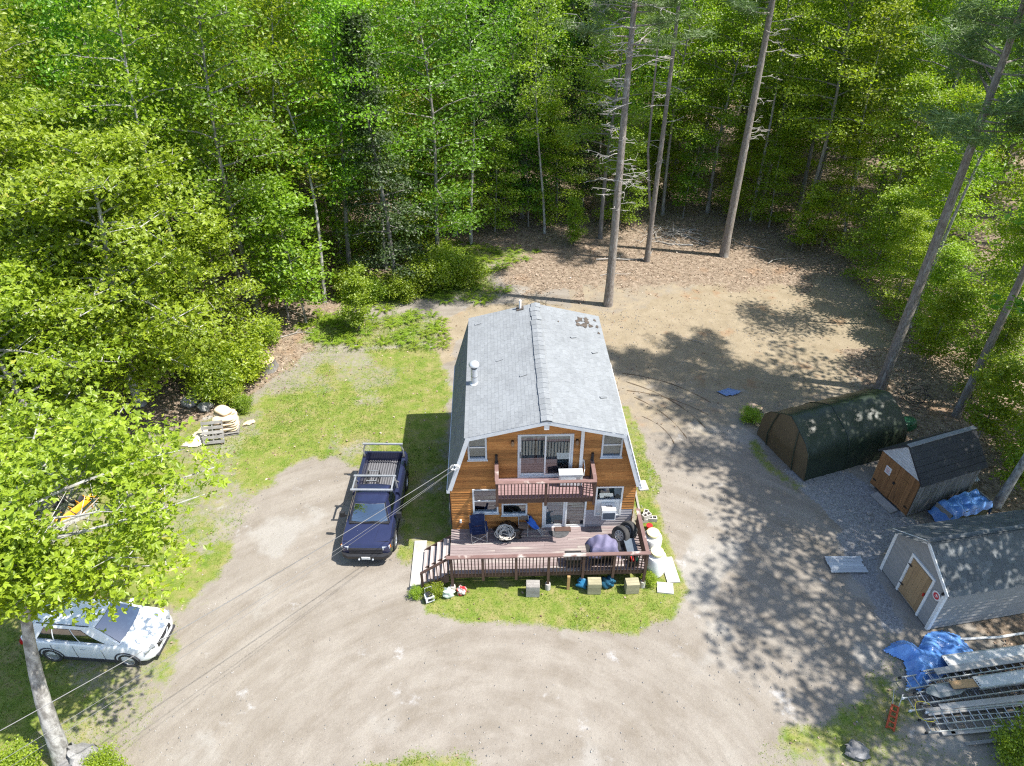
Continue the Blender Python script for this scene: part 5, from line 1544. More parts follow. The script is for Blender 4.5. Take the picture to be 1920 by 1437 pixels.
# ---- crumpled blue tarp on the ground
def cloth(name, poly, mat, amp, seed, res=.07, parent=None, base=.02):
    xs_ = [p[0] for p in poly]; ys_ = [p[1] for p in poly]
    gx_ = np.arange(min(xs_), max(xs_) + res, res); gy_ = np.arange(min(ys_), max(ys_) + res, res)
    X, Y = np.meshgrid(gx_, gy_, indexing='ij')
    sd_ = sdist(poly, X, Y)
    def facets(sc, off):
        # piecewise-flat heights on a jittered triangle lattice: flat panes meeting in sharp folds
        u = (X * .92 + Y * .39) / sc + off * 3.7; w_ = (Y * .92 - X * .39) / sc + off * 5.1
        ui = np.floor(u).astype(int); wi = np.floor(w_).astype(int); fu = u - ui; fw_ = w_ - wi
        H_ = lambda i, j: _perm[(i + 31 * seed) & 255, (j + 17 * off) & 255]
        h00, h10, h01, h11 = H_(ui, wi), H_(ui + 1, wi), H_(ui, wi + 1), H_(ui + 1, wi + 1)
        return np.where(fu + fw_ < 1, h00 + (h10 - h00) * fu + (h01 - h00) * fw_, h11 + (h01 - h11) * (1 - fu) + (h10 - h11) * (1 - fw_))
    Z = base + amp * sstep(-.05, .45, sd_) * (.62 * facets(.75, 1) ** 1.3 + .30 * facets(.33, 4)) + .07 * facets(.2, 7)
    keep = sd_ > -.03
    id_ = -np.ones(X.shape, int); id_[keep] = np.arange(keep.sum())
    V = np.stack([X[keep] + .03 * (vnoise(X, Y, .3, 8)[keep] - .5), Y[keep], Z[keep]], -1)
    a, b, c_, d_ = id_[:-1, :-1], id_[1:, :-1], id_[1:, 1:], id_[:-1, 1:]
    ok = (a >= 0) & (b >= 0) & (c_ >= 0) & (d_ >= 0)
    Fq = np.stack([a[ok], b[ok], c_[ok], d_[ok]], -1)
    me = fast_mesh(name, V, Fq, mat)
    return link(name, me, parent)
tag(cloth('blue_tarp', [(11.75, -5.35), (12.3, -5.05), (12.75, -4.95), (13.1, -5.25), (13.7, -4.7), (14.3, -4.62), (14.8, -4.85), (14.95, -5.5), (14.9, -6.1), (13.6, -6.3), (12.9, -6.6), (12.3, -6.95), (11.95, -6.75), (12.2, -6.2), (12.3, -5.75)], M['bluetarp'], .75, 3, .05), 'crumpled bright blue tarp spread on the grass above the ladders', 'tarp')
tag(MB().tube([(14.4, -5.0, .06), (16.2, -4.95, .05), (18.6, -4.62, .06)], .05, 10).build('plastic_pipe', M['white'], smooth=40), 'long white plastic pipe on the leaves below the grey shed', 'pipe')

# ---- ladders and scaffold planks
def ladder(x, y, z, rz, L, w_, n, lab, tilt=0, mat='alu'):
    t = thing('ladder', (x, y, z), rz, lab, 'ladder', 'ladders in the pile at the lower right')
    t.rotation_euler = (tilt, 0, rz)
    for s in (-1, 1):
        MB().bb(0, L, s * w_ / 2 - .016, s * w_ / 2 + .016, 0, .075).build('side_rail', M[mat], t)
        MB().bb(-.004, .09, s * w_ / 2 - .024, s * w_ / 2 + .024, -.004, .08).build('end_cap', M['dark'] if rnd.random() < .5 else M['trim'], t)
    me = MB().tube([(0, -w_ / 2, 0), (0, w_ / 2, 0)], .017, 7).mesh('rung', M[mat], 40)
    for k in range(n):
        link('rung', me, t, (.22 + k * .305, 0, .04))
    return t
ladder(11.75, -8.14, .06, R(3), 6.2, .42, 19, 'lowest aluminium ladder, nearest the bottom edge of the photo')
ladder(12.05, -7.95, .17, R(3.5), 6.0, .40, 18, 'ladder resting on the lowest one, its left end set back')
ladder(11.55, -7.42, .10, R(5), 6.4, .44, 20, 'middle ladder of the pile whose left end sticks out furthest')
ladder(11.95, -7.30, .24, R(6), 6.0, .38, 18, 'ladder stacked on the middle one beside the grey sheet')
ladder(11.70, -6.78, .28, R(7), 6.0, .42, 18, 'ladder at the top of the pile over the blue tarp')
ladder(12.45, -6.62, .40, R(7), 5.6, .36, 17, 'short ladder lying on the ladder over the blue tarp')
pwb = pm('pale_weathered_plank', (.50, .47, .43), (.38, .355, .325), 3, .8, objvar=.12, stretch=(.4, 4, 1), fine=.2)
for i_, (x_, y_, z_, a_, l_, w_, lb_) in enumerate(((12.1, -7.72, .17, 4.2, 5.6, .24, 'pale weathered board between the two lower ladders'), (12.6, -7.58, .20, 4.6, 5.2, .2, 'pale weathered board beside the middle ladder'), (12.7, -7.05, .36, 6.2, 5.2, .26, 'pale weathered board above the middle ladder'), (12.9, -6.5, .50, 7, 5.0, .22, 'pale weathered board next to the wide scaffold plank'), (12.3, -8.36, .05, 3.2, 5.4, .16, 'pale weathered board along the lowest ladder'))):
    tag(MB().bb(0, l_, -w_ / 2, w_ / 2, 0, .04).build('weathered_board', pwb, None, loc=(x_, y_, z_), rot=(0, 0, R(a_))), lb_, 'board', 'boards in the ladder pile')
def plank(x, y, z, rz, L, w_, lab):
    t = thing('scaffold_plank', (x, y, z), rz, lab, 'plank', 'scaffold planks on the ladders')
    pl_ = pm('plank_sheet', (.60, .60, .59), (.50, .50, .49), 2.5, .55, metal=.2, dirt=(.4, .38, .35), dirt_amt=(.55, .8))
    MB().bb(0, L, -w_ / 2 + .02, w_ / 2 - .02, .08, .095).build('deck_sheet', pl_, t)
    for s in (-1, 1): MB().bb(0, L, s * w_ / 2 - .02, s * w_ / 2 + .02, 0, .10).build('side_beam', M['alu'], t)
    for k in range(4): MB().lathe([(.022, 0), (.022, .004)], 8, (.05, -w_ / 2 + .09 + k * (w_ - .18) / 3, .096)).build('rivet_hole', M['dark'], t)
    return t
plank(13.45, -6.18, .42, R(6), 5.0, .52, 'wide aluminium scaffold plank at the top of the pile')
plank(14.05, -6.95, .44, R(6.5), 4.6, .40, 'narrower scaffold plank across the middle of the pile')
tag(MB().prism([(0, 0), (.35, -.2), (1.1, -.16), (1.45, .0), (1.2, .22), (.4, .26), (.08, .16)], 'z', 0, .02).build('metal_sheet', pm('grey_sheet', (.30, .32, .34), (.24, .26, .28), 3, .4, metal=.5), None, loc=(12.3, -7.18, .36), rot=(.03, -.02, R(5))), 'bent grey metal sheet lying on the ladders', 'sheet')
tag(MB().bb(0, .9, -.14, .14, 0, .03).build('plywood_scrap', pm('plywood', (.48, .30, .15), (.4, .24, .11), 3), None, loc=(13.2, -6.98, .47), rot=(0, 0, R(4))), 'small orange-brown plywood scrap beside the narrow plank', 'board')
ob = thing('orange_bracket', (11.02, -7.72, 0), R(56), 'orange steel jack bracket lying at the left end of the ladders', 'bracket')
org = pm('orange_red_steel', (.42, .075, .03), (.33, .055, .02), 4, .5, dirt=(.2, .05, .02), dirt_amt=(.55, .75))
for s in (-1, 1): MB().bar((-.55, s * .11, .05), (.35, s * .09, .14), .06, .05).build('arm', org, ob)
for xx in (-.5, -.3, -.1, .1, .3): MB().bar((xx, -.11, .08 + .1 * (xx + .5)), (xx, .11, .08 + .1 * (xx + .5)), .04, .04).build('cross_piece', org, ob)
for s in (-1, 1): MB().tube([(.3, s * .09, .15), (.85, s * .14, .2)], .018, 6).build('steel_rod', M['alu'], ob)
yc = MB()
yc.tube([(12.0 + .30 * math.cos(a), -7.75 + .36 * math.sin(a), .30 + .03 * math.sin(3 * a)) for a in np.linspace(0.6, 5.4, 24)], .012, 5)
tag(yc.build('yellow_cord', pm('yellow_cord', (.6, .5, .05), (.5, .42, .04), 4)), 'loop of yellow cord on the left ladder ends', 'cord')
for i_, (x_, y_, l_) in enumerate(((13.0, -8.62, 2.2), (13.8, -8.9, 2.6))):
    tag(MB().bb(-l_ / 2, l_ / 2, -.05, .05, 0, .05).build('timber', M['oldwood'], None, loc=(x_ + 1, y_, .01), rot=(0, 0, R(4 + 5 * i_))), ['loose grey timber just below the lowest ladder', 'loose grey timber furthest below the ladders'][i_], 'timber')
for i_, xb_ in enumerate((12.6, 16.2)):
    tag(MB().box((xb_, -7.3, .02), (.14, 2.2, .14), (0, 0, R(4))).build('timber_bearer', M['oldwood']), ['left timber bearer under the ladders', 'right timber bearer under the ladders'][i_], 'timber')

# ---- wheel ruts pressed into the soft ground right of the cabin
rut = pm('damp_rut_soil', (.105, .078, .05), (.16, .12, .08), 3, .95, bump=.4)
def rut_strip(pts, w_):
    m = MB(); P = []
    for i, p in enumerate(pts):
        a_ = Vector(pts[max(0, i - 1)]); b_ = Vector(pts[min(len(pts) - 1, i + 1)])
        d = (b_ - a_).normalized(); nn = Vector((-d.y, d.x))
        ww = w_ * (.5 + .5 * math.sin(i * 1.7) ** 2) * (0.15 if i in (0, len(pts) - 1) else 1)
        z = .022 + .01 * math.sin(i)
        P.append([(p[0] - nn.x * ww, p[1] - nn.y * ww, z - .03), (p[0], p[1], z), (p[0] + nn.x * ww, p[1] + nn.y * ww, z - .03)])
    m.grid(P)
    o = m.build('wheel_rut', rut, ground); return o
def arc_pts(x0, y0, x1, y1, bow, n=16):
    out = []
    for i in range(n):
        t = i / (n - 1); dx, dy = x1 - x0, y1 - y0; l = math.hypot(dx, dy)
        k = bow * 4 * t * (1 - t)
        out.append((x0 + dx * t - dy / l * k, y0 + dy * t + dx / l * k))
    return out
for a_ in ((5.3, 11.2, 8.6, 7.2, .5, .05), (5.5, 9.8, 7.5, 6.4, .35, .05), (5.2, 10.4, 9.0, 8.2, .4, .04), (5.6, 8.2, 6.8, 6.0, .3, .04), (5.2, 12.0, 9.4, 9.2, .5, .03)):
    rut_strip(arc_pts(*a_[:5]), a_[5])

# ---- odds and ends behind the tent and sheds
wb = thing('overturned_tub', (18.62, 7.05, 0), R(25), 'green plastic tub lying upside down behind the tent', 'tub')
grn = pm('green_plastic', (.02, .12, .06), (.015, .09, .045), 3, .4, spec=.5)
MB().grid(lump_grid(12, 16, lambda u, v: ((.62 * math.sin(math.pi * u / 2) ** .6) * math.cos(2 * math.pi * v), (.38 * math.sin(math.pi * u / 2) ** .6) * math.sin(2 * math.pi * v), .40 * math.cos(math.pi * u / 2) ** .5 if u < 1 else 0.0))).build('shell', grn, wb, smooth=60)
MB().tube([(.63 * math.cos(a), .39 * math.sin(a), .02) for a in np.linspace(0, 6.28, 24)], .025, 6).build('rim', grn, wb, smooth=60)
cw = MB()
cr = random.Random(14)
for k in range(5):
    c0 = (20.2 + cr.uniform(-.4, .4), 8.9 + cr.uniform(-.5, .5)); r0 = cr.uniform(.45, .75); tl = cr.uniform(-.5, .5)
    cw.tube([(c0[0] + r0 * math.cos(a), c0[1] + r0 * math.sin(a) * .8, .15 + .1 * k + tl * r0 * math.sin(a) + abs(tl) * r0) for a in np.linspace(0, 6.2, 22)], .02, 5)
tag(cw.build('black_pipe_coil', M['dark'], smooth=60), 'tangled coils of black pipe at the wood edge behind the tent', 'pipe')
lt = thing('lattice_panel', (19.45, 3.15, .35), R(10), 'grey lattice panel propped behind the brown shed', 'lattice')
lt.rotation_euler = (R(24), 0, R(10))
for k in range(9):
    MB().bar((-.4 + k * .1, -.4, 0), (.0 + k * .1 if k < 5 else .4, .4 if k < 5 else .4 - (k - 4) * .1 * .8, 0), .03, .012).build('lath', M['trim'], lt)
    MB().bar((.4 - k * .1, -.4, .014), (.0 - k * .1 if k < 5 else -.4, .4 if k < 5 else .4 - (k - 4) * .1 * .8, .014), .03, .012).build('lath', M['trim'], lt)
tag(blob((19.3, 4.6, .3), (.45, .35, .32), 31, .3).build('tarped_heap', pm('black_blue_sheet', (.02, .025, .05), (.03, .04, .07), 3, .35, spec=.5), smooth=60), 'dark tarped heap at the rear corner of the brown shed', 'tarp')
tag(cloth('blue_scrap', [(9.9, 10.1), (10.6, 10.4), (11.3, 10.15), (10.9, 9.8), (10.3, 9.7)], pm('pale_blue_sheet', (.10, .17, .38), (.2, .28, .45), 5, .5), .15, 6, .05), 'small blue plastic scrap on the shaded ground behind the tent', 'plastic')


def stump(x, y, r, h, seed, lab):
    rr = random.Random(seed)
    t = thing('tree_stump', (x, y, 0), 0, lab, 'stump')
    n = 20
    rad = [r * (1 + .12 * math.sin(3 * a + seed) + rr.uniform(-.04, .04)) for a in np.linspace(0, 2 * math.pi, n, False)]
    rows = []
    for zz, k in ((-.08, 1.35), (.06, 1.18), (h * .5, 1.03), (h, 1.0)):
        rows.append([(rad[i] * k * math.cos(2 * math.pi * i / n), rad[i] * k * math.sin(2 * math.pi * i / n), zz) for i in range(n)])
    m = MB()
    for r_ in rows: m.v.extend(r_)
    for i in range(3):
        for k in range(n):
            a = i * n + k; b = i * n + (k + 1) % n
            m.f.append((a, b, b + n, a + n))
    m.build('bark', M['bark'], t, smooth=60)
    MB().add([(p[0] * .97, p[1] * .97, h + .004 + .02 * rr.random()) for p in rows[3]] + [(0, 0, h + .015)], [(k, (k + 1) % n, n) for k in range(n)]).build('cut_face', pm('cut_wood', (.50, .38, .28), (.40, .28, .19), 6, .85, dirt=(.3, .2, .13), dirt_amt=(.55, .75)), t)
stump(11.43, 8.45, .36, .22, 2, 'freshly cut low stump in the shade behind the tent')
stump(-14.35, 13.1, .42, .5, 5, 'old grey stump at the wood edge left of the lawn')


def rock(x, y, r, seed, lab, sq=.7):
    tag(blob((x, y, r * .35), (r, r * .85, r * sq), seed, .32, 12, 18).build('rock', M['rock'], smooth=50), lab, 'rock', 'rocks around the yard')
rock(-14.75, -8.5, .62, 41, 'large grey boulder beside the maple trunk at the bottom left')
rock(-16.7, 9.5, .38, 42, 'pale rock in the weeds behind the sack pallet')
rock(-17.6, 9.9, .45, 43, 'rock half under the maple leaves behind the sack pallet')
rock(9.35, -8.85, .36, 44, 'dark round rock in the shaded grass at the bottom right', .5)
rock(14.2, 1.2, .12, 45, 'small stone on the gravel before the brown shed')

# ================================================================== LEFT SIDE OF THE YARD
sp_ = thing('sack_pallet', (-15.05, 7.75, 0), R(12), 'pallet at the lawn edge under a stack of cream sacks', 'pallet')
def pallet(t, w_=1.15, d_=1.0):
    for k in range(7): MB().bb(-w_ / 2, w_ / 2, -d_ / 2 + k * d_ / 7 + .01, -d_ / 2 + (k + 1) * d_ / 7 - .03, .10, .12).build('slat', M['oldwood'], t)
    for s in (-1, 0, 1): MB().bb(s * (w_ / 2 - .04) - .03, s * (w_ / 2 - .04) + .03, -d_ / 2, d_ / 2, .02, .099).build('runner', M['oldwood'], t)
    for k in range(3): MB().bb(-w_ / 2, w_ / 2, -d_ / 2 + k * (d_ - .1) / 2, -d_ / 2 + k * (d_ - .1) / 2 + .1, 0, .019).build('bottom_slat', M['oldwood'], t)
pallet(sp_)
def sack(c, rz, seed, mat=None):
    def fn(u, v):
        th = math.pi * u; p = 2 * math.pi * v
        ca, sa = math.cos(p), math.sin(p)
        e = lambda t_, k: math.copysign(abs(t_) ** k, t_)
        sx_ = .30 * e(math.sin(th), .55) * e(ca, .6); sy_ = .46 * e(math.sin(th), .55) * e(sa, .6)
        z = .075 * e(math.cos(th), .8) + .012 * math.sin(9 * sx_ + 7 * sy_ + seed)
        return (sx_, sy_, z)
    return MB().grid(lump_grid(9, 17, fn))
sk = random.Random(2)
for lay in range(6):
    for s in (-1, 1):
        t = sack(None, 0, lay * 2 + s).build('cement_sack', M['burlap'], None, smooth=60)
        a = R(12); lx, ly = (s * .29, 0)
        if lay % 2: lx, ly = (0, s * .24)
        t.location = (-15.05 + lx * math.cos(a) - ly * math.sin(a) + sk.uniform(-.03, .03), 7.78 + lx * math.sin(a) + ly * math.cos(a), .20 + lay * .135)
        t.rotation_euler = (0, 0, a + (R(90) if lay % 2 else 0) + sk.uniform(-.06, .06))
        if lay % 2: t.scale = (.8, 1.15, 1)
        tag(t, 'cream sack, %s, %s half of the layer' % (['bottom layer of the stack', 'second layer from the pallet', 'third layer from the pallet', 'fourth layer from the pallet', 'fifth layer from the pallet', 'top layer of the stack'][lay], (['left', 'right'] if lay % 2 == 0 else ['front', 'rear'])[(s + 1) // 2]), 'sack', 'sacks on the pallet')
t = sack(None, 0, 99).build('cement_sack', M['burlap'], None, smooth=60, loc=(-15.1, 7.95, 1.06), rot=(.1, .12, R(60))); t.scale = (1.1, .9, 1.4)
tag(t, 'single lumpy sack lying on the very top of the stack', 'sack', 'sacks on the pallet')
lp = thing('leaning_pallet', (-15.42, 6.95, .52), R(8), 'grey weathered pallet leaning against the sack stack', 'pallet')
lp.rotation_euler = (R(58), 0, R(8))
for k in range(5): MB().bb(-.5, .5, -.55 + k * .235, -.40 + k * .235, .05, .07).build('slat', M['oldwood'], lp)
for s in (-1, 0, 1): MB().bb(s * .46 - .025, s * .46 + .025, -.55, .55, -.03, .049).build('runner', M['oldwood'], lp)
tag(cloth('plastic_sheet', [(-16.95, 6.5), (-16.1, 6.45), (-15.8, 6.9), (-15.7, 7.6), (-16.0, 8.0), (-16.4, 7.9), (-16.7, 7.2)], pm('cream_plastic', (.66, .57, .46), (.56, .47, .36), 3, .5), .32, 9, .06), 'crumpled cream plastic sheet left of the sack stack', 'plastic sheet')
tag(cloth('torn_sack', [(-14.35, 8.3), (-13.95, 8.45), (-13.8, 8.25), (-14.1, 8.05), (-14.4, 8.0)], M['burlap'], .12, 11, .05), 'small torn piece of sack on the grass right of the stack', 'sack')
# snow plough
pw = thing('snow_plow', (-20.15, 2.35, 0), R(64), 'yellow snow plow blade with black frame lying under the maple', 'snow plow')
pw.scale = (.82, .9, .9)
def mold(u, v):
    a = -.9 + 1.75 * v
    return (-1.15 + 2.3 * u, -.35 + .42 * math.cos(a) * -1 + .05 * (2 * u - 1) ** 2, .38 + .42 * math.sin(a))
MB().grid(lump_grid(14, 10, mold)).build('moldboard', M['yellow'], pw, smooth=60)
MB().bb(-1.17, 1.17, -.66, -.60, 0, .1).build('cutting_edge', M['steel'], pw)
for k in range(6):
    x_ = -1.1 + k * .44
    MB().prism([(-.70, .05), (-.30, .05), (-.34, .72), (-.55, .70), (-.76, .40)], 'x', x_ - .012, x_ + .012).build('rib', M['yellow'], pw)
MB().bar((-.5, -.3, .25), (.5, -.3, .25), .1, .12).build('pivot_beam', M['yellow'], pw)
for s in (-1, 1):
    MB().bar((s * .5, -.25, .25), (s * .12, .75, .3), .09, .1).build('frame_arm', M['dark'], pw)
    MB().lathe([(.20, -.07), (.20, .07), (.12, .09)], 18, (s * .62, -.05, .35), (R(60), 0, 0)).build('rubber_bumper', M['dark'], pw, smooth=40)
    MB().lathe([(.06, -.25), (.06, .25)], 10, (s * .28, .15, .42), (R(75), 0, s * .3)).build('spring', M['dark'], pw, smooth=40)
MB().bar((-.4, .72, .34), (.4, .72, .34), .12, .14).build('hitch_bar', M['dark'], pw)
MB().bar((0, .6, .3), (0, .75, .85), .14, .1).build('lift_tower', M['dark'], pw)
MB().bar((-.25, .74, .85), (.25, .74, .85), .06, .06).build('light_bar', M['alu'], pw)
wt = thing('lawn_scrap', (-16.84, 3.69, 0), 0, 'small white plastic jug lying on the lawn', 'jug')
MB().lathe([(.09, -.12), (.10, .08), (.04, .14), (.03, .18)], 12, (0, 0, .1), (R(85), 0, .4)).build('body', M['white'], wt, smooth=40)
MB().lathe([(.035, .18), (.035, .21)], 10, (0, 0, .1), (R(85), 0, .4)).build('cap', M['white'], wt)

# ================================================================== OVERHEAD WIRES
def wire(name, a, b, sag, r_, mat, lab):
    pts = []
    for k in range(25):
        t = k / 24
        p = Vector(a).lerp(Vector(b), t); p.z -= sag * 4 * t * (1 - t)
        pts.append(p)
    tag(MB().tube(pts, r_, 6).build(name, mat, smooth=60), lab, 'wire', 'service wires to the cabin')
lm = pm('grey_wire', (.17, .17, .17), (.13, .13, .13), 4, .5)
wire('service_wire', (-3.36, -.50, 4.86), (-17.2, -14.9, 7.4), .35, .011, lm, 'upper thick grey service wire to the cabin corner')
wire('service_wire', (-3.36, -.52, 4.68), (-16.9, -15.6, 7.1), .40, .006, lm, 'middle thin grey wire to the cabin corner')
wire('service_wire', (-3.38, -.52, 4.64), (-16.8, -15.8, 6.95), .46, .005, lm, 'lowest thin wire to the cabin corner')

# ================================================================== TREES
def leaf_geo(C, rng, size, shape='oval', up=0.55, sizevar=.5, droop=.25):
    """C (n,3) leaf base points -> verts, faces, leaf index per face"""
    n = len(C)
    nrm = rng.normal(0, 1, (n, 3)) * np.array([1, 1, .6]); nrm[:, 2] = np.abs(nrm[:, 2]) * .6 + up * 2.2
    nrm /= np.linalg.norm(nrm, axis=1, keepdims=True)
    a = rng.random(n) * 2 * np.pi
    d = np.stack([np.cos(a), np.sin(a), -droop + 0 * a], -1)
    d -= nrm * (d * nrm).sum(1, keepdims=True)
    d /= np.linalg.norm(d, axis=1, keepdims=True)
    s = np.cross(nrm, d)
    L = size * (1 + sizevar * (rng.random(n) * 2 - 1))[:, None]
    if shape == 'oval':
        V = np.stack([C, C + d * L * .5 + s * L * .33 + nrm * L * .07, C + d * L - nrm * L * .06, C + d * L * .5 - s * L * .33 + nrm * L * .07], 1)
        V = V.reshape(-1, 3); F = np.arange(n * 4).reshape(n, 4); li = np.arange(n)
    elif shape == 'maple':
        parts = []
        for ang, k in ((0, 1.0), (.95, .82), (-.95, .82)):
            dd = d * math.cos(ang) + s * math.sin(ang); ss = s * math.cos(ang) - d * math.sin(ang)
            parts.append(np.stack([C, C + dd * L * .55 * k + ss * L * .24 + nrm * L * .05, C + dd * L * k - nrm * L * .08, C + dd * L * .55 * k - ss * L * .24 + nrm * L * .05], 1))
        V = np.stack(parts, 1).reshape(-1, 3); F = np.arange(n * 12).reshape(n * 3, 4); li = np.repeat(np.arange(n), 3)
    else:  # needle
        w = L * .055
        V = np.stack([C - s * w, C + s * w, C + d * L + nrm * L * .25 + s * w * .3, C + d * L + nrm * L * .25 - s * w * .3], 1).reshape(-1, 3)
        F = np.arange(n * 4).reshape(n, 4); li = np.arange(n)
    return V, F, li


def clump_leaves(cent, rng, per, sig, size, shape, up=.55, jit=None):
    k = len(cent)
    cl = rng.random(k)
    off = rng.normal(0, 1, (k, per, 3))
    r_ = np.linalg.norm(off, axis=2, keepdims=True); off = off / r_ * np.minimum(r_, 1.9)
    P = (cent[:, None, :] + off * np.array(sig)).reshape(-1, 3)
    V, F, li = leaf_geo(P, rng, size, shape, up)
    lv = np.clip(.45 * np.repeat(cl, per) + .55 * rng.random(k * per), 0, 1)
    return V, F, lv[li]


def tree_parts(seed, H, cb, rad, limbs, cpl, per, size, lmat, r0, bmat, sig=(.45, .45, .20), shape='oval', rise=.5, lean=(0, 0), wig=.35, up=.55, prof_pow=.6, name='tree', layered=False, twigs=True, curve=1.0, drop=None):
    rng = np.random.default_rng(seed)
    rr = random.Random(seed)
    n = 10
    path = []
    wx = rr.uniform(0, 6); wy = rr.uniform(0, 6)
    for i in range(n + 1):
        t = i / n
        path.append(Vector((lean[0] * t ** curve * H * .1 + wig * (math.sin(wx + t * 4) - math.sin(wx)) * t, lean[1] * t ** curve * H * .1 + wig * (math.cos(wy + t * 3.3) - math.cos(wy)) * t, H * .97 * t - .3 * (1 - t))))
    def at(z):
        t = min(max((z + .3) / (H * .97 + .3), 0), 1) * n
        i = min(int(t), n - 1)
        return path[i].lerp(path[i + 1], t - i)
    tb = MB()
    rads = [r0 * (1.25 if i == 0 else 1.0) * (1 - .93 * (i / n) ** .9) + .012 for i in range(n + 1)]
    tb.tube(path, rads, 9)
    cents = []
    for k in range(limbs):
        t = (k + rr.random()) / limbs
        z = cb + (H * .96 - cb) * t
        f_ = (1 - t) ** prof_pow * (.55 + .45 * min(1, t * 4)) + .12 if (layered or prof_pow > .7) else .34 + .66 * math.sin(math.pi * (.14 + .78 * t))
        L = rad * f_ * rr.uniform(.7, 1.2)
        az = k * 2.39996 + rr.uniform(-.5, .5)
        o = at(z)
        d = Vector((math.cos(az), math.sin(az), 0)); side = Vector((-d.y, d.x, 0))
        rs = rise * rr.uniform(.4, 1.3) * (.5 + t)
        if drop and drop(o + d * L * .9): L *= .45
        bend = rr.uniform(-.25, .25)
        lp_ = []
        for j in range(6):
            u = j / 5
            lp_.append(o + d * L * u + side * L * bend * u * u + Vector((0, 0, L * rs * u * (1 - .45 * u) + rr.uniform(-.06, .06))))
        if drop and drop(lp_[5]) and drop(lp_[3]): continue
        rl = max(.012, min(r0 * .38, .025 + L * .013)) * (1 - .4 * t)
        tb.tube(lp_, [rl * (1 - .8 * j / 5) for j in range(6)], 5, cap=False)
        for c_ in range(cpl):
            u = rr.uniform(.22, 1.05)
            i_ = min(int(u * 5), 4)
            p = lp_[i_].lerp(lp_[i_ + 1], u * 5 - i_)
            sp_ = .28 * L * (1.15 - .5 * u) + .15
            q_ = p + side * rr.uniform(-1, 1) * sp_ + Vector((0, 0, rr.uniform(-.12, .28) * (0.35 if layered else 1.0) + .05)) + d * rr.uniform(-.2, .2)
            if twigs and rr.random() < .35: tb.tube([p, q_], [rl * .3, .006], 3, cap=False)
            cents.append(tuple(q_))
    for c_ in range(int(limbs * .5)):
        o = at(H * rr.uniform(.86, .98)); cents.append((o.x + rr.gauss(0, .4), o.y + rr.gauss(0, .4), o.z + rr.uniform(-.2, .5)))
    if drop: cents = [p for p in cents if not drop(Vector(p))]
    V, F, v = clump_leaves(np.array(cents), rng, per, sig, size, shape, up)
    V[:, 2] = np.maximum(V[:, 2], .05)
    tm = tb.mesh(name + '_trunk', bmat, 60, fix=False)
    cmh = fast_mesh(name + '_crown', V, F, lmat, v)
    return tm, cmh


LM = {}
LM['mid'] = leafmat('leaf_mid_green', (.112, .222, .010), (.340, .500, .034), trans=.55, objvar=.22, huevar=.026)
LM['bright'] = leafmat('leaf_bright_green', (.150, .245, .011), (.415, .520, .038), trans=.55, objvar=.14, huevar=.013)
LM['maple'] = leafmat('leaf_maple_spring', (.150, .230, .010), (.380, .490, .032), (.50, .45, .08), trans=.5, objvar=.06, huevar=.006)
LM['dark'] = leafmat('leaf_hemlock', (.030, .062, .018), (.085, .135, .036), trans=.3, objvar=.15, huevar=.01)
LM['orange'] = leafmat('leaf_orange_tip', (.15, .18, .02), (.32, .33, .05), (.52, .32, .09), trans=.42, objvar=.05, huevar=.005)
LM['pine'] = leafmat('pine_needles', (.075, .135, .042), (.17, .26, .085), trans=.35, objvar=.1, huevar=.01)
LM['fern'] = leafmat('fern_green', (.13, .22, .015), (.28, .38, .035), trans=.42, objvar=.12, huevar=.012)
LM['grass'] = leafmat('grass_blade', (.085, .185, .012), (.235, .29, .04), (.36, .31, .12), trans=.3, objvar=0, huevar=0)

PROTO = {}
SG = (.50, .50, .34)
PROTO['tall'] = tree_parts(101, 20, 6.0, 3.6, 30, 17, 28, 0.18, LM['mid'], .17, M['bark'], name='tall', sig=SG, up=.22, wig=.6)
PROTO['tall2'] = tree_parts(102, 22, 7.5, 4.1, 28, 17, 28, 0.18, LM['mid'], .19, M['bark'], name='tall2', lean=(.3, -.2), sig=SG, up=.22, wig=.6)
PROTO['mid'] = tree_parts(103, 17, 2.0, 3.7, 34, 16, 28, 0.175, LM['mid'], .14, M['bark'], name='mid', sig=SG, up=.22, wig=.5)
PROTO['mid2'] = tree_parts(104, 15, 1.2, 3.5, 34, 16, 27, 0.17, LM['bright'], .12, M['bark'], name='mid2', sig=SG, up=.25, wig=.5)
PROTO['edge'] = tree_parts(105, 12, 0.6, 3.2, 34, 15, 27, 0.165, LM['bright'], .10, M['bark'], sig=(.46, .46, .20), rise=.3, layered=True, name='edge', up=.4, wig=.5)
PROTO['beech'] = tree_parts(106, 11, 0.7, 3.4, 30, 15, 28, 0.16, LM['bright'], .10, M['bark'], sig=(.5, .5, .10), rise=.15, layered=True, name='beech', up=.9)
PROTO['hemlock'] = tree_parts(107, 16, 1.2, 2.7, 46, 11, 24, .17, LM['dark'], .16, M['bark'], sig=(.40, .40, .14), rise=-.12, layered=True, prof_pow=.9, name='hemlock', up=.6)
PROTO['sapling'] = tree_parts(108, 5.5, .7, 1.3, 16, 12, 24, .165, LM['bright'], .04, M['bark'], sig=(.28, .28, .14), rise=.35, name='sapling', wig=.2)
PROTO['sapling2'] = tree_parts(109, 7.5, 1.2, 1.8, 20, 11, 18, .18, LM['mid'], .055, M['bark'], sig=(.32, .32, .16), rise=.3, name='sapling2', wig=.25)
PROTO['bush'] = tree_parts(110, 1.7, .1, 1.25, 16, 12, 26, .12, LM['bright'], .03, M['bark'], sig=(.22, .22, .18), rise=.6, name='bush', wig=.1, up=.35)
PROTO['orange'] = tree_parts(111, 19, 4.0, 3.5, 30, 16, 27, 0.175, LM['orange'], .17, M['bark'], name='orange', sig=SG, up=.35)
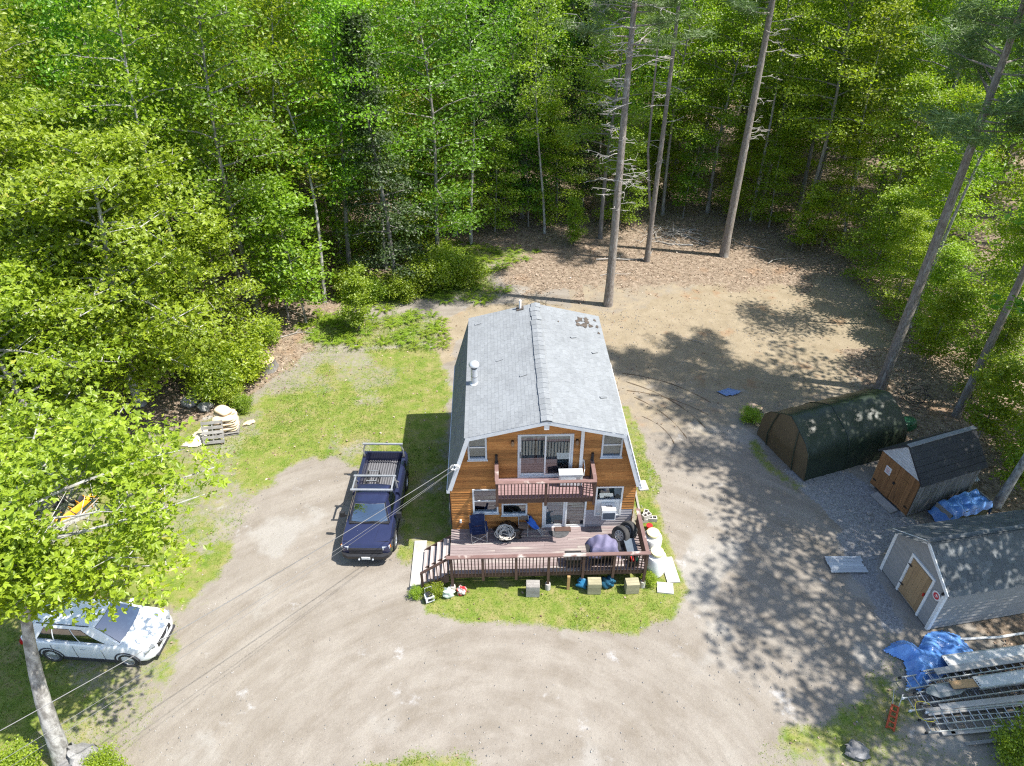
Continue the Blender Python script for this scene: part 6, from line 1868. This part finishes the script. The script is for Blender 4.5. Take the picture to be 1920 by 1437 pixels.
PROTO['under'] = tree_parts(112, 9, .5, 2.6, 26, 13, 28, 0.16, LM['bright'], .08, M['bark'], sig=(.42, .42, .15), rise=.22, layered=True, name='under', up=.7)
PROTO['wide'] = tree_parts(113, 19, 4.0, 3.5, 34, 17, 28, 0.18, LM['mid'], .18, M['bark'], name='wide', sig=(.55, .55, .38), up=.2, wig=.8, rise=.75, prof_pow=.4)
PROTO['pale'] = tree_parts(114, 16, 2.5, 3.6, 32, 16, 27, 0.175, LM['bright'], .15, M['bark'], name='pale', sig=SG, up=.22, wig=.7, rise=.8, prof_pow=.45)

PROTO['airy'] = tree_parts(115, 20, 6.5, 3.8, 22, 8, 27, .23, LM['mid'], .20, M['bark'], name='airy', sig=(.42, .42, .24), up=.5, wig=.6)
PROTO['airy2'] = tree_parts(116, 23, 9.0, 4.2, 22, 8, 27, .24, LM['mid'], .22, M['bark'], name='airy2', sig=(.45, .45, .25), up=.5, wig=.6)


def tree(kind, x, y, label, group, s=1.0, rz=None, tname='broadleaf_tree', cat='tree', sz=None, tilt=(0, 0)):
    tm, cm_ = PROTO[kind]
    z = float(ground_z(x, y)) - .02
    t = thing(tname, (x, y, z), rnd.uniform(0, 6.28) if rz is None else rz, label, cat, group)
    t.rotation_euler = (tilt[0], tilt[1], t.rotation_euler[2])
    k_ = rnd.uniform(.9, 1.15)
    t.scale = (s * k_, s / k_, sz or s * rnd.uniform(.92, 1.08))
    link('trunk', tm, t); link('crown', cm_, t)
    return t


# ---- the big maples over the left of the yard
def special(name, x, y, label, cat, parts, rz=0):
    t = thing(name, (x, y, float(ground_z(x, y)) - .03), rz, label, cat)
    for nm, me in parts: link(nm, me, t)
    return t


def maple_gap(p):
    # boughs cut back over the parked car and the wires, and one natural gap in the crown
    if p[0] > .1 and p[1] < .55 - (p[2] - 7) * .73: return True
    a = Vector((1.3, 3.35, 7.5)); d = Vector((1.3, -1.45, 1.5)).normalized()
    v = Vector(p) - a
    return (v - d * v.dot(d)).length < .95


mt1 = tree_parts(207, 10.2, 5.8, 4.5, 46, 20, 26, .15, LM['maple'], .29, M['birch'], sig=(.34, .34, .20), shape='maple', rise=.22, lean=(1.3, 1.6), wig=.3, up=.6, prof_pow=.4, name='maple', curve=1.3, drop=maple_gap)
special('maple_tree', -15.4, -8.42, 'large yellow-green maple leaning over the white SUV from the bottom left', 'tree', [('trunk', mt1[0]), ('crown', mt1[1])])
mt2 = tree_parts(202, 13.5, 2.0, 5.6, 44, 24, 24, .165, LM['maple'], .28, M['birch'], sig=(.42, .42, .26), shape='maple', rise=.3, lean=(.4, -.3), wig=.5, up=.55, prof_pow=.4, name='maple')
special('maple_tree', -20.2, 10.0, 'big yellow-green maple at the left wood edge behind the snow plow', 'tree', [('trunk', mt2[0]), ('crown', mt2[1])])
mt3 = tree_parts(203, 10.0, 2.4, 4.6, 30, 22, 24, .165, LM['maple'], .22, M['birch'], sig=(.40, .40, .24), shape='maple', rise=.3, lean=(.3, .1), wig=.4, up=.55, prof_pow=.4, name='maple')
special('maple_tree', -22.0, 4.6, 'yellow-green maple at the far left edge right above the snow plow', 'tree', [('trunk', mt3[0]), ('crown', mt3[1])])
mt4 = tree_parts(204, 14.5, 2.2, 4.8, 34, 20, 22, .18, LM['bright'], .2, M['birch'], sig=(.42, .42, .24), shape='maple', rise=.4, wig=.4, up=.5, prof_pow=.4, name='maple')
special('maple_tree', -21.5, 15.5, 'green maple in the left wood edge beyond the yellow-green one', 'tree', [('trunk', mt4[0]), ('crown', mt4[1])])


# ---- pines
def pine_parts(seed, H, r0, dead, live0, live_r, name, fork=None, dead_len=2.6, bare=0, side=None):
    rr = random.Random(seed); rng = np.random.default_rng(seed)
    n = 14
    wx = rr.uniform(0, 6)
    P = [Vector((.10 * math.sin(wx + t * 5) * t, .10 * math.cos(wx + t * 4) * t, H * t - .3 * (1 - t))) for t in [i / n for i in range(n + 1)]]
    rad = [r0 * (1.22 if i == 0 else 1.0) * (1 - .80 * (i / n)) + .02 for i in range(n + 1)]
    tb = MB(); tb.tube(P, rad, 12)
    def at(z):
        t = min(max((z + .3) / (H + .3), 0), 1) * n; i = min(int(t), n - 1); return P[i].lerp(P[i + 1], t - i)
    if fork:
        f0 = at(fork); d = Vector((-.9, .2, 0))
        tb.tube([f0, f0 + Vector((-.35, .1, 1.6)), f0 + Vector((-.75, .2, 4.5)), f0 + Vector((-1.0, .3, H - fork - 3))], [r0 * .62, r0 * .55, r0 * .42, .05], 10)
    dbs = []
    for k in range(dead[2]):
        db = MB(); dbs.append(db)
        z = rr.uniform(dead[0], dead[1]); az = rr.uniform(0, 6.28)
        if side is not None and rr.random() < .6: az = side + rr.uniform(-.9, .9)
        L = dead_len * rr.uniform(.35, 1.15) * (.55 + .45 * (z - dead[0]) / max(.1, dead[1] - dead[0]))
        d = Vector((math.cos(az), math.sin(az), 0)); sd_ = Vector((-d.y, d.x, 0))
        o = at(z)
        pts = [o + d * L * u + sd_ * (L * .15 * math.sin(3 * u + k)) + Vector((0, 0, L * (.10 * u - .22 * u * u * (1 if rr.random() < .5 else -.6)))) for u in (0, .25, .5, .75, 1)]
        r1 = .015 + .013 * L / 2
        db.tube(pts, [r1, r1 * .85, r1 * .65, r1 * .45, .004], 5, cap=False)
        for j in range(int(5 + L * 3.2)):
            u = rr.uniform(.3, 1); i_ = min(int(u * 4), 3); p = pts[i_].lerp(pts[i_ + 1], u * 4 - i_)
            tl = L * rr.uniform(.1, .3)
            dd = (d * rr.uniform(.3, 1) + sd_ * rr.choice((-1, 1)) * rr.uniform(.4, 1)).normalized()
            db.tube([p, p + dd * tl + Vector((0, 0, rr.uniform(-.15, .1) * tl))], [r1 * .5, .006], 4, cap=False)
    cents = []
    lb_ = MB()
    nl = int((H - live0) * 4.2)
    for k in range(nl):
        z = live0 + (H - live0) * (k + rr.random()) / nl
        t = (z - live0) / (H - live0)
        az = rr.uniform(0, 6.28)
        L = live_r * (1.0 - .75 * t) * rr.uniform(.65, 1.15)
        d = Vector((math.cos(az), math.sin(az), 0)); sd_ = Vector((-d.y, d.x, 0)); o = at(z)
        pts = [o + d * L * u + Vector((0, 0, L * (.05 * u + .16 * u * u))) for u in (0, .33, .66, 1)]
        lb_.tube(pts, [.05, .035, .02, .006], 5, cap=False)
        for j in range(int(5 + L * 4)):
            u = rr.uniform(.35, 1.02); i_ = min(int(u * 3), 2); p = pts[i_].lerp(pts[i_ + 1], u * 3 - i_)
            q_ = p + sd_ * rr.uniform(-1, 1) * .38 * L * (1.25 - u) + Vector((0, 0, rr.uniform(-.05, .2)))
            cents.append(tuple(q_))
    tb.add(lb_.v, lb_.f)
    out = [('trunk', tb.mesh(name + '_trunk', M['pinebark'], 60, fix=False))] + [('dead_branch', d_.mesh(name + '_dead', M['deadwood'], 60, fix=False)) for d_ in dbs]
    V, F, v = clump_leaves(np.array(cents), rng, 34, (.20, .20, .12), .30, 'needle', .35)
    out.append(('needles', fast_mesh(name + '_needles', V, F, LM['pine'], v)))
    return out


special('pine_tree', 5.48, 19.57, 'tall bare pine trunk with dead side branches just behind the cabin', 'tree', pine_parts(301, 25, .26, (6.5, 17.5, 62), 15.0, 3.6, 'pine', dead_len=2.8))
special('pine_tree', 9.10, 25.7, 'slimmer forked trunk standing behind the tall bare pine', 'tree', pine_parts(302, 24, .18, (7, 15, 16), 17.5, 2.8, 'pine', fork=3.2, dead_len=1.8))
special('pine_tree', 14.77, 26.4, 'tall straight pine in the middle of the cleared ground behind the cabin', 'tree', pine_parts(303, 27, .29, (8, 16, 20), 15.5, 4.2, 'pine', dead_len=2.0, side=0.0))
special('pine_tree', 18.73, 10.15, 'tall dark pine rising behind the green garage tent', 'tree', pine_parts(304, 24, .26, (8, 13, 10), 13.0, 4.6, 'pine', dead_len=1.5))
special('pine_tree', 21.6, 7.8, 'grey trunk behind the brown shed among bright leaves', 'tree', pine_parts(305, 22, .19, (7, 12, 8), 13.5, 3.0, 'pine', dead_len=1.2))
bp_parts = tree_parts(306, 21, 8.5, 3.9, 24, 9, 34, .23, LM['mid'], .17, M['birch'], name='birch', lean=(.5, -.1))
special('birch_tree', 19.9, 1.5, 'pale mottled trunk leaning out of frame beside the covered woodbox', 'tree', [('trunk', bp_parts[0]), ('crown', bp_parts[1])])

# ---- named trunks along the wood edge
tree('tall', -15.95, 17.8, 'straight grey trunk at the lawn corner left of the cabin', 'trees at the left wood edge', 1.0, .3)
tree('tall', -11.5, 23.9, 'grey trunk leaning left behind the fern patch', 'trees at the left wood edge', .95, 2.0, tilt=(0, -.13))
tree('sapling2', -13.2, 17.7, 'slim sapling right of the straight trunk at the lawn corner', 'trees at the left wood edge', 1.1)
tree('sapling2', -14.4, 18.3, 'thin sapling between the straight trunk and the slim one', 'trees at the left wood edge', 1.0)
tree('sapling', -9.9, 17.0, 'small sapling standing alone in the weeds behind the lawn', 'trees at the left wood edge', .75)
tree('beech', -8.5, 27.2, 'bright layered young tree in the wood edge behind the ferns', 'young trees behind the cabin', 1.15)
tree('beech', -12.4, 26.0, 'bright layered young tree left of the leaning trunk', 'young trees behind the cabin', 1.05)
tree('edge', -4.5, 30.5, 'green layered tree behind the left end of the cabin roof', 'young trees behind the cabin', 1.0)
tree('hemlock', 0.6, 33.5, 'dark conifer in the shade straight behind the cabin', 'dark conifers', 1.0, tname='conifer_tree')
tree('hemlock', 5.5, 35.0, 'dark conifer behind the tall bare pine', 'dark conifers', .95, tname='conifer_tree')
tree('hemlock', -2.6, 36.2, 'dark conifer left of the cabin ridge, deep in the wood', 'dark conifers', 1.1, tname='conifer_tree')
tree('sapling2', 1.0, 31.8, 'thin pale sapling in the gap behind the cabin', 'young trees behind the cabin', .95)
tree('sapling', 4.2, 28.5, 'small yellow-green sapling left of the tall bare pine', 'young trees behind the cabin', .62)
tree('tall2', 6.3, 29.6, 'thin dark trunk close behind the tall bare pine', 'young trees behind the cabin', .8)
tree('tall2', 11.9, 34.0, 'thin trunk right of the forked pine at the shaded edge', 'trees at the right wood edge', .85)
tree('tall2', 15.6, 34.3, 'thin trunk just left of the middle pine, further back', 'trees at the right wood edge', .85)
tree('tall2', 21.4, 29.6, 'dark trunk at the back right edge of the cleared ground', 'trees at the right wood edge', .9)
tree('tall', 25.5, 31.5, 'leaning trunk deep in the right of the wood', 'trees at the right wood edge', 1.0, tilt=(0, .06))
tree('orange', -9.0, 36.0, 'tree with orange-tinted young leaves left of the dark conifers', 'orange-tinted trees', 1.0)
tree('orange', 8.0, 44.0, 'tree with orange-tinted leaves far behind the tall bare pine', 'orange-tinted trees', 1.0)
for (x_, y_, s_, lb_) in ((24.2, 24.6, 1.0, 'bright layered tree at the right side of the cleared ground'), (25.4, 19.2, .95, 'bright leafy tree right of the tan clearing'), (23.6, 14.6, .72, 'low bright tree behind the tall dark pine'), (24.6, 10.6, .85, 'bright tree overhanging the black pipe coils'), (25.5, 6.0, .85, 'bright leafy tree behind the brown shed'), (24.0, 1.6, .7, 'bright leafy tree at the right frame edge above the grey shed')):
    tree('edge' if s_ > .8 else 'under', x_, y_, lb_, 'trees at the right wood edge', s_)

# ---- slim pale trunks standing clear of the leaves
PROTO['slim'] = tree_parts(120, 19, 9.5, 2.4, 20, 10, 22, .18, LM['mid'], .125, M['birch'], name='slim', sig=(.42, .42, .3), up=.25, wig=.7)
PROTO['slim2'] = tree_parts(121, 17, 7.5, 2.2, 18, 10, 22, .18, LM['bright'], .10, M['birch'], name='slim2', sig=(.42, .42, .3), up=.25, wig=.9, lean=(.4, .1))
for kd, x_, y_, s_, lb_ in (('slim', -18.6, 16.0, 1.0, 'slim pale trunk at the wood edge left of the straight grey one'), ('slim2', -12.6, 20.4, 1.0, 'slim pale trunk before the leaning grey trunk'), ('slim', -9.2, 24.9, 1.0, 'slim pale trunk right of the leaning grey trunk'), ('slim2', -14.6, 23.0, 1.05, 'slim pale trunk behind the lawn corner saplings'),
        ('slim', -3.4, 28.9, .95, 'slim pale trunk behind the bush group, left of the cabin ridge'), ('slim2', 2.2, 30.6, .95, 'slim pale trunk in the gap behind the cabin ridge'), ('slim', 18.6, 32.6, 1.0, 'slim pale trunk right of the middle pine, at the shaded edge'), ('slim2', 24.2, 28.4, 1.0, 'slim pale trunk at the far right corner of the leaf floor'), ('slim', 23.4, 16.4, .9, 'slim pale trunk behind the tall dark pine'), ('slim2', -17.6, 20.6, 1.0, 'slim pale trunk deeper in the wood left of the lawn corner')):
    tree(kd, x_, y_, lb_, 'slim pale trunks along the wood edge', s_)

# ---- low understory along the back of the clearing
for k_, (kd, x_, y_, s_, lb_) in enumerate((('under', 19.6, 31.2, .8, 'low leafy young tree left of the dark trunk at the back right'), ('beech', 22.4, 27.8, .7, 'flat-layered young tree at the right end of the brown leaf floor'), ('under', 23.4, 22.2, .75, 'low leafy tree at the right rim of the tan clearing'), ('sapling', 20.6, 27.0, .8, 'small sapling on the leaf floor right of the middle pine'),
        ('under', -1.6, 31.0, .85, 'low leafy tree behind the cabin ridge, left'), ('beech', 3.2, 32.6, .85, 'flat-layered young tree left of the tall bare pine, further back'), ('under', 8.2, 32.4, .9, 'low leafy tree behind the forked pine'), ('sapling2', 13.4, 33.4, .9, 'young tree in the gap left of the middle pine'), ('under', 17.4, 33.8, .9, 'low leafy tree behind the middle pine'),
        ('beech', 23.0, 18.0, .6, 'low flat-layered tree right of the tan clearing'), ('sapling', 22.3, 12.4, .8, 'sapling behind the tall dark pine'), ('under', 23.2, 9.2, .6, 'low leafy tree beside the black pipe coils'), ('sapling', 21.6, 5.9, .8, 'sapling behind the rear wall of the brown shed'), ('under', 22.8, 4.2, .6, 'low leafy tree right of the brown shed'),
        ('sapling', 21.2, 2.4, .8, 'sapling right of the pale mottled trunk'), ('beech', -6.6, 29.4, .8, 'flat-layered young tree behind the bush group'), ('under', -14.6, 21.0, .8, 'low leafy tree behind the straight trunk at the lawn corner'), ('mid2', 27.5, 25.0, .8, 'bright green tree right of the clearing, second row'))):
    tree(kd, x_, y_, lb_, 'low trees along the clearing', s_)

# ---- trees just outside the right of the view whose shade falls on the sheds and drive
for (k_, x_, y_, s_, lb_) in (('airy', 20.2, -1.0, 1.0, 'tall tree right of the grey shed, shading it'), ('airy2', 20.6, -4.2, 1.05, 'tall tree right of the ladders, shading them'), ('airy', 25.2, -9.6, 1.0, 'tree beyond the bottom right corner'),
                              ('airy', 18.8, -10.4, .9, 'tree shading the grass at the bottom right'), ('airy2', 24.6, 3.6, 1.1, 'tall tree behind the woodbox, shading the gravel'), ('airy', 16.6, -13.6, .85, 'tree below the ladders, outside the view'),
                              ('airy2', 24.8, 0.6, 1.05, 'second tall tree right of the grey shed'), ('airy', 28, -5, 1.0, 'tree far right of the ladders'), ('airy2', 26.4, 7.4, 1.1, 'tall tree well behind the brown shed, shading the drive')):
    tree(k_, x_, y_, lb_, 'trees right of the sheds', s_)

# ---- the wood itself
pts = [(o.location.x, o.location.y) for o in COL.objects if o.get('category') == 'tree']
fr = np.random.default_rng(77)
cand = fr.random((16000, 2)) * np.array([190, 125]) + np.array([-95, -6])
cx_, cy_ = cand[:, 0], cand[:, 1]
od = -sdist(P_clear, cx_, cy_)
fx = np.abs(cx_ + 1.8 - .03 * (cy_ + 20)); fwd = (cy_ + 19.8) * .81
inview = fx < (fwd + 12) * .76 + 4
order = np.argsort(od + fr.random(len(od)) * 3)
acc = np.array(pts)
nt_ = 0
GL = {'L': ('leafy tree in the wood left of the lawn', 'trees of the left wood'), 'C': ('leafy tree in the wood behind the cabin', 'trees of the wood behind the cabin'), 'R': ('leafy tree in the wood behind the tent and sheds', 'trees of the right wood')}
for i in order:
    if nt_ >= 285: break
    d0 = od[i]
    if d0 < .9 or d0 > 62 or not inview[i]: continue
    x_, y_ = float(cx_[i]), float(cy_[i])
    if x_ > 18 and y_ < 3: continue
    sp = 2.9 if d0 < 7 else (4.0 if d0 < 25 else 5.4)
    if x_ > 18 and y_ < 26: sp *= 1.5
    if np.min(np.hypot(acc[:, 0] - x_, acc[:, 1] - y_)) < sp: continue
    if x_ > 17 and d0 < 12 and fr.random() < .4: continue
    if x_ > 26 and y_ < 22 and fr.random() < .5: continue
    acc = np.vstack([acc, [x_, y_]])
    rv = fr.random()
    zone = 'L' if x_ < -9 - .25 * max(0, y_ - 20) else ('R' if x_ > 14 + .2 * max(0, y_ - 25) else 'C')
    if zone == 'R':
        kind = ('under' if rv < .30 else 'edge' if rv < .45 else 'sapling2' if rv < .55 else 'tall2' if rv < .8 else 'tall') if d0 < 9 else ('tall2' if rv < .3 else 'tall' if rv < .5 else 'pale' if rv < .7 else 'wide' if rv < .85 else 'under')
        if d0 < 3.5 and y_ > 24: kind = 'sapling2' if rv < .5 else 'under'
    elif zone == 'L':
        kind = ('mid2' if rv < .3 else 'edge' if rv < .45 else 'pale' if rv < .7 else 'wide' if rv < .9 else 'under') if d0 < 9 else ('wide' if rv < .3 else 'pale' if rv < .5 else 'tall' if rv < .7 else 'mid' if rv < .85 else 'tall2')
        if d0 < 2.2: kind = 'under' if rv < .5 else 'sapling2'
    else:
        kind = ('under' if rv < .25 else 'beech' if rv < .4 else 'sapling2' if rv < .55 else 'mid' if rv < .7 else 'hemlock' if rv < .8 else 'tall') if d0 < 9 else ('hemlock' if rv < .05 else 'wide' if rv < .35 else 'pale' if rv < .55 else 'tall' if rv < .75 else 'tall2' if rv < .87 else 'mid2')
    lb_, gp_ = GL[zone]
    if kind == 'hemlock': lb_ = 'dark conifer among the leafy trees behind the cabin'; gp_ = 'dark conifers of the wood'
    elif kind in ('sapling2', 'under'): lb_ = lb_.replace('leafy tree', 'low young tree'); gp_ = gp_.replace('trees', 'young trees')
    row = 'front row of' if d0 < 4 else ('second row of' if d0 < 9 else ('middle of' if d0 < 24 else 'far back of'))
    desc = {'tall': 'tall green tree', 'tall2': 'very tall green tree', 'mid': 'full green tree', 'mid2': 'bright green tree', 'edge': 'bright tree with layered low branches', 'beech': 'bright flat-layered tree', 'hemlock': 'dark conifer', 'under': 'low bright young tree', 'sapling2': 'slim young tree', 'wide': 'broad green tree', 'pale': 'pale green tree'}[kind]
    side_ = {'L': 'wood left of the lawn', 'C': 'wood behind the cabin', 'R': 'wood behind the sheds'}[zone]
    lb_ = '%s, %s the %s' % (desc, row, side_)
    tree(kind, x_, y_, lb_, gp_, float(fr.uniform(.85, 1.15)), tname='conifer_tree' if kind == 'hemlock' else 'broadleaf_tree')
    nt_ += 1

# ---- shrubs and ferns
BL = ((-6.2, 21.6, 1.15, 'large shaded bush behind the left rear corner of the cabin'), (-4.9, 22.6, 1.1, 'shaded bush right of the largest one behind the cabin'), (-3.5, 22.3, .9, 'sunlit bush nearest the cabin ridge'), (-7.4, 20.6, .8, 'low bush at the left of the bush group'),
      (-5.2, 24.6, .9, 'bush at the back of the group behind the cabin'), (-9.6, 20.4, .8, 'bush between the leaning trunk and the lawn'), (-10.9, 21.4, .9, 'bush at the foot of the leaning trunk'), (-15.4, 12.0, 1.1, 'bush left of the old grey stump'), (-16.4, 10.6, 1.1, 'bush behind the sack pallet at the wood edge'),
      (-15.0, 15.6, .7, 'low bush at the foot of the straight trunk'), (-17.4, 12.2, 1.2, 'tall bush at the wood edge behind the sack pallet'), (-15.3, 9.9, .55, 'small weed clump behind the sack stack'), (-14.6, 9.3, .4, 'tiny weed clump right behind the sack stack'),
      (15.2, -8.9, .7, 'leafy bush below the right end of the ladders'), (14.1, -9.3, .55, 'leafy bush at the bottom edge below the ladders'), (16.2, -9.4, .7, 'bush in the bottom right corner'), (-13.2, -9.9, .5, 'weed clump by the boulder'), (-16.4, -8.9, .6, 'weed clump left of the maple trunk'), (-13.9, -8.9, .45, 'weed clump right of the boulder'),
      (10.9, 7.6, .4, 'small yellow-green weed before the fresh stump'), (-4.2, -2.45, .28, 'small green plant by the deck steps'), (-4.9, -2.5, .22, 'tiny plant at the end of the concrete slab'), (4.05, -2.15, .25, 'weed growing before the front propane tank'))
for x_, y_, s_, lb_ in BL: tree('bush', x_, y_, lb_, 'bushes and weeds', s_, tname='bush', cat='bush')


def fern_mesh(seed):
    rng = np.random.default_rng(seed); rr = random.Random(seed)
    V = []; F = []; v = []
    for k in range(13):
        az = k * 2.4 + rr.uniform(-.3, .3); L = rr.uniform(.45, .8)
        d = np.array([math.cos(az), math.sin(az), 0]); s_ = np.array([-d[1], d[0], 0])
        for j in range(9):
            u = j / 8; p = d * L * (.1 + .9 * u) + np.array([0, 0, L * (1.1 * u - .95 * u * u)])
            w_ = .17 * math.sin(math.pi * (.12 + .85 * u)) * (1 - .3 * u)
            for sg in (-1, 1):
                b = len(V)
                V += [p - d * .03, p + d * .035, p + s_ * sg * w_ + d * .06 + np.array([0, 0, -.03])]
                F.append((b, b + 1, b + 2)); v.append(rr.random())
    return fast_mesh('fern', np.array(V), np.array(F), LM['fern'], v)


fms = [fern_mesh(i) for i in range(3)]
ff = np.random.default_rng(9)
nf = 0
placed = []
while nf < 120:
    x_, y_ = ff.uniform(-13.5, 3.5), ff.uniform(14.8, 29)
    m_ok = sdist(P_ferns, np.array([x_]), np.array([y_]))[0] > -.5
    if not m_ok or any((x_ - a) ** 2 + (y_ - b) ** 2 < .35 for a, b in placed): continue
    placed.append((x_, y_))
    o = link('fern', fms[nf % 3], None, (x_, y_, float(ground_z(x_, y_)) - .01), (0, 0, ff.uniform(0, 6.28)))
    s_ = ff.uniform(.6, 1.25); o.scale = (s_, s_, s_ * ff.uniform(.8, 1.2))
    near = y_ < 18.6
    tag(o, 'bright fern in the patch between the lawn and the wood' if near else 'bright fern on the wood floor behind the cabin', 'fern', 'ferns near the lawn' if near else 'ferns behind the cabin')
    nf += 1

# ---- fallen branches and brush
br = random.Random(19)
def branch(x, y, L, az, r_, lab, name='fallen_branch'):
    m = MB()
    d = Vector((math.cos(az), math.sin(az), 0)); s_ = Vector((-d.y, d.x, 0))
    pts_ = [Vector((x, y, float(ground_z(x, y)) + .04)) + d * L * (u - .5) + s_ * L * .08 * math.sin(5 * u + x) + Vector((0, 0, .05 * math.sin(4 * u + y) + .04)) for u in (0, .25, .5, .75, 1)]
    m.tube(pts_, [r_, r_ * .9, r_ * .75, r_ * .5, r_ * .2], 6)
    for k in range(4):
        u = br.uniform(.3, .95); i_ = min(int(u * 4), 3); p = pts_[i_].lerp(pts_[i_ + 1], u * 4 - i_)
        m.tube([p, p + (d * .6 + s_ * br.choice((-1, 1)) * br.uniform(.4, 1) + Vector((0, 0, br.uniform(-.05, .3)))) * L * .22], [r_ * .45, .005], 4, cap=False)
    tag(m.build(name, M['deadwood'], smooth=60, fix=False), lab, 'branch', 'fallen branches behind the cabin')
for k, a_ in enumerate(((7.6, 26.0, 4.2, .25, .06, 'long fallen branch left of the forked pine'), (11.3, 28.6, 3.4, 2.7, .07, 'thick fallen branch right of the forked pine'), (12.6, 30.4, 3.2, .6, .05, 'fallen branch in the brush behind the forked pine'), (10.6, 30.6, 2.6, 1.3, .05, 'fallen branch close to the wood edge'), (13.4, 29.2, 2.8, -.5, .06, 'fallen branch left of the middle pine'), (18.5, 25.4, 2.2, .4, .04, 'fallen branch in the shade right of the middle pine'), (17.0, 28.0, 2.6, 2.3, .04, 'fallen branch behind the middle pine'), (-13.6, 16.5, 2.0, .2, .03, 'fallen branch at the lawn corner by the straight trunk'), (-14.2, 19.2, 2.4, 2.2, .05, 'pale fallen branch leaning among the left saplings'), (6.5, 23.6, 2.0, .1, .03, 'thin fallen branch right of the tall bare pine'), (9.8, 15.2, 1.6, 2.4, .02, 'twig on the tan ground right of the cabin'))):
    branch(*a_)
bh = thing('brush_pile', (12.0, 30.0, float(ground_z(12.0, 30.0))), 0, 'brown heap of cut brush at the wood edge behind the forked pine', 'brush pile')
for k in range(70):
    az = br.uniform(0, 6.28); x_, y_ = br.gauss(0, 1.1), br.gauss(0, .7); L = br.uniform(.6, 1.8); zz = max(.03, .6 - .3 * math.hypot(x_, y_)) * br.random()
    dz = br.uniform(-.2, .35)
    MB().tube([(x_ - math.cos(az) * L / 2, y_ - math.sin(az) * L / 2, zz), (x_, y_, zz + .1), (x_ + math.cos(az) * L / 2, y_ + math.sin(az) * L / 2, max(.02, zz + dz))], [.025, .018, .006], 5, cap=False).build('stick', M['deadwood'] if k % 3 else M['bark'], bh, fix=False)

# ================================================================== GROUND COVER
gr2 = np.random.default_rng(21)
N = 620000
X = gr2.uniform(-24, 17, N); Y = gr2.uniform(-11, 24, N)
gmk = masks(X, Y)
dens = np.clip(gmk[0] * 1.0 - .10, 0, 1) * (.35 + .5 * fnoise(X, Y, .6, 12))
keep = (gr2.random(N) < dens) & ~((np.abs(X) < 3.75) & (Y > -2.1) & (Y < 7.6)) & ~((np.abs(X + 6.88) < .95) & (Y > -.9) & (Y < 4.3))
X, Y = X[keep], Y[keep]
n = len(X)
print('grass tufts', n)
Z = ground_z(X, Y) - .02
lush = fnoise(X, Y, 2.2, 15)
h = .025 + .07 * gr2.random(n) * lush ** 1.5 * 1.4 + np.where(Y > 14.5, .12, 0) * gr2.random(n)
vs = []
for b in range(2):
    a = gr2.random(n) * 6.283; w_ = .008 + .010 * gr2.random(n)
    px, py = np.cos(a), np.sin(a)
    ox, oy = gr2.normal(0, .03, n), gr2.normal(0, .03, n)
    base = np.stack([X + ox, Y + oy, Z], -1)
    sd_ = np.stack([-py * w_, px * w_, 0 * w_], -1)
    tip = base + np.stack([px * h * .9, py * h * .9, h], -1)
    vs.append(np.stack([base - sd_, base + sd_, tip], 1))
V = np.stack(vs, 1).reshape(-1, 3)
F = np.arange(len(V)).reshape(-1, 3)
gv = np.clip(np.repeat(.75 - .9 * (lush - .35) + gr2.normal(0, .16, n), 2), 0, 1)
tag(link('grass', fast_mesh('grass', V, F, LM['grass'], gv)), 'short patchy yard grass', 'grass', kind='stuff')

# fallen leaves
N = 150000
X = gr2.uniform(-24, 30, N); Y = gr2.uniform(-10, 38, N)
gmk = masks(X, Y)
keep = (gr2.random(N) < gmk[1] * .55 + .035) & ~((np.abs(X) < 3.8) & (Y > -2.3) & (Y < 7.7)) & ~((X > 13.3) & (X < 19.2) & (Y > -4.7) & (Y < -1)) & (gmk[1] + .3 * gmk[3] + .25 * gmk[0] > .12)
X, Y = X[keep], Y[keep]; n = len(X)
print('fallen leaves', n)
C = np.stack([X, Y, ground_z(X, Y) + .005 + .03 * gr2.random(n)], -1)
V, F, li = leaf_geo(C, gr2, .10, 'oval', 1.0, .5, .05)
dl = leafmat('fallen_leaf', (.16, .10, .065), (.40, .295, .22), (.56, .47, .38), trans=.12, objvar=0, huevar=0)
tag(link('fallen_leaves', fast_mesh('fallen_leaves', V, F, dl, gr2.random(n))), 'brown fallen leaves on the bare ground', 'leaves', kind='stuff')

# loose stones on the drive and gravel
N = 120000
X = gr2.uniform(-14, 18, N); Y = gr2.uniform(-11, 20, N)
gmk = masks(X, Y)
pd = np.clip(.045 + .55 * gmk[2] + .08 * gmk[3], 0, 1) * (1 - np.clip(gmk[0], 0, 1) * .6) * np.where(fnoise(X, Y, 2.5, 18) > .56, 2.2, .6)
keep = (gr2.random(N) < pd) & ~((np.abs(X) < 3.8) & (Y > -2.3) & (Y < 7.7))
X, Y = X[keep], Y[keep]; n = len(X)
print('stones', n)
r_ = .010 + .030 * gr2.random(n) ** 3
base = np.stack([X, Y, ground_z(X, Y) + r_ * .1], -1)
dirs = np.array([(1, 0, 0), (0, 1, 0), (-1, 0, 0), (0, -1, 0), (0, 0, .8)])
V = (base[:, None, :] + dirs[None] * r_[:, None, None] * (.7 + .6 * gr2.random((n, 5, 1)))).reshape(-1, 3)
tri = np.array([(0, 1, 4), (1, 2, 4), (2, 3, 4), (3, 0, 4)])
F = (np.arange(n)[:, None, None] * 5 + tri[None]).reshape(-1, 3)
tag(link('loose_stones', fast_mesh('loose_stones', V, F, pm('pale_stone', (.30, .285, .265), (.22, .205, .19), 2, .9, var=.45), np.repeat(gr2.random(n), 4))), 'small loose stones on the drive and gravel', 'stones', kind='stuff')
